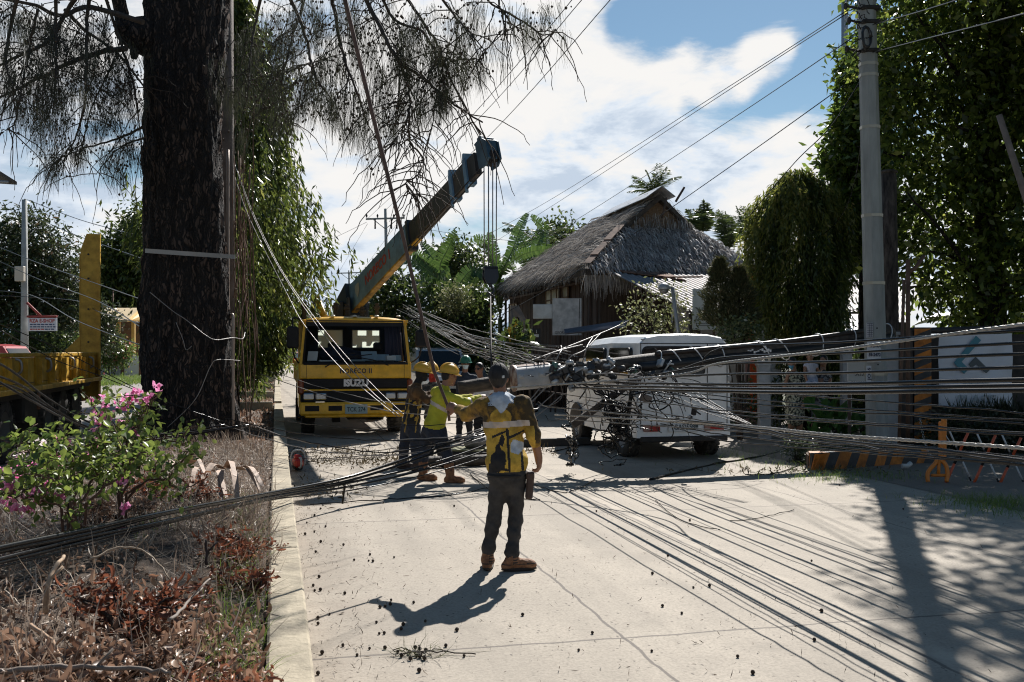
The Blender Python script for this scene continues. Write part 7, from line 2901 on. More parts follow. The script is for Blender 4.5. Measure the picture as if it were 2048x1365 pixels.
# dense clumps seen in the photograph, plus the twigs, carry hanging needle sprays
spray=[np.array(p) for p in tw if rr.random()<.42]
for x,y,D,sp,n in((150,235,14.4,26,12),(140,260,14.4,22,12),(225,130,15.4,26,14),(265,110,15.5,24,10),(30,40,12.6,30,16),(85,60,14,26,12),(225,345,15.5,18,12),(245,365,15.5,14,9),(90,335,14,16,8),(265,300,15.6,18,8),(100,170,13.8,26,10),(205,210,15,26,14),(210,260,15,26,10),(20,110,12.6,30,10),(150,60,14,30,10),(185,180,14.8,26,10),(125,300,14,20,8),(160,290,14.5,22,10),(620,25,12.8,26,26),(600,80,13.2,24,18),(660,110,12.8,26,20),(668,190,12.7,22,12),(655,240,12.7,18,9),(715,245,12.4,18,8),(725,215,12.5,22,10),(565,165,13.8,20,14),(582,240,13.9,14,9),(850,45,12.3,24,14),(862,100,12.3,20,12),(885,175,12.4,16,9),(880,235,12.2,14,8),(900,85,12.2,24,10),(955,120,11.9,18,8),(1070,25,11.6,26,12),(1090,60,11.6,14,6),(770,165,12.4,18,6),(740,350,12.6,12,5),(786,250,12.2,12,5),(520,50,15,26,18),(500,110,15.2,24,18),(545,90,14.5,24,14),(505,180,15.2,18,14),(690,30,12.7,26,14),(750,60,12.4,24,8),(930,30,11.9,24,8),(800,30,12.4,26,8),(475,190,15.6,14,14),(480,260,15.8,12,10),(705,330,12.6,14,5),(1030,30,11.6,22,6)):
 for _ in range(n):
  spray.append(np.array(P(rr.gauss(x,sp),rr.gauss(y,sp),rr.gauss(D,.35))))
def keep(p):
 x,y=1024+p[0]/p[1]*F,HZ-(p[2]-EYE)/p[1]*F
 lim=np.interp(x,[0,30,60,90,150,200,250,285,300,470,500,560,600,640,680,720,740,780,800,850,900,940,980,1010,1120],[200,220,250,330,300,310,340,260,120,270,220,250,230,200,250,270,320,260,230,215,200,130,100,60,40])
 return y<lim+38*rr.random()**2
spray=np.array([p for p in spray if rr.random()<.66 and keep(p)])
per=27
n=len(spray)*per
C=np.repeat(spray,per,0)+RNG.normal(size=(n,3))*np.array((.05,.05,.06))
ln=RNG.uniform(.12,.40,n)
sway=np.repeat(RNG.normal(size=(len(spray),3))*.14,per,0)+RNG.normal(size=(n,3))*.13
kk=4
t_=np.linspace(0,1,kk)[None,:,None]
dirs=sway.copy()
dirs[:,2]=-1
pth=C[:,None,:]+dirs[:,None,:]*ln[:,None,None]*t_
pth[...,:2]+=(RNG.normal(size=(n,1,2))*.014)*(t_*(1-t_)*4)
V,Fq=ribbons(pth,RNG.uniform(.0028,.0054,n),.0014)
np_mesh('needles',V-np.array(tb0),Fq,NEED,big)
# little round cones among the needles
mb=MB()
for i in range(2600):
 p=spray[rr.randrange(len(spray))]+np.array((rr.gauss(0,.12),rr.gauss(0,.12),rr.gauss(-.02,.10)))
 r_=rr.uniform(.011,.021)
 mb.add([p+np.array(q)*r_ for q in((1,0,0),(-1,0,0),(0,1,0),(0,-1,0),(0,0,1.3),(0,0,-1.3))],[(0,2,4),(2,1,4),(1,3,4),(3,0,4),(2,0,5),(1,2,5),(3,1,5),(0,3,5)],0,True)
mb.build('cones',CONE,big,world=True)
# the crown above
crown('crown',big,NEED,[(P(378,0,16.4)+Vector((dx,dy,dz))-tb0,r_) for dx,dy,dz,r_ in((-1.5,2.5,6.4,2.2),(-2.6,.5,5.0,1.8))],500,9,.35,.03,.22,1.0)
# pale bar strapped round trunk and pole
t=thing('steel_strap',P(378,508,15.6),'pale flat metal strap fastened across the great trunk and pole','strap')
_MW[t.name]=Matrix.Translation(t.location)
mb=MB()
ap,bp2=P(293,502,15.62),P(470,514,16.2)
mid=P(380,508,15.46)
q=wobble([ap+Vector((.02,.3,.02)),ap,mid,bp2],0,8)
for i in range(len(q)-1):
 mb.slab([q[i]+Vector((0,0,-.034)),q[i+1]+Vector((0,0,-.034)),q[i+1]+Vector((0,0,.034)),q[i]+Vector((0,0,.034))],(0,.012,0))
mb.build('bar',M('strap_pale',(0.30,0.29,0.28),.5,.4),t,world=True)
# ---- weeping trees along the median
MAST=LEAF('mast_leaf',(0.020,0.040,0.010),(0.125,0.16,0.034),.44,.34,(0.26,0.26,0.07))
MAST_D=LEAF('mast_leaf_dark',(0.018,0.032,0.008),(0.055,0.078,0.018),.28,.4)
HANG=M('brown_vine',(0.16,0.10,0.07),.9,var=.4,vscale=6)
def weeping_tree(p,s,label,prof,n,lw,mat,length=.7,seed=0,trunk_r=.14):
 """prof: (height, radius) pairs of the drooping crown"""
 b=R(p,s)
 b.z=float(bed_z(np.float64(p),np.float64(s)))
 t=thing('weeping_tree',b,label,'tree','weeping trees along the median')
 H=prof[-1][0]
 mb=MB()
 q=[Vector((.05*math.sin(z*1.3+seed),.05*math.cos(z),z)) for z in np.linspace(0,H*.96,14)]
 mb.tube(q,list(np.linspace(trunk_r,.03,14)),9)
 rr_=random.Random(seed)
 for k in range(30):
  z=rr_.uniform(prof[0][0]+.4,H*.95)
  a=rr_.uniform(0,2*PI)
  R_=np.interp(z,[h for h,_ in prof],[r for _,r in prof])*rr_.uniform(.6,.95)
  d=Vector((math.cos(a),math.sin(a),0))
  mb.tube([Vector((0,0,z)),d*R_*.5+Vector((0,0,z+.15)),d*R_+Vector((0,0,z-.15))],[.03,.02,.006],5)
 mb.build('trunk',BARK_D,t)
 hs,rs=np.array([h for h,_ in prof]),np.array([r for _,r in prof])
 z=RNG.uniform(hs[0]+.2,hs[-1],n)
 R0=np.interp(z,hs,rs)
 a=RNG.uniform(0,2*PI,n)
 lump=1+.24*np.sin(a*3+z*1.7+seed)+.22*np.sin(a*7-z*3.3+seed*2)+.14*np.sin(z*7+a*2)
 r_=R0*lump*np.sqrt(RNG.uniform(.30,1.0,n))
 S=np.stack([r_*np.cos(a),r_*np.sin(a),z],-1)
 out=np.stack([np.cos(a),np.sin(a),np.zeros(n)],-1)
 strands('crown',t,mat,S,length,12,lw[0],lw[1],None,out,.16)
 return t
weeping_tree(-.95,22.6,'nearest weeping tree right behind the great trunk, its sunlit leaves hanging in curtains',[(1.3,.75),(2.2,1.45),(3.4,1.75),(4.6,1.85),(5.6,1.45),(6.6,1.05),(8.0,.9),(9.6,.3)],3000,(.20,.05),MAST,.75,1)
weeping_tree(-1.35,28.5,'second weeping tree of the median row, rounded dark top against the clouds',[(1.0,.8),(2.2,1.4),(3.6,1.7),(5.2,1.85),(6.2,1.5),(7.0,.9),(7.5,.3)],2600,(.21,.055),MAST,.8,2)
weeping_tree(-1.35,36.5,'third weeping tree of the median row, lower than the two before it',[(1.0,1.0),(2.4,1.4),(3.6,1.55),(5.0,1.4),(6.0,1.0),(6.9,.4)],2300,(.23,.06),MAST,.8,3)
weeping_tree(-1.35,46.0,'fourth weeping tree of the median row, beside the truck mirror',[(1.2,1.0),(2.4,1.4),(3.8,1.5),(5.0,1.2),(6.2,.5)],2400,(.22,.06),MAST,.8,4)
weeping_tree(-1.35,60.0,'farthest small weeping tree at the end of the median row',[(.8,1.0),(2.0,1.9),(3.6,2.1),(5.0,.6)],1200,(.3,.09),MAST_D,.8,5)
# brown hanging roots and vines beside the trunk
t=thing('hanging_vines',P(480,660,17.6),'tangle of brown hanging vines between the trunk and the weeping trees','vine')
_MW[t.name]=Matrix.Translation(t.location)
mb=MB()
rr=random.Random(31)
for k in range(20):
 x0=rr.uniform(468,508)
 D=rr.uniform(17.0,18.8)
 y0,y1=rr.uniform(200,480),rr.uniform(560,860)
 pts=[P(x0,y0,D)]
 x=x0
 for j in range(1,6):
  x+=rr.gauss(1.0,5)
  pts.append(P(x,y0+(y1-y0)*j/5,D+rr.gauss(0,.1)))
 q=wobble(pts,.006,4)
 mb.tube(q,rr.uniform(.005,.013),4)
mb.build('stems',HANG,t,world=True)
# ---- the weeping tree in front of the right-hand house
b=P(1600,702,21.8)
t=thing('weeping_tree',(b.x,b.y,0),'broad dome of dark hanging foliage with yellow tips between house and pole','tree')
mb=MB()
for dx,r_ in((-.55,.16),(.15,.24),(.55,.14)):
 q=[Vector((dx+.05*math.sin(z*2+dx),.1*math.sin(z),z)) for z in np.linspace(0,4.6,10)]
 mb.tube(q,list(np.linspace(r_,.06,10)),9)
mb.build('trunk',BARK_D,t)
hs,rs=np.array([1.7,2.6,3.6,4.6,5.2,5.75]),np.array([.85,1.0,1.08,1.12,.85,.25])
n=4200
z=RNG.uniform(1.9,5.75,n)
a=RNG.uniform(0,2*PI,n)
lump=1+.14*np.sin(a*4+z*1.9)+.12*np.sin(a*9-z*2.7)
r_=np.interp(z,hs,rs)*lump*np.sqrt(RNG.uniform(.35,1,n))
S=np.stack([r_*np.cos(a)-.02*(z-3),r_*np.sin(a)*.9,z],-1)
o2=np.stack([np.cos(a),np.sin(a),0*a],-1)
edge=(r_>np.interp(z,hs,rs)*.80)&((z>4.6)|(np.cos(a)<-.2)|(RNG.random(n)<.2))
strands('crown',t,LEAF('vine_leaf_dark',(0.022,0.042,0.011),(0.09,0.125,0.027),.42,.34),S[~edge],.7,12,.15,.036,None,o2[~edge],.14)
strands('tips',t,LEAF('vine_leaf_tip',(0.06,0.09,0.018),(0.18,0.19,0.04),.45,.4,(0.30,0.24,0.09)),S[edge],.5,10,.14,.036,None,o2[edge],.16)
# ---- the great dark broadleaf tree on the right
b=P(1990,702,20.5)
t=thing('broadleaf_tree',(b.x,b.y,0),'tall dense dark broadleaf tree filling the upper right, sky glinting through','tree')
mb=MB()
mb.tube(wobble([(0,.3,0),(.1,.3,2.5),(-.1,.2,5),(.2,0,8),(.3,.2,11)],0,5),list(np.linspace(.34,.08,21)),10)
rr=random.Random(12)
for k in range(34):
 z=rr.uniform(2.5,9.5)
 a=rr.uniform(0,2*PI)
 ln=rr.uniform(1.2,3.2)
 d=Vector((math.cos(a),math.sin(a)*.7,rr.uniform(.1,.7)))
 mb.tube(wobble([Vector((0,.2,z)),Vector((0,.2,z))+d*ln*.5,Vector((0,.2,z))+d*ln+Vector((0,0,-.2))],.02,4),list(np.linspace(.07,.015,9)),5)
mb.build('trunk',BARK_D,t)
BROAD=LEAF('broad_leaf',(0.020,0.044,0.011),(0.15,0.20,0.038),.52,.25,(0.36,0.38,0.09))
k=20.5/F
def bpos(px,py,dy=0):
 return Vector((px-1990,0,0))*k+Vector((0,dy,EYE+(HZ-py)*k))
blobs=[(bpos(x,y,dy),r_) for x,y,dy,r_ in((1830,-20,0,1.25),(1980,-60,.5,1.7),(2120,-20,0,1.9),(1850,120,-.3,1.15),(1960,120,.3,1.35),(2080,150,0,1.6),(1800,215,0,.85),(1880,270,.2,1.15),(2000,280,-.2,1.4),(2120,320,0,1.6),(1840,380,0,.95),(1930,420,.3,1.15),(2040,440,0,1.3),(1870,520,0,.95),(1980,560,.2,1.1),(2090,570,0,1.3),(1900,605,.2,.55),(2030,630,.3,.7),(2200,200,0,2.0),(2230,480,0,1.9),(1790,130,.5,.7))]
blobs+=[(Vector((x-b.x,y-b.y,z)),r_) for x,y,z,r_ in((7.6,16.2,8.9,1.3),(9.4,15.2,8.6,1.6),(11.2,15.5,8.2,1.8),(9.0,17.5,10.2,1.7),(7.0,17.8,9.9,1.1),(11.5,18.5,10.5,2.2),(10.3,13.8,8.0,1.3),(12.8,14.2,7.6,1.8),(8.2,14.4,8.3,.8),(9.4,13.0,7.4,1.1),(11.0,12.2,7.0,1.3),(8.6,16.4,9.2,1.2),(7.4,15.3,8.8,.9),(12.6,12.6,7.2,1.5))]
crown('crown',t,BROAD,blobs,6900,9,.205,.10,.21,.45,None,.25)
b2=P(1725,702,22.5)
t=thing('broadleaf_tree',(b2.x,b2.y,0),'leafy climber tree just left of the concrete pole under the mast','tree')
mb=MB()
mb.tube(wobble([(0.1,0,0),(.0,0,2.5),(.1,.1,5),(.15,0,7)],0,5),list(np.linspace(.14,.03,16)),8)
for q in((-.5,0,5.2),(.5,.2,4.6),(-.4,.1,3.6),(.3,-.2,6.4),(-.35,0,6.2)):
 mb.tube(wobble([(0.05,0,q[2]-.7),(q[0]*.5,0,q[2]-.2),q],0,4),list(np.linspace(.04,.01,9)),5)
mb.build('trunk',BARK_D,t)
k2=22.5/F
blobs=[(Vector(((x-1725)*k2,dy,EYE+(HZ-y)*k2)),r_) for x,y,dy,r_ in((1715,150,0,.42),(1722,215,.1,.45),(1708,262,0,.50),(1725,320,.2,.6),(1690,330,0,.52),(1715,400,0,.65),(1735,470,.1,.58),(1705,490,0,.42),(1765,300,.4,.6),(1765,420,.4,.6),(1760,180,.4,.5),(1770,80,.5,.5))]
crown('crown',t,LEAF('climber_leaf',(0.026,0.052,0.011),(0.12,0.18,0.03),.5,.32,(0.26,0.3,0.07)),blobs,1500,8,.21,.10,.17,.5)
# ---- conifer shrub and leafy shrub in front of the awning
CONIF=LEAF('conifer_leaf',(0.030,0.042,0.016),(0.085,0.085,0.032),.2,.6,(0.16,0.11,0.05))
for px,D,lab,H,w in((1440,20.4,'taller bushy conifer with browning tips beside the white garden sign',3.62,.36),(1478,20.2,'shorter browning conifer beside the orange pillar',3.42,.36)):
 b=P(px,702,D)
 t=thing('conifer_shrub',(b.x,b.y,0),lab,'conifer','conifers by the garden sign')
 mb=MB()
 mb.tube([(0,0,0),(.02,0,H*.95)],[.06,.01],7)
 mb.build('trunk',BARK,t)
 n=6500
 z=RNG.uniform(2.25,H,n)
 R_=w*np.clip((H-z)/.8,.05,1)**.7*np.clip((z-2.1)/.3,.3,1)*(1+.2*np.sin(z*13+px))
 a=RNG.uniform(0,2*PI,n)
 r_=R_*RNG.random(n)**.5
 C=np.stack([r_*np.cos(a),r_*np.sin(a),z],-1)
 D2_=np.stack([np.cos(a),np.sin(a),np.full(n,1.0)],-1)+RNG.normal(size=(n,3))*.5
 V,Fq=leaf_quads(C,D2_,RNG.uniform(.06,.16,n),.018)
 np_mesh('foliage',V,Fq,CONIF,t)
PALEL=LEAF('pale_shrub_leaf',(0.07,0.09,0.03),(0.20,0.21,0.10),.35,.45,(0.42,0.40,0.26))
DKL=LEAF('dark_shrub_leaf',(0.018,0.034,0.010),(0.075,0.11,0.026),.36,.36,(0.2,0.22,0.07))
def shrub(name,px,D,label,blobs,mat,ncl,per,L,W,spread,cat='shrub',group=None,stem=True,ground=0.0,droop=.3):
 b=P(px,702,D)
 t=thing(name,(b.x,b.y,ground),label,cat,group)
 bl=[(P(x,y,D+dy)-t.location,r_) for x,y,dy,r_ in blobs]
 if stem:
  mb=MB()
  for c,r_ in bl:
   c=Vector(c)
   mb.tube(wobble([Vector((c.x*.15,0,0)),Vector((c.x*.45,c.y*.5,c.z*.5)),c],.015,4),list(np.linspace(.035,.008,9)),5)
  mb.build('stem',BARK,t)
 crown('foliage',t,mat,bl,ncl,per,L,W,spread,droop)
 return t
shrub('leafy_shrub',1315,21.2,'straggly shrub with pale leaf tips around the lamp post',[(1270,615,0,.30),(1300,590,0,.34),(1330,600,.1,.42),(1350,630,0,.42),(1310,640,0,.45),(1290,665,0,.4),(1355,585,0,.22),(1262,650,.1,.26),(1372,660,.1,.4)],PALEL,150,7,.09,.045,.12)
shrub('leafy_shrub',1480,19.6,'low white flowering shrub under the conifers right of the van roof',[(1470,665,0,.28),(1490,655,0,.25),(1505,680,0,.3),(1450,680,.3,.3)],LEAF('white_flecked_leaf',(0.05,0.08,0.03),(0.16,0.18,0.08),.3,.4,(0.5,0.5,0.45)),150,8,.09,.05,.1)
shrub('leafy_shrub',1035,26.0,'broad-leaved plant with yellow flowers before the leaning plank',[(1030,672,0,.28),(1045,690,0,.3),(1020,695,0,.3)],DKL,60,6,.26,.11,.12)
t=bpy.data.objects[-1] if False else None
fl=thing('yellow_flower',P(1028,653,25.8),'two yellow blossoms above broad leaves before the leaning plank','flower')
mb=MB()
for px,py in((1019,660),(1029,650)):
 c=P(px,py,25.8)-fl.location
 for k in range(6):
  a=k*PI/3
  mb.slab([c,c+Vector((.05*math.cos(a-.4),-.02,.05*math.sin(a-.4))),c+Vector((.10*math.cos(a),-.05,.10*math.sin(a))),c+Vector((.05*math.cos(a+.4),-.02,.05*math.sin(a+.4)))],(0,.006,0))
 mb.tube([c,c+Vector((.02,0,-.4))],.012,5)
mb.build('petals',M('petal_yellow',(0.55,0.36,0.03),.6),fl)
# ---- dark undergrowth behind the men
for px,D,lab,bl,m_,nc in((800,36,'dark glossy bush behind the truck cab roof',[(770,600,0,1.0),(805,620,0,1.0),(835,650,0,.9),(780,650,0,1.0),(760,560,.5,.8)],DKL,420),(880,35,'rounded shrub with pale flower heads under the banana leaves',[(870,590,0,.55),(905,600,0,.6),(880,640,0,.9),(925,645,0,.8),(900,680,0,.9),(850,680,0,.8)],DKL,420),(960,34,'dark bush against the far corner of the thatched house',[(945,650,0,.7),(965,690,0,.6),(935,695,0,.7),(955,615,.6,.6)],DKL,300),(850,33,'low dark bush directly behind the parked cars',[(840,700,0,.6),(880,705,0,.6),(930,712,0,.6)],DKL,220)):
 shrub('garden_bush',px,D,lab,bl,m_,nc,9,.22,.10,.20,'bush','bushes behind the men')
shrub('flowering_bush',915,33.5,'bush of pale green flower heads below the hook block',[(905,590,0,.42),(918,606,0,.42),(895,612,0,.35)],PALEL,160,8,.13,.05,.12)
# ---- round tree behind the bananas and by the house
shrub('round_tree',905,52,'rounded dark tree crown between the two banana clumps',[(905,520,0,1.3),(930,545,0,1.3),(875,555,0,1.2),(915,580,0,1.5),(1125,465,0,.7),(1100,480,0,.8),(1140,475,0,.6)],DKL,520,9,.3,.14,.3,'tree')
# ---- bananas
BAN=LEAF('banana_leaf',(0.035,0.075,0.017),(0.085,0.145,0.035),.30,.30)
BANS=M('banana_stem',(0.09,0.11,0.04),.7,var=.4,vscale=4)
def banana_leaf(mb_list,pts,width,seed,fold=.35):
 """a torn leaf blade: strips on both sides of an arching midrib"""
 q=wobble(pts,0,6)
 n=len(q)
 rr_=random.Random(seed)
 up=Vector((0,0,1))
 roll=rr_.choice((-1,1))*rr_.uniform(.75,1.25)
 V_,F_=[],[]
 for i in range(n-1):
  u0,u1=i/(n-1),(i+1)/(n-1)
  d=(q[i+1]-q[i]).normalized()
  side=d.cross(up)
  if side.length<.1:
   side=d.cross(Vector((0,1,0)))
  side.normalize()
  side=Matrix.Rotation(roll*(.6+.4*math.sin(u0*3)),3,d)@side
  nn=side.cross(d)
  for s in(-1,1):
   sub=3
   for j in range(sub):
    if u0<.08:
     continue
    a,b_=u0+(u1-u0)*j/sub,u0+(u1-u0)*(j+.96)/sub
    pa,pb=q[i].lerp(q[i+1],j/sub),q[i].lerp(q[i+1],(j+.96)/sub)
    w0=width*max(.0,math.sin(PI*min(1,max(0,(a-.06)/.98))))**.55
    w1=width*max(.0,math.sin(PI*min(1,max(0,(b_-.06)/.98))))**.55
    dr=rr_.uniform(.05,.4) if rr_.random()<.45 else .12
    off=side*s*(1-dr*.3)-nn*fold*.0+up*(-dr)+nn*.30
    o=len(V_)
    V_+=[pa,pb,pb+off*w1+d*.05,pa+off*w0+d*.05]
    F_.append((o,o+1,o+2,o+3) if s>0 else(o,o+3,o+2,o+1))
 return V_,F_,q
def banana(px,D,label,leaves,stem_h,seed):
 b=P(px,702,D)
 t=thing('banana_plant',(b.x,b.y,0),label,'banana plant','banana plants beside the house')
 mb=MB()
 mb.tube(wobble([(0,0,0),(.04,0,stem_h*.5),(0,0,stem_h)],0,4),list(np.linspace(.16,.08,9)),9)
 mb.build('stem',BANS,t)
 for i,pts in enumerate(leaves):
  pw=[P(x,y,D+dd)-t.location for x,y,dd in pts]
  pw=[Vector((0,0,stem_h*.92))]+pw if i%3 else pw
  V_,F_,q=banana_leaf(None,pw,.32 if D<40 else .34,seed*20+i)
  mb=MB()
  mb.add(V_,F_,0)
  mb.tube(q,list(np.linspace(.028,.006,len(q))),5,1)
  mb.build('leaf',[BAN,M('banana_rib',(0.16,0.20,0.07),.5)],t)
banana(905,37,'banana plant spreading wide arching leaves right of the boom',[[(905,600,0),(880,540,-.2),(895,500,-.3),(912,462,-.3)],[(900,600,0),(860,545,.3),(815,520,.4),(778,545,.5)],[(905,605,0),(870,570,-.4),(825,565,-.5),(770,590,-.8)],[(905,600,0),(880,560,.3),(845,520,.4),(815,498,.6)],[(908,605,0),(885,575,-.6),(850,580,-1.0),(820,610,-1.3)],[(905,600,0),(925,560,.2),(950,540,.3),(985,570,.2)],[(905,595,0),(890,545,.8),(868,520,1.0),(842,485,1.0)],[(905,610,0),(935,590,-.5),(950,600,-.8),(962,640,-1.0)]],2.6,1)
banana(1000,38,'banana plant with torn upright leaves beside the roof corner',[[(1000,570,0),(985,515,0),(968,485,.1),(948,478,.2)],[(1000,560,0),(1025,500,-.2),(1040,460,-.2),(1056,428,-.2)],[(1000,560,0),(1030,520,.4),(1060,505,.5),(1098,498,.5)],[(1005,570,0),(990,520,.6),(980,490,.7),(978,466,.7)],[(1000,570,0),(970,545,-.4),(950,560,-.6),(935,600,-.8)],[(1000,575,0),(985,590,-.7),(960,600,-1.2),(940,640,-1.5)],[(1000,560,0),(1015,530,-.5),(1025,540,-.7),(1035,575,-.8)]],3.0,2)
banana(1062,42,'banana plant whose tall ragged leaves top the ridge line left of the roof',[[(1062,540,0),(1075,490,0),(1085,460,0),(1062,432,.1)],[(1062,540,0),(1090,500,.2),(1092,470,.2),(1090,450,.2)],[(1062,540,0),(1050,490,.4),(1030,465,.5),(1005,462,.6)],[(1062,540,0),(1100,510,.4),(1120,500,.5),(1140,512,.5)],[(1062,545,0),(1040,510,-.4),(1020,510,-.6),(1005,530,-.8)]],3.6,3)
# ---- palms
PALM=LEAF('palm_leaflet',(0.030,0.050,0.014),(0.085,0.115,0.035),.32,.4)
def palm(px,D,label,top,fronds,n,ln,cat,leaf_l,leaf_w,tr,name='coconut_palm',up0=.5,seed=0):
 b=P(px,702,D)
 t=thing(name,(b.x,b.y,0),label,cat)
 z=EYE+(HZ-top)/F*D
 mb=MB()
 mb.tube(wobble([(.1,0,0),(.2,0,z*.5),(0,0,z)],0,5),list(np.linspace(tr,tr*.6,11)),8)
 mb.build('trunk',M('palm_trunk',(0.16,0.14,0.11),.9,var=.3,vscale=5,stretch=(1,1,6)),t)
 rr_=random.Random(seed)
 for i in range(fronds):
  a=2*PI*i/fronds+rr_.uniform(-.3,.3)
  e=rr_.uniform(up0-.45,up0+.6)
  d=Vector((math.cos(a)*math.cos(e),math.sin(a)*math.cos(e),math.sin(e)))
  L_=ln*rr_.uniform(.75,1.1)
  rib=[Vector((0,0,z))+d*L_*u+Vector((0,0,-.30*L_*u*u)) for u in np.linspace(0,1,10)]
  mb=MB()
  mb.tube(rib,list(np.linspace(.03,.006,10)),4)
  k=n
  u=np.repeat(np.linspace(.12,1,k),2)
  s=np.tile([-1.,1.],k)
  rp=np.array([[float(c) for c in p] for p in rib])
  idx=u*9
  i0=np.minimum(idx.astype(int),8)
  f=(idx-i0)[:,None]
  C=rp[i0]*(1-f)+rp[i0+1]*f
  tg=unit(rp[i0+1]-rp[i0])
  sd=unit(np.cross(tg,np.array([0,0,1.])+0*tg))
  Dd=sd*s[:,None]+tg*.7+np.array([0,0,-.45])+RNG.normal(size=(2*k,3))*.10
  V_,F_=leaf_quads(C,Dd,leaf_l*(np.sin(PI*np.clip(u*.85+.1,0,1))**.6)*RNG.uniform(.8,1.1,2*k),leaf_w,.12)
  o=len(mb.v)
  mb.v+=[tuple(x) for x in V_]
  mb.f+=[tuple(int(q)+o for q in x) for x in F_]
  mb.m+=[0]*len(F_)
  mb.s+=[False]*len(F_)
  mb.build('frond',PALM,t)
palm(1308,55,'coconut palm showing its fronds above the house ridge',385,15,30,2.1,'palm',.5,.05,.18,up0=.8,seed=1)
palm(1405,40,'fan-leaved palm behind the roof right of the ridge',470,13,18,1.9,'palm',.55,.085,.10,'areca_palm',1.15,2)
palm(1455,38,'feathery palm between the roof edge and the weeping tree',505,17,22,2.2,'palm',.5,.05,.10,'areca_palm',1.1,3)
palm(1490,42,'dark feathery palm half behind the weeping tree',485,16,22,2.1,'palm',.5,.05,.10,'areca_palm',1.1,4)
palm(1065,48,'coconut palm drooping behind the torn banana leaves',480,12,24,2.0,'palm',.55,.05,.15,'coconut_palm',.3,5)
# ---- trees and shrubs across the opposite road
MANGO=LEAF('mango_leaf',(0.022,0.036,0.013),(0.065,0.085,0.030),.25,.38,(0.18,0.10,0.06))
def side_tree(name,px,D,label,blobs,mat,ncl,per,L,W,spread,tr=.25,cat='tree'):
 b=P(px,702,D)
 t=thing(name,(b.x,b.y,0),label,cat)
 bl=[(P(x,y,D+dy)-t.location,r_) for x,y,dy,r_ in blobs]
 mb=MB()
 zt=max(c.z for c,_ in bl)
 mb.tube(wobble([(0,0,0),(.1,0,zt*.4),(-.05,0,zt*.8)],0,4),list(np.linspace(tr,tr*.35,9)),8)
 for c,r_ in bl:
  mb.tube(wobble([Vector((0,0,min(c.z*.5,zt*.4))),Vector((c.x*.5,c.y*.5,c.z*.75)),c],.03,4),list(np.linspace(tr*.35,.03,9)),5)
 mb.build('trunk',BARK_D,t)
 crown('crown',t,mat,bl,ncl,per,L,W,spread,.4)
side_tree('mango_tree',60,46,'big rounded mango tree with reddish new leaves behind the shop sign',[(20,470,0,1.3),(70,480,0,1.3),(110,520,0,1.2),(50,540,0,1.7),(130,570,0,1.1),(10,580,0,1.7),(90,600,0,1.6),(140,620,0,1.0),(40,650,0,1.7),(110,660,0,1.3),(-50,520,0,2.0),(-60,620,0,2)],MANGO,2300,9,.30,.10,.32)
side_tree('shade_tree',240,84,'leafy green tree rising behind the pavilion roof',[(215,520,0,2.4),(245,510,0,2.2),(275,480,0,2.0),(290,440,0,1.6),(225,570,0,2.8),(270,560,0,2.8),(250,605,0,2.6),(205,600,0,2),(310,470,0,2.2),(305,540,0,2.4),(320,600,0,2.4)],LEAF('shade_leaf',(0.025,0.045,0.012),(0.085,0.12,0.025),.38,.4,(0.2,0.2,0.05)),1900,9,.5,.2,.5)
side_tree('hedge_tree',185,58,'glossy green tree between the yellow post and the shop sign',[(170,620,0,1.0),(195,640,0,1.1),(205,670,0,1.0),(165,670,0,1.2),(140,690,0,1.0)],MANGO,600,9,.26,.11,.26,.12)
shrub('flowering_shrub',222,64,'sprawling shrub with pink flowers above the white picket fence',[(205,690,0,.8),(225,700,0,.8),(240,715,0,.6),(210,718,0,.7),(255,700,.5,.5)],LEAF('bright_shrub_leaf',(0.05,0.10,0.02),(0.17,0.22,0.06),.4,.4,(0.5,0.10,0.14)),340,9,.22,.11,.24)
shrub('roadside_bush',30,44,'dark clipped bush beneath the mango tree behind the trailer',[(70,690,0,.9),(110,700,0,.9),(20,700,0,.9),(140,710,0,.8)],DKL,320,9,.22,.1,.22)
# low greenery at the end of the road
shrub('roadside_bush',525,90,'green bush at the far end of the median',[(515,690,0,1.0),(535,697,0,.9),(500,700,0,1)],MAST,200,9,.3,.12,.3)
side_tree('distant_tree',600,190,'hazy tree at the far end of the road left of the truck',[(575,690,0,1.8),(590,680,0,2.2),(610,670,0,3),(620,655,0,3),(600,650,0,2.2),(560,694,0,1.4)],LEAF('far_leaf',(0.05,0.075,0.045),(0.10,0.13,0.07),.3,.6),420,7,1.0,.5,.8)
side_tree('distant_tree',680,160,'distant trees under the blue hill behind the cab',[(660,668,0,2.4),(690,660,0,2.4),(720,655,0,3),(745,640,0,3)],LEAF('far_leaf',(0.05,0.075,0.045),(0.10,0.13,0.07)),420,7,.9,.45,.8)
for i,(px,D,y) in enumerate(((540,240,688),(500,240,684),(640,260,680),(1150,70,660),(1250,60,640),(1420,50,620))):
 labs=('pale hazy tree closing the road on the median side','hazy tree closing the opposite carriageway','faint tree on the skyline right of the far cars','dark tree filling the gap behind the thatched eave','dark tree hidden behind the thatched roof','dark tree behind the awning and conifers')
 side_tree('distant_tree',px,D,labs[i],[(px+dx,y+dy,0,D/70*1.5) for dx,dy in((-14,4),(0,-4),(15,3),(25,8),(-25,9))],DKL if D<100 else LEAF('far_leaf',(0.05,0.075,0.045),(0.10,0.13,0.07)),260,7,D/70*.55,D/70*.26,D/70*.5)
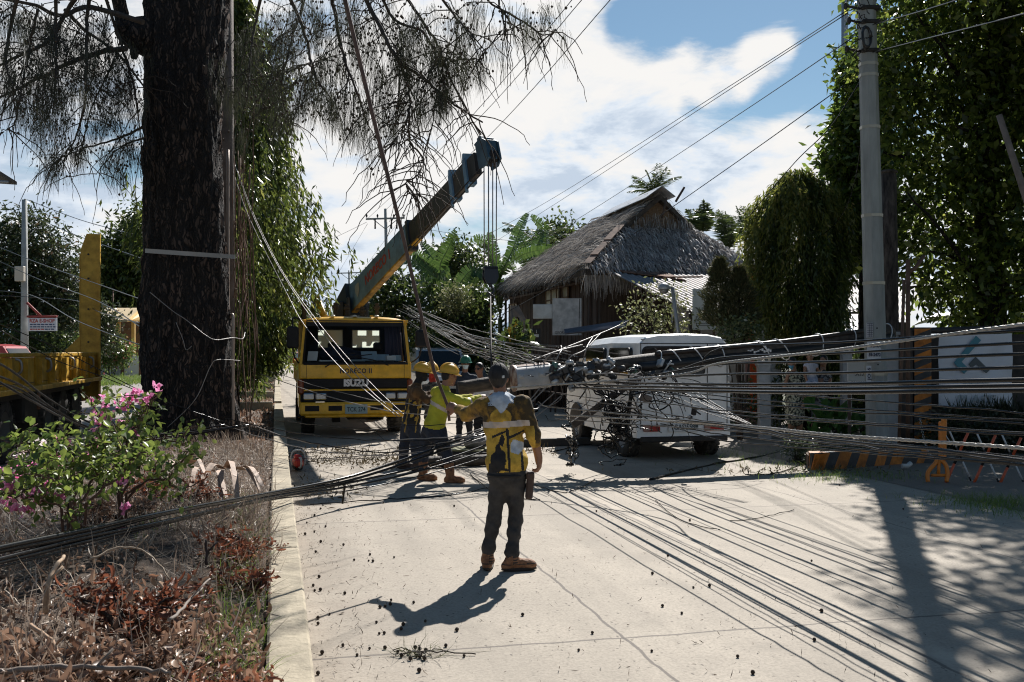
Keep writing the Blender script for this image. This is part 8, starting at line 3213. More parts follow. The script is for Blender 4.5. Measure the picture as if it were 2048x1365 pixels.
 # ---- plants round the gate on the right
shrub('canna_plant',1640,17.6,'broad green canna leaves at the foot of the concrete pole',[(1630,830,0,.16),(1660,850,0,.22),(1690,845,0,.20),(1640,865,0,.22),(1720,860,0,.18)],LEAF('canna_leaf',(0.03,0.08,0.02),(0.07,0.16,0.04),.4,.35),34,3,.34,.15,.08,'plant',None,True,0,-.6)
shrub('trailing_plant',1590,15.6,'pale speckled trailing plant spilling over the striped planter',[(1590,890,0,.16),(1615,895,0,.18),(1640,905,0,.16),(1600,912,0,.14),(1670,900,0,.15),(1625,920,-.3,.12),(1700,905,-.1,.14),(1735,900,0,.14),(1770,902,0,.12)],LEAF('speckled_leaf',(0.03,0.05,0.02),(0.12,0.15,0.08),.3,.4,(0.5,0.5,0.5)),330,8,.055,.025,.07,'plant')
shrub('dark_hedge',1720,21.2,'dark hedge behind the white gate posts',[(1560,800,0,.5),(1660,760,.4,.55),(1720,800,.3,.5),(1740,740,.5,.5),(1620,830,.5,.4),(1500,820,.8,.4),(1740,830,.4,.4)],DKL,520,9,.12,.055,.14,'hedge')
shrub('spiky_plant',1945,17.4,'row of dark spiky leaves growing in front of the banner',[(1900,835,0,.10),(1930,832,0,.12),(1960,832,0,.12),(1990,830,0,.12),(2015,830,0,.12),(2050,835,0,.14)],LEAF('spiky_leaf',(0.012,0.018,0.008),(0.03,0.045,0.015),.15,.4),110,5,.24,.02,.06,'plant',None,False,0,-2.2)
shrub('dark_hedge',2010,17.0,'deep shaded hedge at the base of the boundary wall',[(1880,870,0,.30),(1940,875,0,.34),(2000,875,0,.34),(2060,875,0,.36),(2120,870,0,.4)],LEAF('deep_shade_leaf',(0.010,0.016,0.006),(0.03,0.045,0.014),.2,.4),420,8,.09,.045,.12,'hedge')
# ---- bougainvillea in the foreground
BOUG=LEAF('bougainvillea_leaf',(0.045,0.085,0.02),(0.20,0.26,0.055),.42,.42,(0.33,0.36,0.12))
PINK=LEAF('pink_bract',(0.60,0.14,0.32),(0.82,0.38,0.56),.45,.5)
PALEB=LEAF('white_bract',(0.55,0.45,0.48),(0.70,0.65,0.62),.45,.5)
def bougainvillea(label,base_px,D,stems,leaf_n,flowers,seed,pale=()):
 g=P(*base_px,D)
 pp_,ss_=toroad(g)
 g.z=float(bed_z(np.float64(np.clip(pp_,-2.85,-.1)),np.float64(ss_))) if-2.9<pp_<0 else 0.1
 t=thing('bougainvillea',g,label,'bougainvillea')
 rr_=random.Random(seed)
 mb=MB()
 nodes=[]
 for pts in stems:
  q=wobble([P(x,y,D+dd)-t.location for x,y,dd in pts],.008,6)
  q[0]=Vector((q[0].x,q[0].y,max(0,min(q[0].z,.1))))
  mb.tube(q,list(np.linspace(.010,.004,len(q))),6)
  nodes+=q[4:]
  for p in q[5::2]:
   d=Vector((rr_.gauss(0,1),rr_.gauss(0,.8),rr_.gauss(.2,.6))).normalized()*rr_.uniform(.12,.32)
   tq=wobble([p,p+d*.5+Vector((0,0,.02)),p+d],.006,4)
   mb.tube(tq,list(np.linspace(.006,.002,len(tq))),4)
   nodes+=tq[2:]*2
 mb.build('branch',M('bougainvillea_wood',(0.12,0.07,0.05),.85,var=.3,vscale=9),t)
 nd=np.array([[*p] for p in nodes])
 pick=nd[RNG.integers(0,len(nd),leaf_n)]+RNG.normal(size=(leaf_n,3))*np.array((.05,.05,.045))
 # leaf with a midrib fold: two halves of three vertices each share the rib
 D_=unit(RNG.normal(size=(leaf_n,3))+np.array((0,0,-.25)))
 N_=unit(RNG.normal(size=(leaf_n,3))*.6+np.array((0,-.2,1.)))
 N_=unit(N_-D_*(N_*D_).sum(1,keepdims=True))
 B_=np.cross(N_,D_)
 L_=RNG.uniform(.034,.068,leaf_n)[:,None]
 W_=L_*.36
 v=np.stack([pick,pick+D_*L_*.28+B_*W_*.95+N_*W_*.25,pick+D_*L_*.62+B_*W_*.75+N_*W_*.2,pick+D_*L_-N_*L_*.12,pick+D_*L_*.62-B_*W_*.75+N_*W_*.2,pick+D_*L_*.28-B_*W_*.95+N_*W_*.25],1).reshape(-1,3)
 i=np.arange(leaf_n)[:,None]*6
 Fq=np.concatenate([i+np.array([[0,1,2,3]]),i+np.array([[0,3,4,5]])])
 np_mesh('foliage',v,Fq,BOUG,t)
 for(px,py,dd,m,sp) in flowers:
  c=np.array(P(px,py,D+dd)-t.location)
  nb=m*3
  bc=c+RNG.normal(size=(m,3))*sp
  C=np.repeat(bc,3,0)
  Dd=RNG.normal(size=(nb,3))+np.array((0,-.2,.3))
  V_,F_=leaf_quads(C,Dd,RNG.uniform(.030,.050,nb),.036,.3)
  np_mesh('flower',V_,F_,PALEB if(px,py) in pale else PINK,t)
bougainvillea('pink bougainvillea sprawling at the left edge below the trailer',(150,1010),6.3,[[(150,1010,0),(120,960,0),(80,920,-.1),(30,890,-.2)],[(150,1010,0),(150,950,.1),(140,900,.1),(110,880,.1)],[(160,1010,0),(190,950,.2),(210,900,.2),(200,880,.2)],[(140,1010,0),(90,980,.2),(30,960,.2),(-30,930,.2)],[(130,1015,0),(70,1000,-.3),(10,990,-.4),(-40,980,-.5)],[(150,1010,.2),(100,940,.4),(50,900,.5),(0,880,.5)],[(165,1010,0),(220,970,0),(260,930,0),(280,910,0)],[(150,1010,-.1),(130,980,-.3),(110,960,-.5),(70,950,-.6)]],1350,[(85,985,-.3,7,.03),(45,1020,-.3,10,.035),(20,975,-.3,6,.03),(30,935,0,6,.03),(120,990,-.2,5,.025),(60,940,0,6,.03),(130,885,.1,4,.025),(110,925,.1,5,.025),(40,905,.1,5,.025),(75,893,.1,4,.02),(185,900,.2,4,.022),(15,1000,-.4,6,.03)],1,((40,905),(75,893)))
bougainvillea('bougainvillea with a long upright flowering spray before the great trunk',(240,1000),7.2,[[(240,1000,0),(245,930,0),(262,870,0),(290,820,0),(318,785,0)],[(240,1000,0),(230,920,0),(215,860,0),(200,830,0)],[(245,1000,0),(270,930,-.1),(290,890,-.1),(330,880,-.1),(370,890,-.1)],[(240,1000,0),(260,900,.2),(280,850,.2),(265,810,.2)],[(240,1000,0),(200,940,.1),(180,900,.1),(190,860,.1)],[(250,1000,0),(310,950,0),(350,930,0),(390,905,0)],[(245,990,0),(300,960,-.2),(330,960,-.3),(345,975,-.3)]],850,[(235,812,0,6,.03),(255,800,.1,5,.025),(207,825,0,8,.03),(222,832,0,6,.03),(188,830,0,4,.025),(283,790,.1,4,.025),(265,785,.1,3,.02),(300,800,0,4,.022),(318,782,0,3,.02),(196,803,.1,4,.02),(270,860,0,4,.02),(192,862,.1,3,.02),(255,1018,-.4,4,.022),(240,960,-.2,5,.025),(185,808,.1,3,.02),(205,868,.1,3,.02)],2)
# ---- dead branches, dried fronds and sticks on the median
def dead_branch(px,py,D,label,n,sp,L,W,mat,stems):
 c=P(px,py,D)
 p_,s_=toroad(c)
 base=BED(min(max(p_,-2.8),-.1),s_)
 t=thing('dead_branch',base,label,'dead branch')
 mb=MB()
 rr_=random.Random(int(px))
 tips=[]
 for k in range(stems):
  a=rr_.uniform(0,2*PI)
  e=Vector((math.cos(a)*sp[0]*rr_.uniform(.5,1.2),math.sin(a)*sp[1],rr_.uniform(.25,1)*sp[2]))
  q=wobble([Vector((0,0,.02)),e*.5+Vector((0,0,.05)),e],.012,4)
  mb.tube(q,list(np.linspace(.010,.003,len(q))),5)
  tips+=q[3:]
 mb.build('stem',BARK,t)
 nd=np.array([[*p] for p in tips])
 C=nd[RNG.integers(0,len(nd),n)]+RNG.normal(size=(n,3))*.035
 C[:,2]=np.maximum(C[:,2],.0)
 V_,F_=curl_ribbons(C,L,W,5,2.6,-.6)
 np_mesh('leaves',V_,F_,mat,t,True)
dead_branch(255,1175,4.75,'dead branch of dark red curled leaves in the middle of the bed',420,(.30,.2,.30),.075,.026,REDLEAF,14)
dead_branch(485,1040,7.1,'dead branch of rusty leaves next to the kerb below the cable bundle',420,(.30,.25,.22),.075,.024,REDLEAF,12)
dead_branch(490,1185-120,6.3,'drooping rusty branch hanging to the kerb edge',240,(.20,.25,.14),.075,.024,REDLEAF,9)
dead_branch(440,1290,3.95,'heap of brown curled leaves near the kerb in the foreground',520,(.22,.25,.16),.07,.026,LEAF('brown_curl',(0.14,0.055,0.028),(0.36,0.17,0.09),.25,.5),12)
dead_branch(130,1310,3.9,'large heap of tan curled leaves at the bottom left',900,(.45,.3,.14),.075,.028,DEADLEAF,16)
dead_branch(555,1350,3.8,'small twig of red leaves lying over the kerb top',60,(.05,.05,.08),.055,.022,REDLEAF,5)
dead_branch(230,1000,8.0,'brown dead foliage under the bougainvillea',380,(.5,.4,.2),.08,.026,DEADLEAF,12)
dead_branch(350,950,9.2,'mound of reddish dead foliage before the great trunk',420,(.6,.5,.3),.09,.028,REDLEAF,12)
DRYP=M('dry_frond',(0.36,0.25,0.18),.7,var=.35,vscale=9,stretch=(1,6,1))
c=P(475,985,9.4)
p_,s_=toroad(c)
t=thing('dried_palm_leaf',BED(p_,s_),'dried tan strap-like leaves splayed out near the kerb','dried leaf')
mb=MB()
rr=random.Random(17)
for(x0,y0,x1,y1) in((425,945,452,995),(440,942,442,1000),(462,940,475,1000),(470,940,520,985),(480,942,525,975),(445,940,405,965),(455,938,470,955),(400,940,380,985),(360,935,330,960),(380,930,410,950)):
 a,b2=P(x0,y0,9.6)-t.location,P(x1,y1,9.0)-t.location
 a.z=max(a.z,.12)
 b2.z=max(b2.z,.03)
 m_=(a+b2)/2+Vector((0,0,.10))
 q=wobble([a,m_,b2],0,6)
 w=rr.uniform(.028,.045)
 for i in range(len(q)-1):
  ww0,ww1=w*(1-.6*i/len(q)),w*(1-.6*(i+1)/len(q))
  sd=(q[i+1]-q[i]).cross(Vector((0,0,1))).normalized()
  mb.slab([q[i]-sd*ww0,q[i]+sd*ww0+Vector((0,0,.015)),q[i+1]+sd*ww1+Vector((0,0,.015)),q[i+1]-sd*ww1],(0,0,.004))
mb.build('blade',DRYP,t)
sticks=[(('pale bare stick standing out of the straw'),[(92,1225,4.9),(98,1160,4.9),(128,1112,5.1)],.016,(0.42,0.30,0.20)),(('grey curved stick lying across the foreground leaves'),[(-20,1345,3.7),(120,1335,3.75),(260,1338,3.7),(340,1345,3.6)],.012,(0.20,0.16,0.13)),(('forked tan twig on the leaves at the lower left'),[(60,1250,4.2),(110,1290,4.1),(128,1330,4.0)],.010,(0.38,0.25,0.16)),(('slanting grey twig near the middle of the bed'),[(340,1240,4.4),(380,1200,4.7),(420,1158,5.0)],.008,(0.24,0.20,0.17)),(('short black stump of a cut stem by the rusty branch'),[(413,1130,5.9),(412,1080,5.9)],.011,(0.03,0.02,0.02)),(('arched straw coloured vine in front of the dead red branch'),[(180,1120,5.0),(240,1095,5.1),(300,1110,5.1),(340,1160,5.0)],.006,(0.34,0.26,0.18))]
for lab,pts,r_,colr in sticks:
 q=[]
 for x,y,D in pts:
  w_=P(x,y,D)
  p_,s_=toroad(w_)
  w_.z=max(w_.z,float(bed_z(np.float64(min(max(p_,-2.8),-.06)),np.float64(s_)))+.015)
  q.append(w_)
 t=thing('dry_stick',q[0],lab,'stick')
 mb=MB()
 qq=[p-t.location for p in wobble(q,.003,6)]
 mb.tube(qq,list(np.linspace(r_,r_*.55,len(qq))),6)
 k=len(qq)//2
 mb.tube([qq[k],qq[k]+Vector((.05,.04,.06))],r_*.5,5)
 mb.build('wood',M('stick_'+str(len(_mats)),colr,.85,var=.3,vscale=12),t)
 # ================================================================== WIRES AND CABLES
CABLE=M('black_cable_jacket',(0.007,0.007,0.007),.22)
CABLEG=M('grey_cable',(0.016,0.016,0.016),.24,var=.2,vscale=4)
CABLEP=M('pale_glint_cable',(0.26,0.235,0.215),.4,var=.2,vscale=4)  # on some wires the pale colour stands in for sun glint
STRAND=M('steel_strand',(0.36,0.35,0.33),.35,.6,var=.2,vscale=30)
rr=random.Random(77)
for m_ in(CABLE,CABLEG):
 m_.node_tree.nodes['Principled BSDF'].inputs['Specular IOR Level'].default_value=0.22
def cable(name,pts,r,mat,label,cat,group=None,amp=0.0,n=6,per=5,braid=False):
 q=wobble(pts,amp,per)
 t=bpy.data.objects.new(name,None)
 bpy.data.objects.remove(t)
 mb=MB()
 o0=q[0].copy()
 qq=[p-o0 for p in q]
 if braid:
  L_=0
  for s in range(3):
   path=[]
   acc=0
   for i in range(len(qq)):
    if i:
     acc+=(qq[i]-qq[i-1]).length
    a=acc*28+s*2*PI/3
    path.append(qq[i]+Vector((0,math.cos(a),math.sin(a)))*r*.55)
   mb.tube(path,r*.62,5)
 else:
  mb.tube(qq,r,n)
 o=mb.build(name,mat)
 o.location=o0
 return tag(o,label,cat,group)
def sagged(a,b,sag,k=5):
 return[a.lerp(b,i/k)+Vector((0,0,-sag*4*(i/k)*(1-i/k))) for i in range(k+1)]
 # -- A: heavy black lines running level beside the road, from the fallen pole out past the right edge
def road_wire(p,y0,y1,y2,Y0=14.3):
 """a line parallel to the road p metres to its side, at the heights seen at the pole, at column 1440 and at column 2048"""
 def at(Y,py,dp=0.0):
  X=(p+dp-RS*Y)/RC
  return Vector((X,Y,EYE+(HZ-py)/F*Y))
 k=lambda c:RS+RC*(c-1024)/F
 a,m_,b2=at(Y0,y0),at(p/k(1440),y1),at(p/k(2048),y2)
 if m_.y>Y0-.6:
  m_=a.lerp(b2,.3)+Vector((0,0,-.02))
 e=b2+(b2-m_)*1.0
 return[a,m_,m_.lerp(b2,.5)+Vector((0,0,-.012)),b2,e]
lv=[(741,697,661,'topmost',5.9),(746,716,686,'second',5.55),(752,729,708,'third',5.25),(757,749,735,'fourth',4.95),(765,769,760,'fifth',4.6),(770,777,772,'sixth',4.3),(776,783,781,'lowest',4.1)]
for i,(y0,yl,yr,nm,p) in enumerate(lv):
 cable('overhead_cable',road_wire(p,y0,yl,yr),.0125 if i<4 else .015,CABLE,f'{nm} of the heavy black lines running level to the right edge','cable','level black lines at the right',n=8)
cable('steel_rope',[P(1020,776,13.6)]+road_wire(4.7,752,727,649,12.2),.0125,STRAND,'braided pale steel rope slanting up to the right across the van','rope',n=8,braid=True,per=60)
# -- B: lower lines fanning down to the right
lowr=[(765,775,826,5.6),(770,793,842,4.5),(780,801,847,5.0),(790,820,866,3.9),(798,826,871,5.3),(800,846,915,4.2),(812,850,921,3.6),(822,856,927,4.75),(858,880,932,5.45),(838,861,924,3.75),(848,868,930,5.15),(830,853,918,4.05)]
for i,(y0,y1,y2,p) in enumerate(lowr):
 cable('fallen_cable',road_wire(p,y0,y1,y2,14.1-.04*i),.0062 if i%2 else .0085,CABLE if i%3 else CABLEG,'thin line fanning down from the fallen pole to the lower right edge','cable','thin lines fanning to the lower right',amp=.0045,per=9)
cable('steel_rope',road_wire(3.9,830,849,897),.011,STRAND,'braided steel rope running low in front of the orange barrier','rope',n=8,braid=True,per=60)
# short bright lines from the tangle across the van
for i,(x0,y0,x1,y1) in enumerate(((1310,755,1500,848),(1330,770,1500,850),(1345,775,1505,852),(1360,770,1510,855),(1315,780,1505,850),(1380,775,1505,850),(1300,785,1500,852))):
 cable('service_wire',sagged(P(x0,y0,14.3),P(x1,y1,12.4),.02,4),.0045,CABLEP,'thin pale wire spreading across the white van to one point','wire','pale wires converging beside the van')
 # -- C: the sheaf of lines running back along the road to the next pole
for i in range(26):
 u=i/25
 xs_,ys_=768+rr.uniform(-12,20),596+rr.uniform(-8,14)
 xe,ye=1060+130*rr.random(),694+62*u+rr.gauss(0,4)
 a,b2=P(xs_,ys_,rr.uniform(44,58)),P(xe,ye,rr.uniform(13.6,14.8))
 # the sag shows as a curve towards the near end
 mid=P(880+rr.uniform(-20,20),640+36*u+rr.gauss(0,3),rr.uniform(22,25))
 mid2=P(970+rr.uniform(-20,20),672+44*u+rr.gauss(0,3),rr.uniform(17,18.5))
 cable('sagging_line',[a,mid,mid2,b2],rr.choice((.0045,.0055,.007)),CABLEG if i%3 else CABLEP,'slack line in the grey sheaf sagging from behind the cab to the fallen pole','cable','sheaf of slack lines behind the men',amp=.008,per=9)
 # -- D: lines crossing the workers' legs towards the kerb, most tinted pale as sun glint
dd=[((440,842),(600,880),(760,905),(880,885),(1000,855)),((440,848),(600,895),(770,912),(900,893),(1010,862)),((500,850),(640,890),(800,880),(930,868),(1040,820)),((545,905),(700,905),(830,893),(940,880),(1040,850)),((545,918),(700,915),(850,893),(950,870),(1050,830)),((545,925),(720,918),(860,900),(960,884),(1060,850)),((450,838),(620,870),(790,882),(920,876),(1030,856)),((530,740),(700,790),(850,812),(960,820),(1060,812)),((500,742),(680,800),(860,832),(980,830),(1080,815)),((550,840),(700,856),(860,850),(960,842),(1050,800))]
for i,pts in enumerate(dd):
 Ds=(15.6,13.4,12.7,12.5,13.3) if i not in(7,8) else(22,16,13.9,12.9,13.4)
 cable('fallen_cable',[P(x,y,D) for(x,y),D in zip(pts,Ds)],.0055 if i%2 else .0075,CABLEP if i%3 else CABLEG,'slack wire sweeping across the workers\' legs from the median to the tangle','cable','slack wires across the workers',amp=.005,per=8)
 # -- E: thick bundle over the median and kerb in front
for i in range(5):
 o=(-1.9,-1.1,.55,1.35,2.3)[i]
 w_=3*math.sin(i*2.1)
 pts=[P(-220,1165+o*9,4.2),P(0,1113+o*9,5.1),P(180,1072+o*7+w_,6.0),P(340,1035+o*6-w_,7.1),P(545,992+o*3.4,9.6),P(700,965+o*6+w_,11.2),P(860,922+o*11,12.3),P(985,878+o*13,13.2),P(1075,835+o*12,13.8)]
 for q in pts[1:4]:
  p_,s_=toroad(q)
  q.z=max(q.z,float(bed_z(np.float64(min(max(p_,-2.85),-.06)),np.float64(s_)))+.03)
 cable('cable_bundle_line',pts,(.017,.015,.014,.012,.007)[i],CABLE if i<2 else CABLEG,'thick dark cable of the bundle laid over the bed and kerb','cable','thick cables laid over the median',n=8,per=8)
 # cable tie dangling from the bundle
cable('cable_tie',[P(690,968,11.1),P(688,985,11.1),P(685,1008,11.1)],.012,CABLE,'short black cable end dangling from the bundle over the road','cable')
cable('cable_tie',[P(676,962,11.1),P(690,972,11.05),P(704,976,11.1),P(700,970,11.1)],.005,CABLE,'curly black tie knotted on the bundle over the road','cable tie')
# -- F: three wires, sun glint put into their pale colour, from the weeping tree down across the cab
for i,pts in enumerate((((470,330),(505,430),(560,540),(640,660),(730,770),(800,832)),((474,340),(512,440),(570,552),(650,662),(740,765),(815,836)),((468,350),(500,440),(575,590),(612,655),(690,745),(795,834)))):
 cable('service_wire',[P(x,y,D) for(x,y),D in zip(pts,(17.6,17.2,16.6,15.9,15.2,14.7))],.006,CABLEP,'wire tinted pale as sun glint, slanting down from the weeping tree across the windscreen','wire','pale wires across the windscreen',per=8)
 # -- G: lines over the left carriageway, lying on the trailer and bed
gl=[((-40,478),(60,520),(200,570),(293,603)),((-40,505),(80,560),(190,600),(290,660)),((-40,580),(60,590),(150,640),(292,695)),((60,430),(150,470),(290,520),(293,530)),((-40,590),(140,600),(200,625),(292,650)),((55,400),(160,440),(290,475),(295,478))]
for i,pts in enumerate(gl):
 cable('service_wire',[P(x,y,D) for(x,y),D in zip(pts,(30,27,21,16.2))],.010,CABLEG,'thin wire drooping over the opposite road to the great trunk','wire','wires over the opposite road',per=7)
for i,pts in enumerate((((-60,700),(20,740),(100,800),(195,850),(330,868),(480,852)),((-60,735),(40,770),(110,820),(200,862),(330,874),(500,850)),((-60,730),(60,800),(130,838),(210,868),(320,878),(470,856)),((-60,760),(30,775),(90,812),(180,858),(300,872),(450,850)))):
 cable('fallen_cable',[P(x,y,D) for(x,y),D in zip(pts,(9.5,10.5,12,13.4,14.3,15.2))],.012,CABLE if i%2 else CABLEG,'heavy slack cable hanging before the trailer wheels to the trunk foot','cable','heavy cables before the trailer',per=8)
for i,pts in enumerate((((-60,625),(100,690),(190,735),(300,790),(440,842)),((0,660),(110,720),(200,752),(320,800),(450,845)))):
 cable('service_wire',[P(x,y,D) for(x,y),D in zip(pts,(11.5,13,14,15,15.8))],.006,CABLEG,'thin wire crossing the trailer side down to the trunk','wire','thin wires across the trailer',per=7)
 # wire stapled over the trunk bark
cable('trunk_wire',[P(300,585,15.60),P(345,622,15.44),P(372,640,15.42),P(410,670,15.45),P(432,680,15.5),P(465,676,15.9),P(485,678,16.3),P(490,665,16.6)],.0065,CABLEP,'crooked pale wire wandering across the dark trunk','wire',per=8)
cable('trunk_wire',[P(335,855,15.5),P(390,800,15.45),P(420,735,15.5),P(436,720,15.55),P(480,722,16.2)],.006,CABLEP,'pale wire rising from the bed across the lower trunk','wire',per=8)
cable('trunk_wire',[P(352,645,15.42),P(366,680,15.42),P(372,700,15.42),P(384,692,15.42)],.005,CABLEP,'short pale wire end hanging on the trunk','wire',per=6)
# -- I: the tangle hanging in front of the van
for i in range(34):
 x0,y0=rr.uniform(1070,1360),rr.uniform(740,800)
 D=rr.uniform(13.7,14.5)
 pts=[P(x0,y0,D)]
 x,y=x0,y0
 kind=rr.random()
 k=rr.randrange(3,7)
 for j in range(k):
  if kind<.45:
   x+=rr.gauss(7,11)
   y+=rr.uniform(8,36)
  elif kind<.58:
   a=j*1.3+i
   x+=30*math.cos(a)
   y+=22*math.sin(a)+8
  else:
   x+=rr.uniform(25,65)
   y+=rr.gauss(7,10)
  D+=rr.gauss(0,.12)
  pts.append(P(x,min(y,905),min(max(D,13.4),14.9)))
 cable('tangled_wire',pts,rr.choice((.005,.006,.008,.011)),(CABLE,CABLE,CABLEG,CABLE,CABLEP)[i%5],'curling loose wire in the tangle hanging before the white van','wire','tangled wires before the van',amp=0,per=9)
for i in range(32):
 c=(1240+rr.gauss(0,26),838+rr.gauss(0,34)) if i<22 else(1143+rr.gauss(0,5),880+rr.gauss(0,30))
 D=rr.uniform(13.8,14.3)
 pts=[]
 a0=rr.uniform(0,6.3)
 for j in range(8):
  a=a0+j*rr.uniform(.6,1.3)
  r_=rr.uniform(8,30) if i<22 else rr.uniform(4,12)
  pts.append(P(c[0]+r_*math.cos(a),min(c[1]+r_*.9*math.sin(a)+(j*6 if i>=22 else 0),930),D+rr.gauss(0,.1)))
 cable('tangled_wire',pts,rr.choice((.006,.009,.011)),CABLE,'black coiled wire in the dense nest below the broken crossarm','wire','dense black nest of wires',amp=.01,per=5)
for x0,y0,x1,y1 in((1085,770,1010,850),(1090,775,1005,862),(1098,770,1012,842),(1110,785,1015,858),(1125,790,1020,866)):
 cable('service_wire',sagged(P(x0,y0,14.2),P(x1,y1,13.4),.03,4),.008,CABLEP,'pale wire strung from the transformer to behind the front man','wire','pale wires behind the front man')
 # loops standing up above the transformer
for pts in(((1080,735),(1100,710),(1125,700),(1165,690)),((1105,738),(1115,715),(1123,700),(1122,692)),((1130,740),(1140,715),(1170,700),(1200,668)),((1165,725),(1172,700),(1176,690),(1185,676))):
 cable('jumper_wire',[P(x,y,D) for(x,y),D in zip(pts,(14.3,14.2,14.4,14.9))],.010,CABLEP,'pale jumper wire arching up from the transformer towards the van roof','wire','jumper wires over the transformer',per=7)
cable('jumper_wire',[P(1060,722,17),P(1120,700,19),P(1230,655,21.5),P(1280,628,22),P(1310,600,21.5),P(1325,578,20.9)],.012,CABLEP,'pale wire looping from the lamp post down behind the van','wire',per=8)
# lines lying on the road
for i,(pts,r_) in enumerate(((((1100,905),(1180,890),(1260,905)),.01),(((1060,965),(1130,985),(1190,960)),.006),(((1300,960),(1420,930),(1510,915),(1600,890)),.016),(((1490,950),(1560,945),(1625,918)),.008),(((1310,1000),(1360,1040),(1440,1060)),.004),(((940,950),(1000,990),(1080,1000)),.007),(((620,1010),(760,1000),(900,990),(1000,970)),.006),(((1460,1042),(1520,1036),(1588,1020)),.004))):
 q=[G(x,y,.012) for x,y in pts]
 cable('ground_wire',q,r_,CABLE,('black wire end lying on the road under the tangle','thin wire lying near the front man\'s feet','stout black cable lying on the road behind the van','pale shaded wire on the pavement edge','thin wire scrap on the sunlit road','wire snaking on the road behind the front man','wire lying across the road by the kerb','bent wire scrap alone on the sunlit slab')[i],'wire',None,.004,per=8)
 # -- J: lines in the sky
sky=[([(805,436,72),(980,270,40),(1225,-5,26),(1330,-120,22)],'line rising from the nearer power pole to the top edge'),([(770,422,72),(960,235,42),(1168,-5,28),(1280,-130,24)],'line parallel and left of the one over the crane head'),([(733,440,72),(880,300,46),(1060,100,32),(1160,-20,27)],'leftmost line rising from the far crossarm'),([(1696,20,17),(1440,185,26),(1075,415,46),(860,530,64)],'upper of a close pair of lines from the concrete pole'),([(1696,26,17),(1440,192,26),(1100,415,46),(900,540,64)],'lower of a close pair of lines from the concrete pole'),([(1706,75,16.5),(1440,254,25),(1140,448,42),(900,590,58)],'third line slanting down from the concrete pole over the roof'),([(1690,170,16.5),(1440,348,22),(1160,540,27),(985,640,32),(880,690,34)],'lowest line slanting across the thatched roof'),([(1722,160,16.3),(1660,255,17.5),(1590,325,19),(1500,430,21)],'thick cable curving from the concrete pole into the weeping tree'),([(1745,105,16.1),(1850,78,13),(2048,28,9.5),(2250,-30,8)],'pale cable stretched from the concrete pole to the right edge'),([(1745,50,16.1),(1850,20,13),(1960,-15,11),(2150,-80,9)],'upper cable stretched from the concrete pole past the top edge'),([(1738,130,16.2),(1690,420,19),(1560,520,24),(1380,640,27)],'drooping service line between pole and weeping tree'),([(733,445,72),(660,480,80),(600,505,90),(560,520,95)],'line running left from the nearer power pole'),([(676,548,115),(735,448,73)],'line joining the two far poles'),([(720,548,115),(800,440,73)],'second line joining the two far poles'),([(1050,485,60),(920,470,66),(805,450,72)],'nearly level thin line right of the far pole')]
for pts,lab in sky:
 cable('overhead_line',[P(*p) for p in pts],.013 if pts[0][2]>40 else .009,CABLE,lab,'power line',per=8)
cable('overhead_line',[P(960,272,15.5),P(905,165,13),P(868,78,12.8)],.009,CABLE,'dark guy line from the boom head up into the needles','power line')
for i in range(7):
 y=610+i*9
 cable('distant_line',[P(655+i*3,y,170),P(600-i*4,y+18+i,190),P(585,y+24+i,200)],.02,CABLE,'faint far line above the end of the road','power line','faint lines at the end of the road')
 # ================================================================== SMALL THINGS
 # chainsaw by the kerb
c=G(596,942)
t=thing('chainsaw',c,'red chainsaw with a pale loop handle resting against the kerb','chainsaw',None,.4)
mb=MB()
mb.box((0,0,.12),(.13,.24,.13),0,ch=.03)
mb.box((0,.02,.20),(.10,.16,.07),0,ch=.025)
mb.box((0,.03,.05),(.12,.2,.06),1,ch=.015)
body=mb.build('engine_body',[M('saw_red',(0.42,0.02,0.012),.35),BLK],t)
mb=MB()
mb.tube(wobble([(-.08,.0,.08),(-.10,.0,.2),(-.06,.0,.29),(.06,.0,.29),(.10,0,.2),(.09,0,.07)],0,5),.013,6)
mb.tube(wobble([(0,-.12,.2),(0,-.22,.2),(0,-.25,.12),(0,-.16,.06),(0,-.1,.06)],0,5),.015,6)
mb.build('handle',M('saw_handle',(0.40,0.40,0.38),.5),t)
mb=MB()
mb.slab([(.05,.12,.07),(.05,.48,.07),(.05,.50,.095),(.05,.48,.12),(.05,.12,.12)],(.008,0,0))
mb.build('guide_bar',M('saw_steel',(0.35,0.35,0.35),.35,.8),t)
# low trolley and gear on the road behind the front man
c=G(945,925)
t=thing('tool_trolley',c,'low dark steel trolley frame on the road behind the men','trolley',None,-.25)
mb=MB()
for y in(-.28,.28):
 mb.box((0,y,.16),(.95,.05,.06),ch=.006)
for x in(-.44,0,.44):
 mb.box((x,0,.16),(.05,.6,.05),ch=.006)
for x in(-.4,.4):
 for y in(-.26,.26):
  mb.box((x,y,.08),(.05,.05,.12))
mb.tube([(.47,-.25,.18),(.62,-.25,.36),(.62,.25,.36),(.47,.25,.18)],.018,6)
mb.build('frame',CHAS,t)
for x in(-.4,.4):
 for y in(-.26,.26):
  wheel(t,(x,y-.04 if y<0 else y+.04,.055),.055,.035,CHAS,(0,1 if y>0 else-1,0))
mb=MB()
mb.box((-.1,0,.205),(.66,.56,.03),ch=.006)
mb.build('deck_board',M('trolley_board',(0.22,0.21,0.11),.8,var=.4,vscale=6),t)
c2=c+Vector((.05,.02,.22))
t=thing('metal_canister',c2,'grey metal canister lying on the low trolley','canister',None,-.25)
mb=MB()
mb.lathe((-.17,0,.10),[(0,0),(.085,0),(.10,.015),(.10,.31),(.085,.33),(.03,.34),(.03,.37),(0,.37)],(1,0,0),20)
mb.tube([(-.05,0,.20),(0,0,.24),(.07,0,.20)],.009,6)
mb.build('shell',M('canister_grey',(0.22,0.21,0.20),.5,.3,var=.2,vscale=5),t)
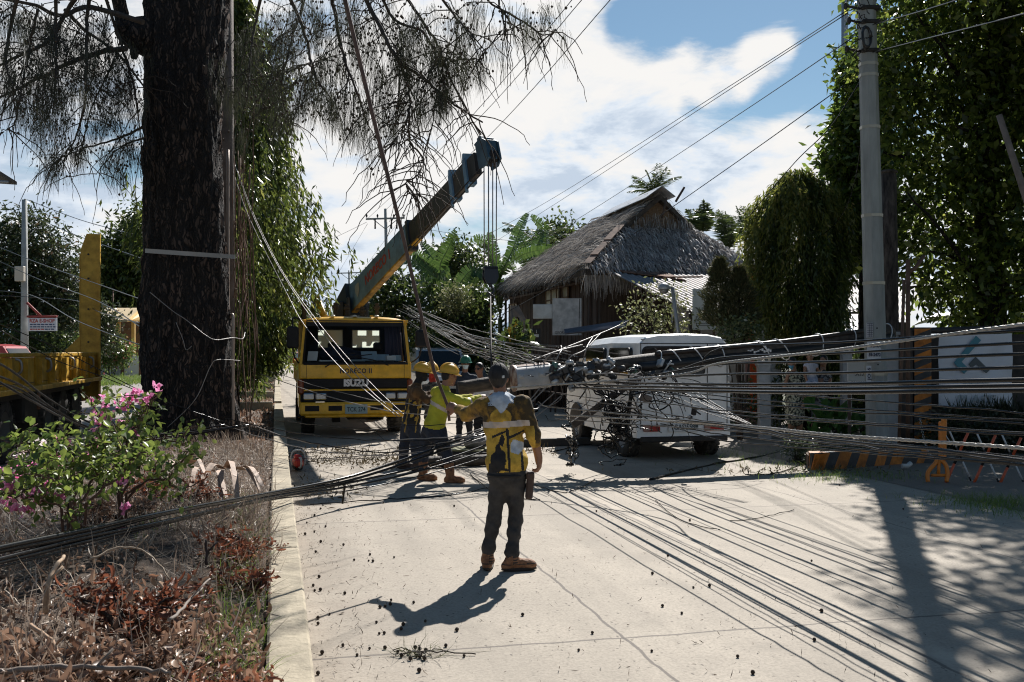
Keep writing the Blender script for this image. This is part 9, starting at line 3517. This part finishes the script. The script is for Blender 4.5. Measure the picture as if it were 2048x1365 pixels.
t=thing('fallen_log',G(905,935),'short dark log lying by the boots of the lime hoodie worker','log',None,.35)
mb=MB()
mb.tube(wobble([(-.55,0,.09),(0,.02,.09),(.6,0,.09)],.004,5),.085,10)
mb.build('wood',M('tarred_wood',(0.03,0.024,0.02)),t)
t=thing('timber_beam',G(1090,893),'long dark beam edging the sunlit slab left of the van','beam',None,.27)
mb=MB()
mb.box((0,0,.07),(1.7,.14,.14),ch=.01)
mb.build('wood',M('dark_beam',(0.05,0.045,0.04),.8,var=.3,vscale=4),t)
# sidewalk debris clumps of chippings by the truck
mbd=[]
for(px,py,n,sx_,sy_) in((760,925,700,1.0,.5),(690,905,300,.8,.5),(840,925,200,.6,.4),(640,985,200,.3,.5),(1030,905,160,.5,.3),(1600,945,260,.9,.25)):
 g=G(px,py)
 mbd.append(np.stack([RNG.normal(g.x,sx_,n),RNG.normal(g.y,sy_,n),RNG.uniform(.004,.03,n)],-1))
Cd=np.concatenate(mbd)
Cd=Cd[np.array([toroad(q)[0]>.22 for q in Cd])]
Vd,Fd=curl_ribbons(Cd,.08,.022,3,1.2,.2)
tag(np_mesh('debris',Vd,Fd,LEAF('wood_debris',(0.06,0.045,0.02),(0.20,0.16,0.09),.1,.8)),kind='stuff')
# casuarina cones on the road
cones=[(0,0)]
zm=600/1761.0
pts=[(490,315),(905,335),(1740,365),(40,432),(85,390),(150,455),(84,487),(122,545),(92,605),(318,652),(403,656),(428,660),(411,620),(552,636),(112,752),(78,803),(86,832),(120,829),(263,849),(667,903),(174,971),(106,995),(106,1027),(449,1019),(606,1034),(594,1060),(736,1013),(921,1066),(1307,976),(252,1155),(408,1173),(499,1172),(573,1195),(335,1212),(130,1200),(856,1158),(963,1218),(700,1306),(106,1321),(1716,1082),(1636,1183),(470,930),(500,925),(535,888),(530,915),(120,350),(135,330),(30,500),(255,563),(495,1083),(465,1085)]
px_list=[(600+x*zm,900+y*zm) for x,y in pts]
zr=848/2048.0
px_list+=[(1200+x*zr,900+y*zr) for x,y in((434,345),(328,516),(451,670),(529,663),(302,760),(395,795),(1070,785),(1035,925),(665,1005),(250,978),(253,603),(1465,290),(1022,540),(738,1085),(1157,173))]
mb=MB()
r_=.0095
vs,fs=[],[]
for j in range(7):
 th=PI*j/6
 for i in range(10):
  a=2*PI*i/10+(j%2)*.3
  k=1+.16*((i+j)%2)
  vs.append((r_*k*math.sin(th)*math.cos(a),r_*k*math.sin(th)*math.sin(a),r_+r_*1.15*math.cos(th)))
for j in range(6):
 for i in range(10):
  i2=(i+1)%10
  fs.append((j*10+i,(j+1)*10+i,(j+1)*10+i2,j*10+i2))
mb.add(vs,fs,0,False)
proto=mb.build('pine_cone',CONE)
tag(proto,'small round dark casuarina cone lying on the concrete road','cone','casuarina cones on the road')
for i,(x,y) in enumerate(px_list):
 g=G(x,y,0)
 o=proto if i==0 else proto.copy()
 if i:
  COL.objects.link(o)
 o.location=(g.x,g.y,.001)
 o.rotation_euler=(0,0,i*1.7)
 k=.8+.5*((i*37)%10)/10
 o.scale=(k,k,k)
 # a shed sprig with cones
c=G(840,1312)
t=thing('cone_sprig',c,'fallen casuarina sprig with a cluster of cones on the near road','sprig')
mb=MB()
rr=random.Random(6)
for k in range(7):
 a=rr.uniform(0,2*PI)
 e=Vector((math.cos(a)*.16,math.sin(a)*.10,.03))
 mb.tube(wobble([Vector((0,0,.01)),e*.5+Vector((0,0,.02)),e],.005,4),.003,4)
mb.tube(wobble([Vector((-.1,.0,.01)),Vector((.1,.02,.02)),Vector((.32,0,.01))],.004,5),.004,4)
mb.build('twig',BARK,t)
mb=MB()
for k in range(13):
 q=Vector((rr.gauss(0,.06),rr.gauss(0,.05),.014))
 mb.ell(q,(.012,.012,.013),0,8,6)
mb.build('cones',CONE,t)
n=90
C=np.stack([RNG.normal(0,.09,n),RNG.normal(0,.05,n),np.full(n,.012)],-1)
V_,F_=curl_ribbons(C,.14,.003,4,.6,.1)
np_mesh('needles',V_,F_,LEAF('sprig_needle',(0.05,0.06,0.02),(0.12,0.13,0.05),.2,.6),t)
# expanding barrier on the right
BAR_O=M('barrier_orange',(0.62,0.19,0.02),.45,var=.12,vscale=4)
BAR_R=M('slat_orange_red',(0.55,0.10,0.035),.45)
BAR_W=M('slat_white',(0.55,0.56,0.56),.45)
BAR_K=M('slat_black',(0.015,0.015,0.016),.5)
g0=G(1875,966)
t=thing('expanding_barrier',g0,'orange expanding barrier with crossed striped slats on an A-shaped foot','barrier')
Db=g0.y
kb=Db/F
def Bp(px,py,dy=0.0):
 return P(px,py,Db+dy)-g0
mb=MB()
mb.box(Bp(1885,882,.05),(.085,.08,.52),ch=.012)
mb.box(Bp(1888,850,.05),(.06,.07,.16),ch=.012)
post=mb.build('post',BAR_O,t)
for s,x in((-1,1858),(1,1893)):
 mb=MB()
 q=wobble([Bp(1876+s*2,920,.05),Bp(1870 if s<0 else 1890,928,.02),Bp(x+s*2,945,.0),Bp(x-(2 if s<0 else 0),964,-.02)],0,5)
 mb.tube(q,.028,8)
 mb.build('foot',BAR_O,t)
mb=MB()
mb.tube([Bp(1862,951,0),Bp(1893,951,0)],.020,8)
mb.tube([Bp(1878,922,.03),Bp(1877,951,.01)],.022,8)
mb.build('foot_bar',BAR_O,t)
for i in range(5):
 x=1918+i*51-(0 if i else 4)
 a,b2=Bp(x+22,866+5*i,.02),Bp(x-24+2,966+3*i,.02)
 mb=MB()
 for j,(u0,u1,m_) in enumerate(((0,.36,0),(.36,.62,1),(.62,1.0,0))):
  mb.tube([a.lerp(b2,u0),a.lerp(b2,u1)],.019,8,m_)
 mb.build('slat',[BAR_R,BAR_K],t)
 a,b2=Bp(x-16,860+5*i,.07),Bp(x+28,962+3*i,.07)
 mb=MB()
 for j,(u0,u1,m_) in enumerate(((0,.34,0),(.34,.62,1),(.62,.92,0),(.92,1,1))):
  mb.tube([a.lerp(b2,u0),a.lerp(b2,u1)],.0125,8,m_)
 mb.build('slat',[BAR_W,BAR_K],t)
mb=MB()
q=wobble([Bp(1840,838,.3),Bp(1848,880,.2),Bp(1857,905,.1),Bp(1866,918,.05)],0,10)
for i in range(len(q)-1):
 c_=(q[i]+q[i+1])/2
 mb.lathe(c_,[(.012,-.003),(.017,0),(.012,.003)],(1,0,0) if i%2 else(0,1,0),8)
q=wobble([Bp(1892,872,.02),Bp(1900,884,0),Bp(1908,892,0)],0,5)
mb.tube(q,.008,5)
mb.build('chain',M('chain_steel',(0.4,0.4,0.4),.35,.7),t)
# plastic pipe elbow on the ground
t=thing('pipe_elbow',P(1812,928,14.6),'small white plastic pipe elbow lying by the planter','pipe')
t.location.z=.06
mb=MB()
mb.tube([(-.06,0,0),(.02,0,0),(.08,.02,.04)],.035,10)
mb.build('pipe',M('pvc_white',(0.5,0.5,0.48),.4),t)
for o in list(bpy.data.objects):
 if o.type=='EMPTY' and not o.children:
  bpy.data.objects.remove(o)
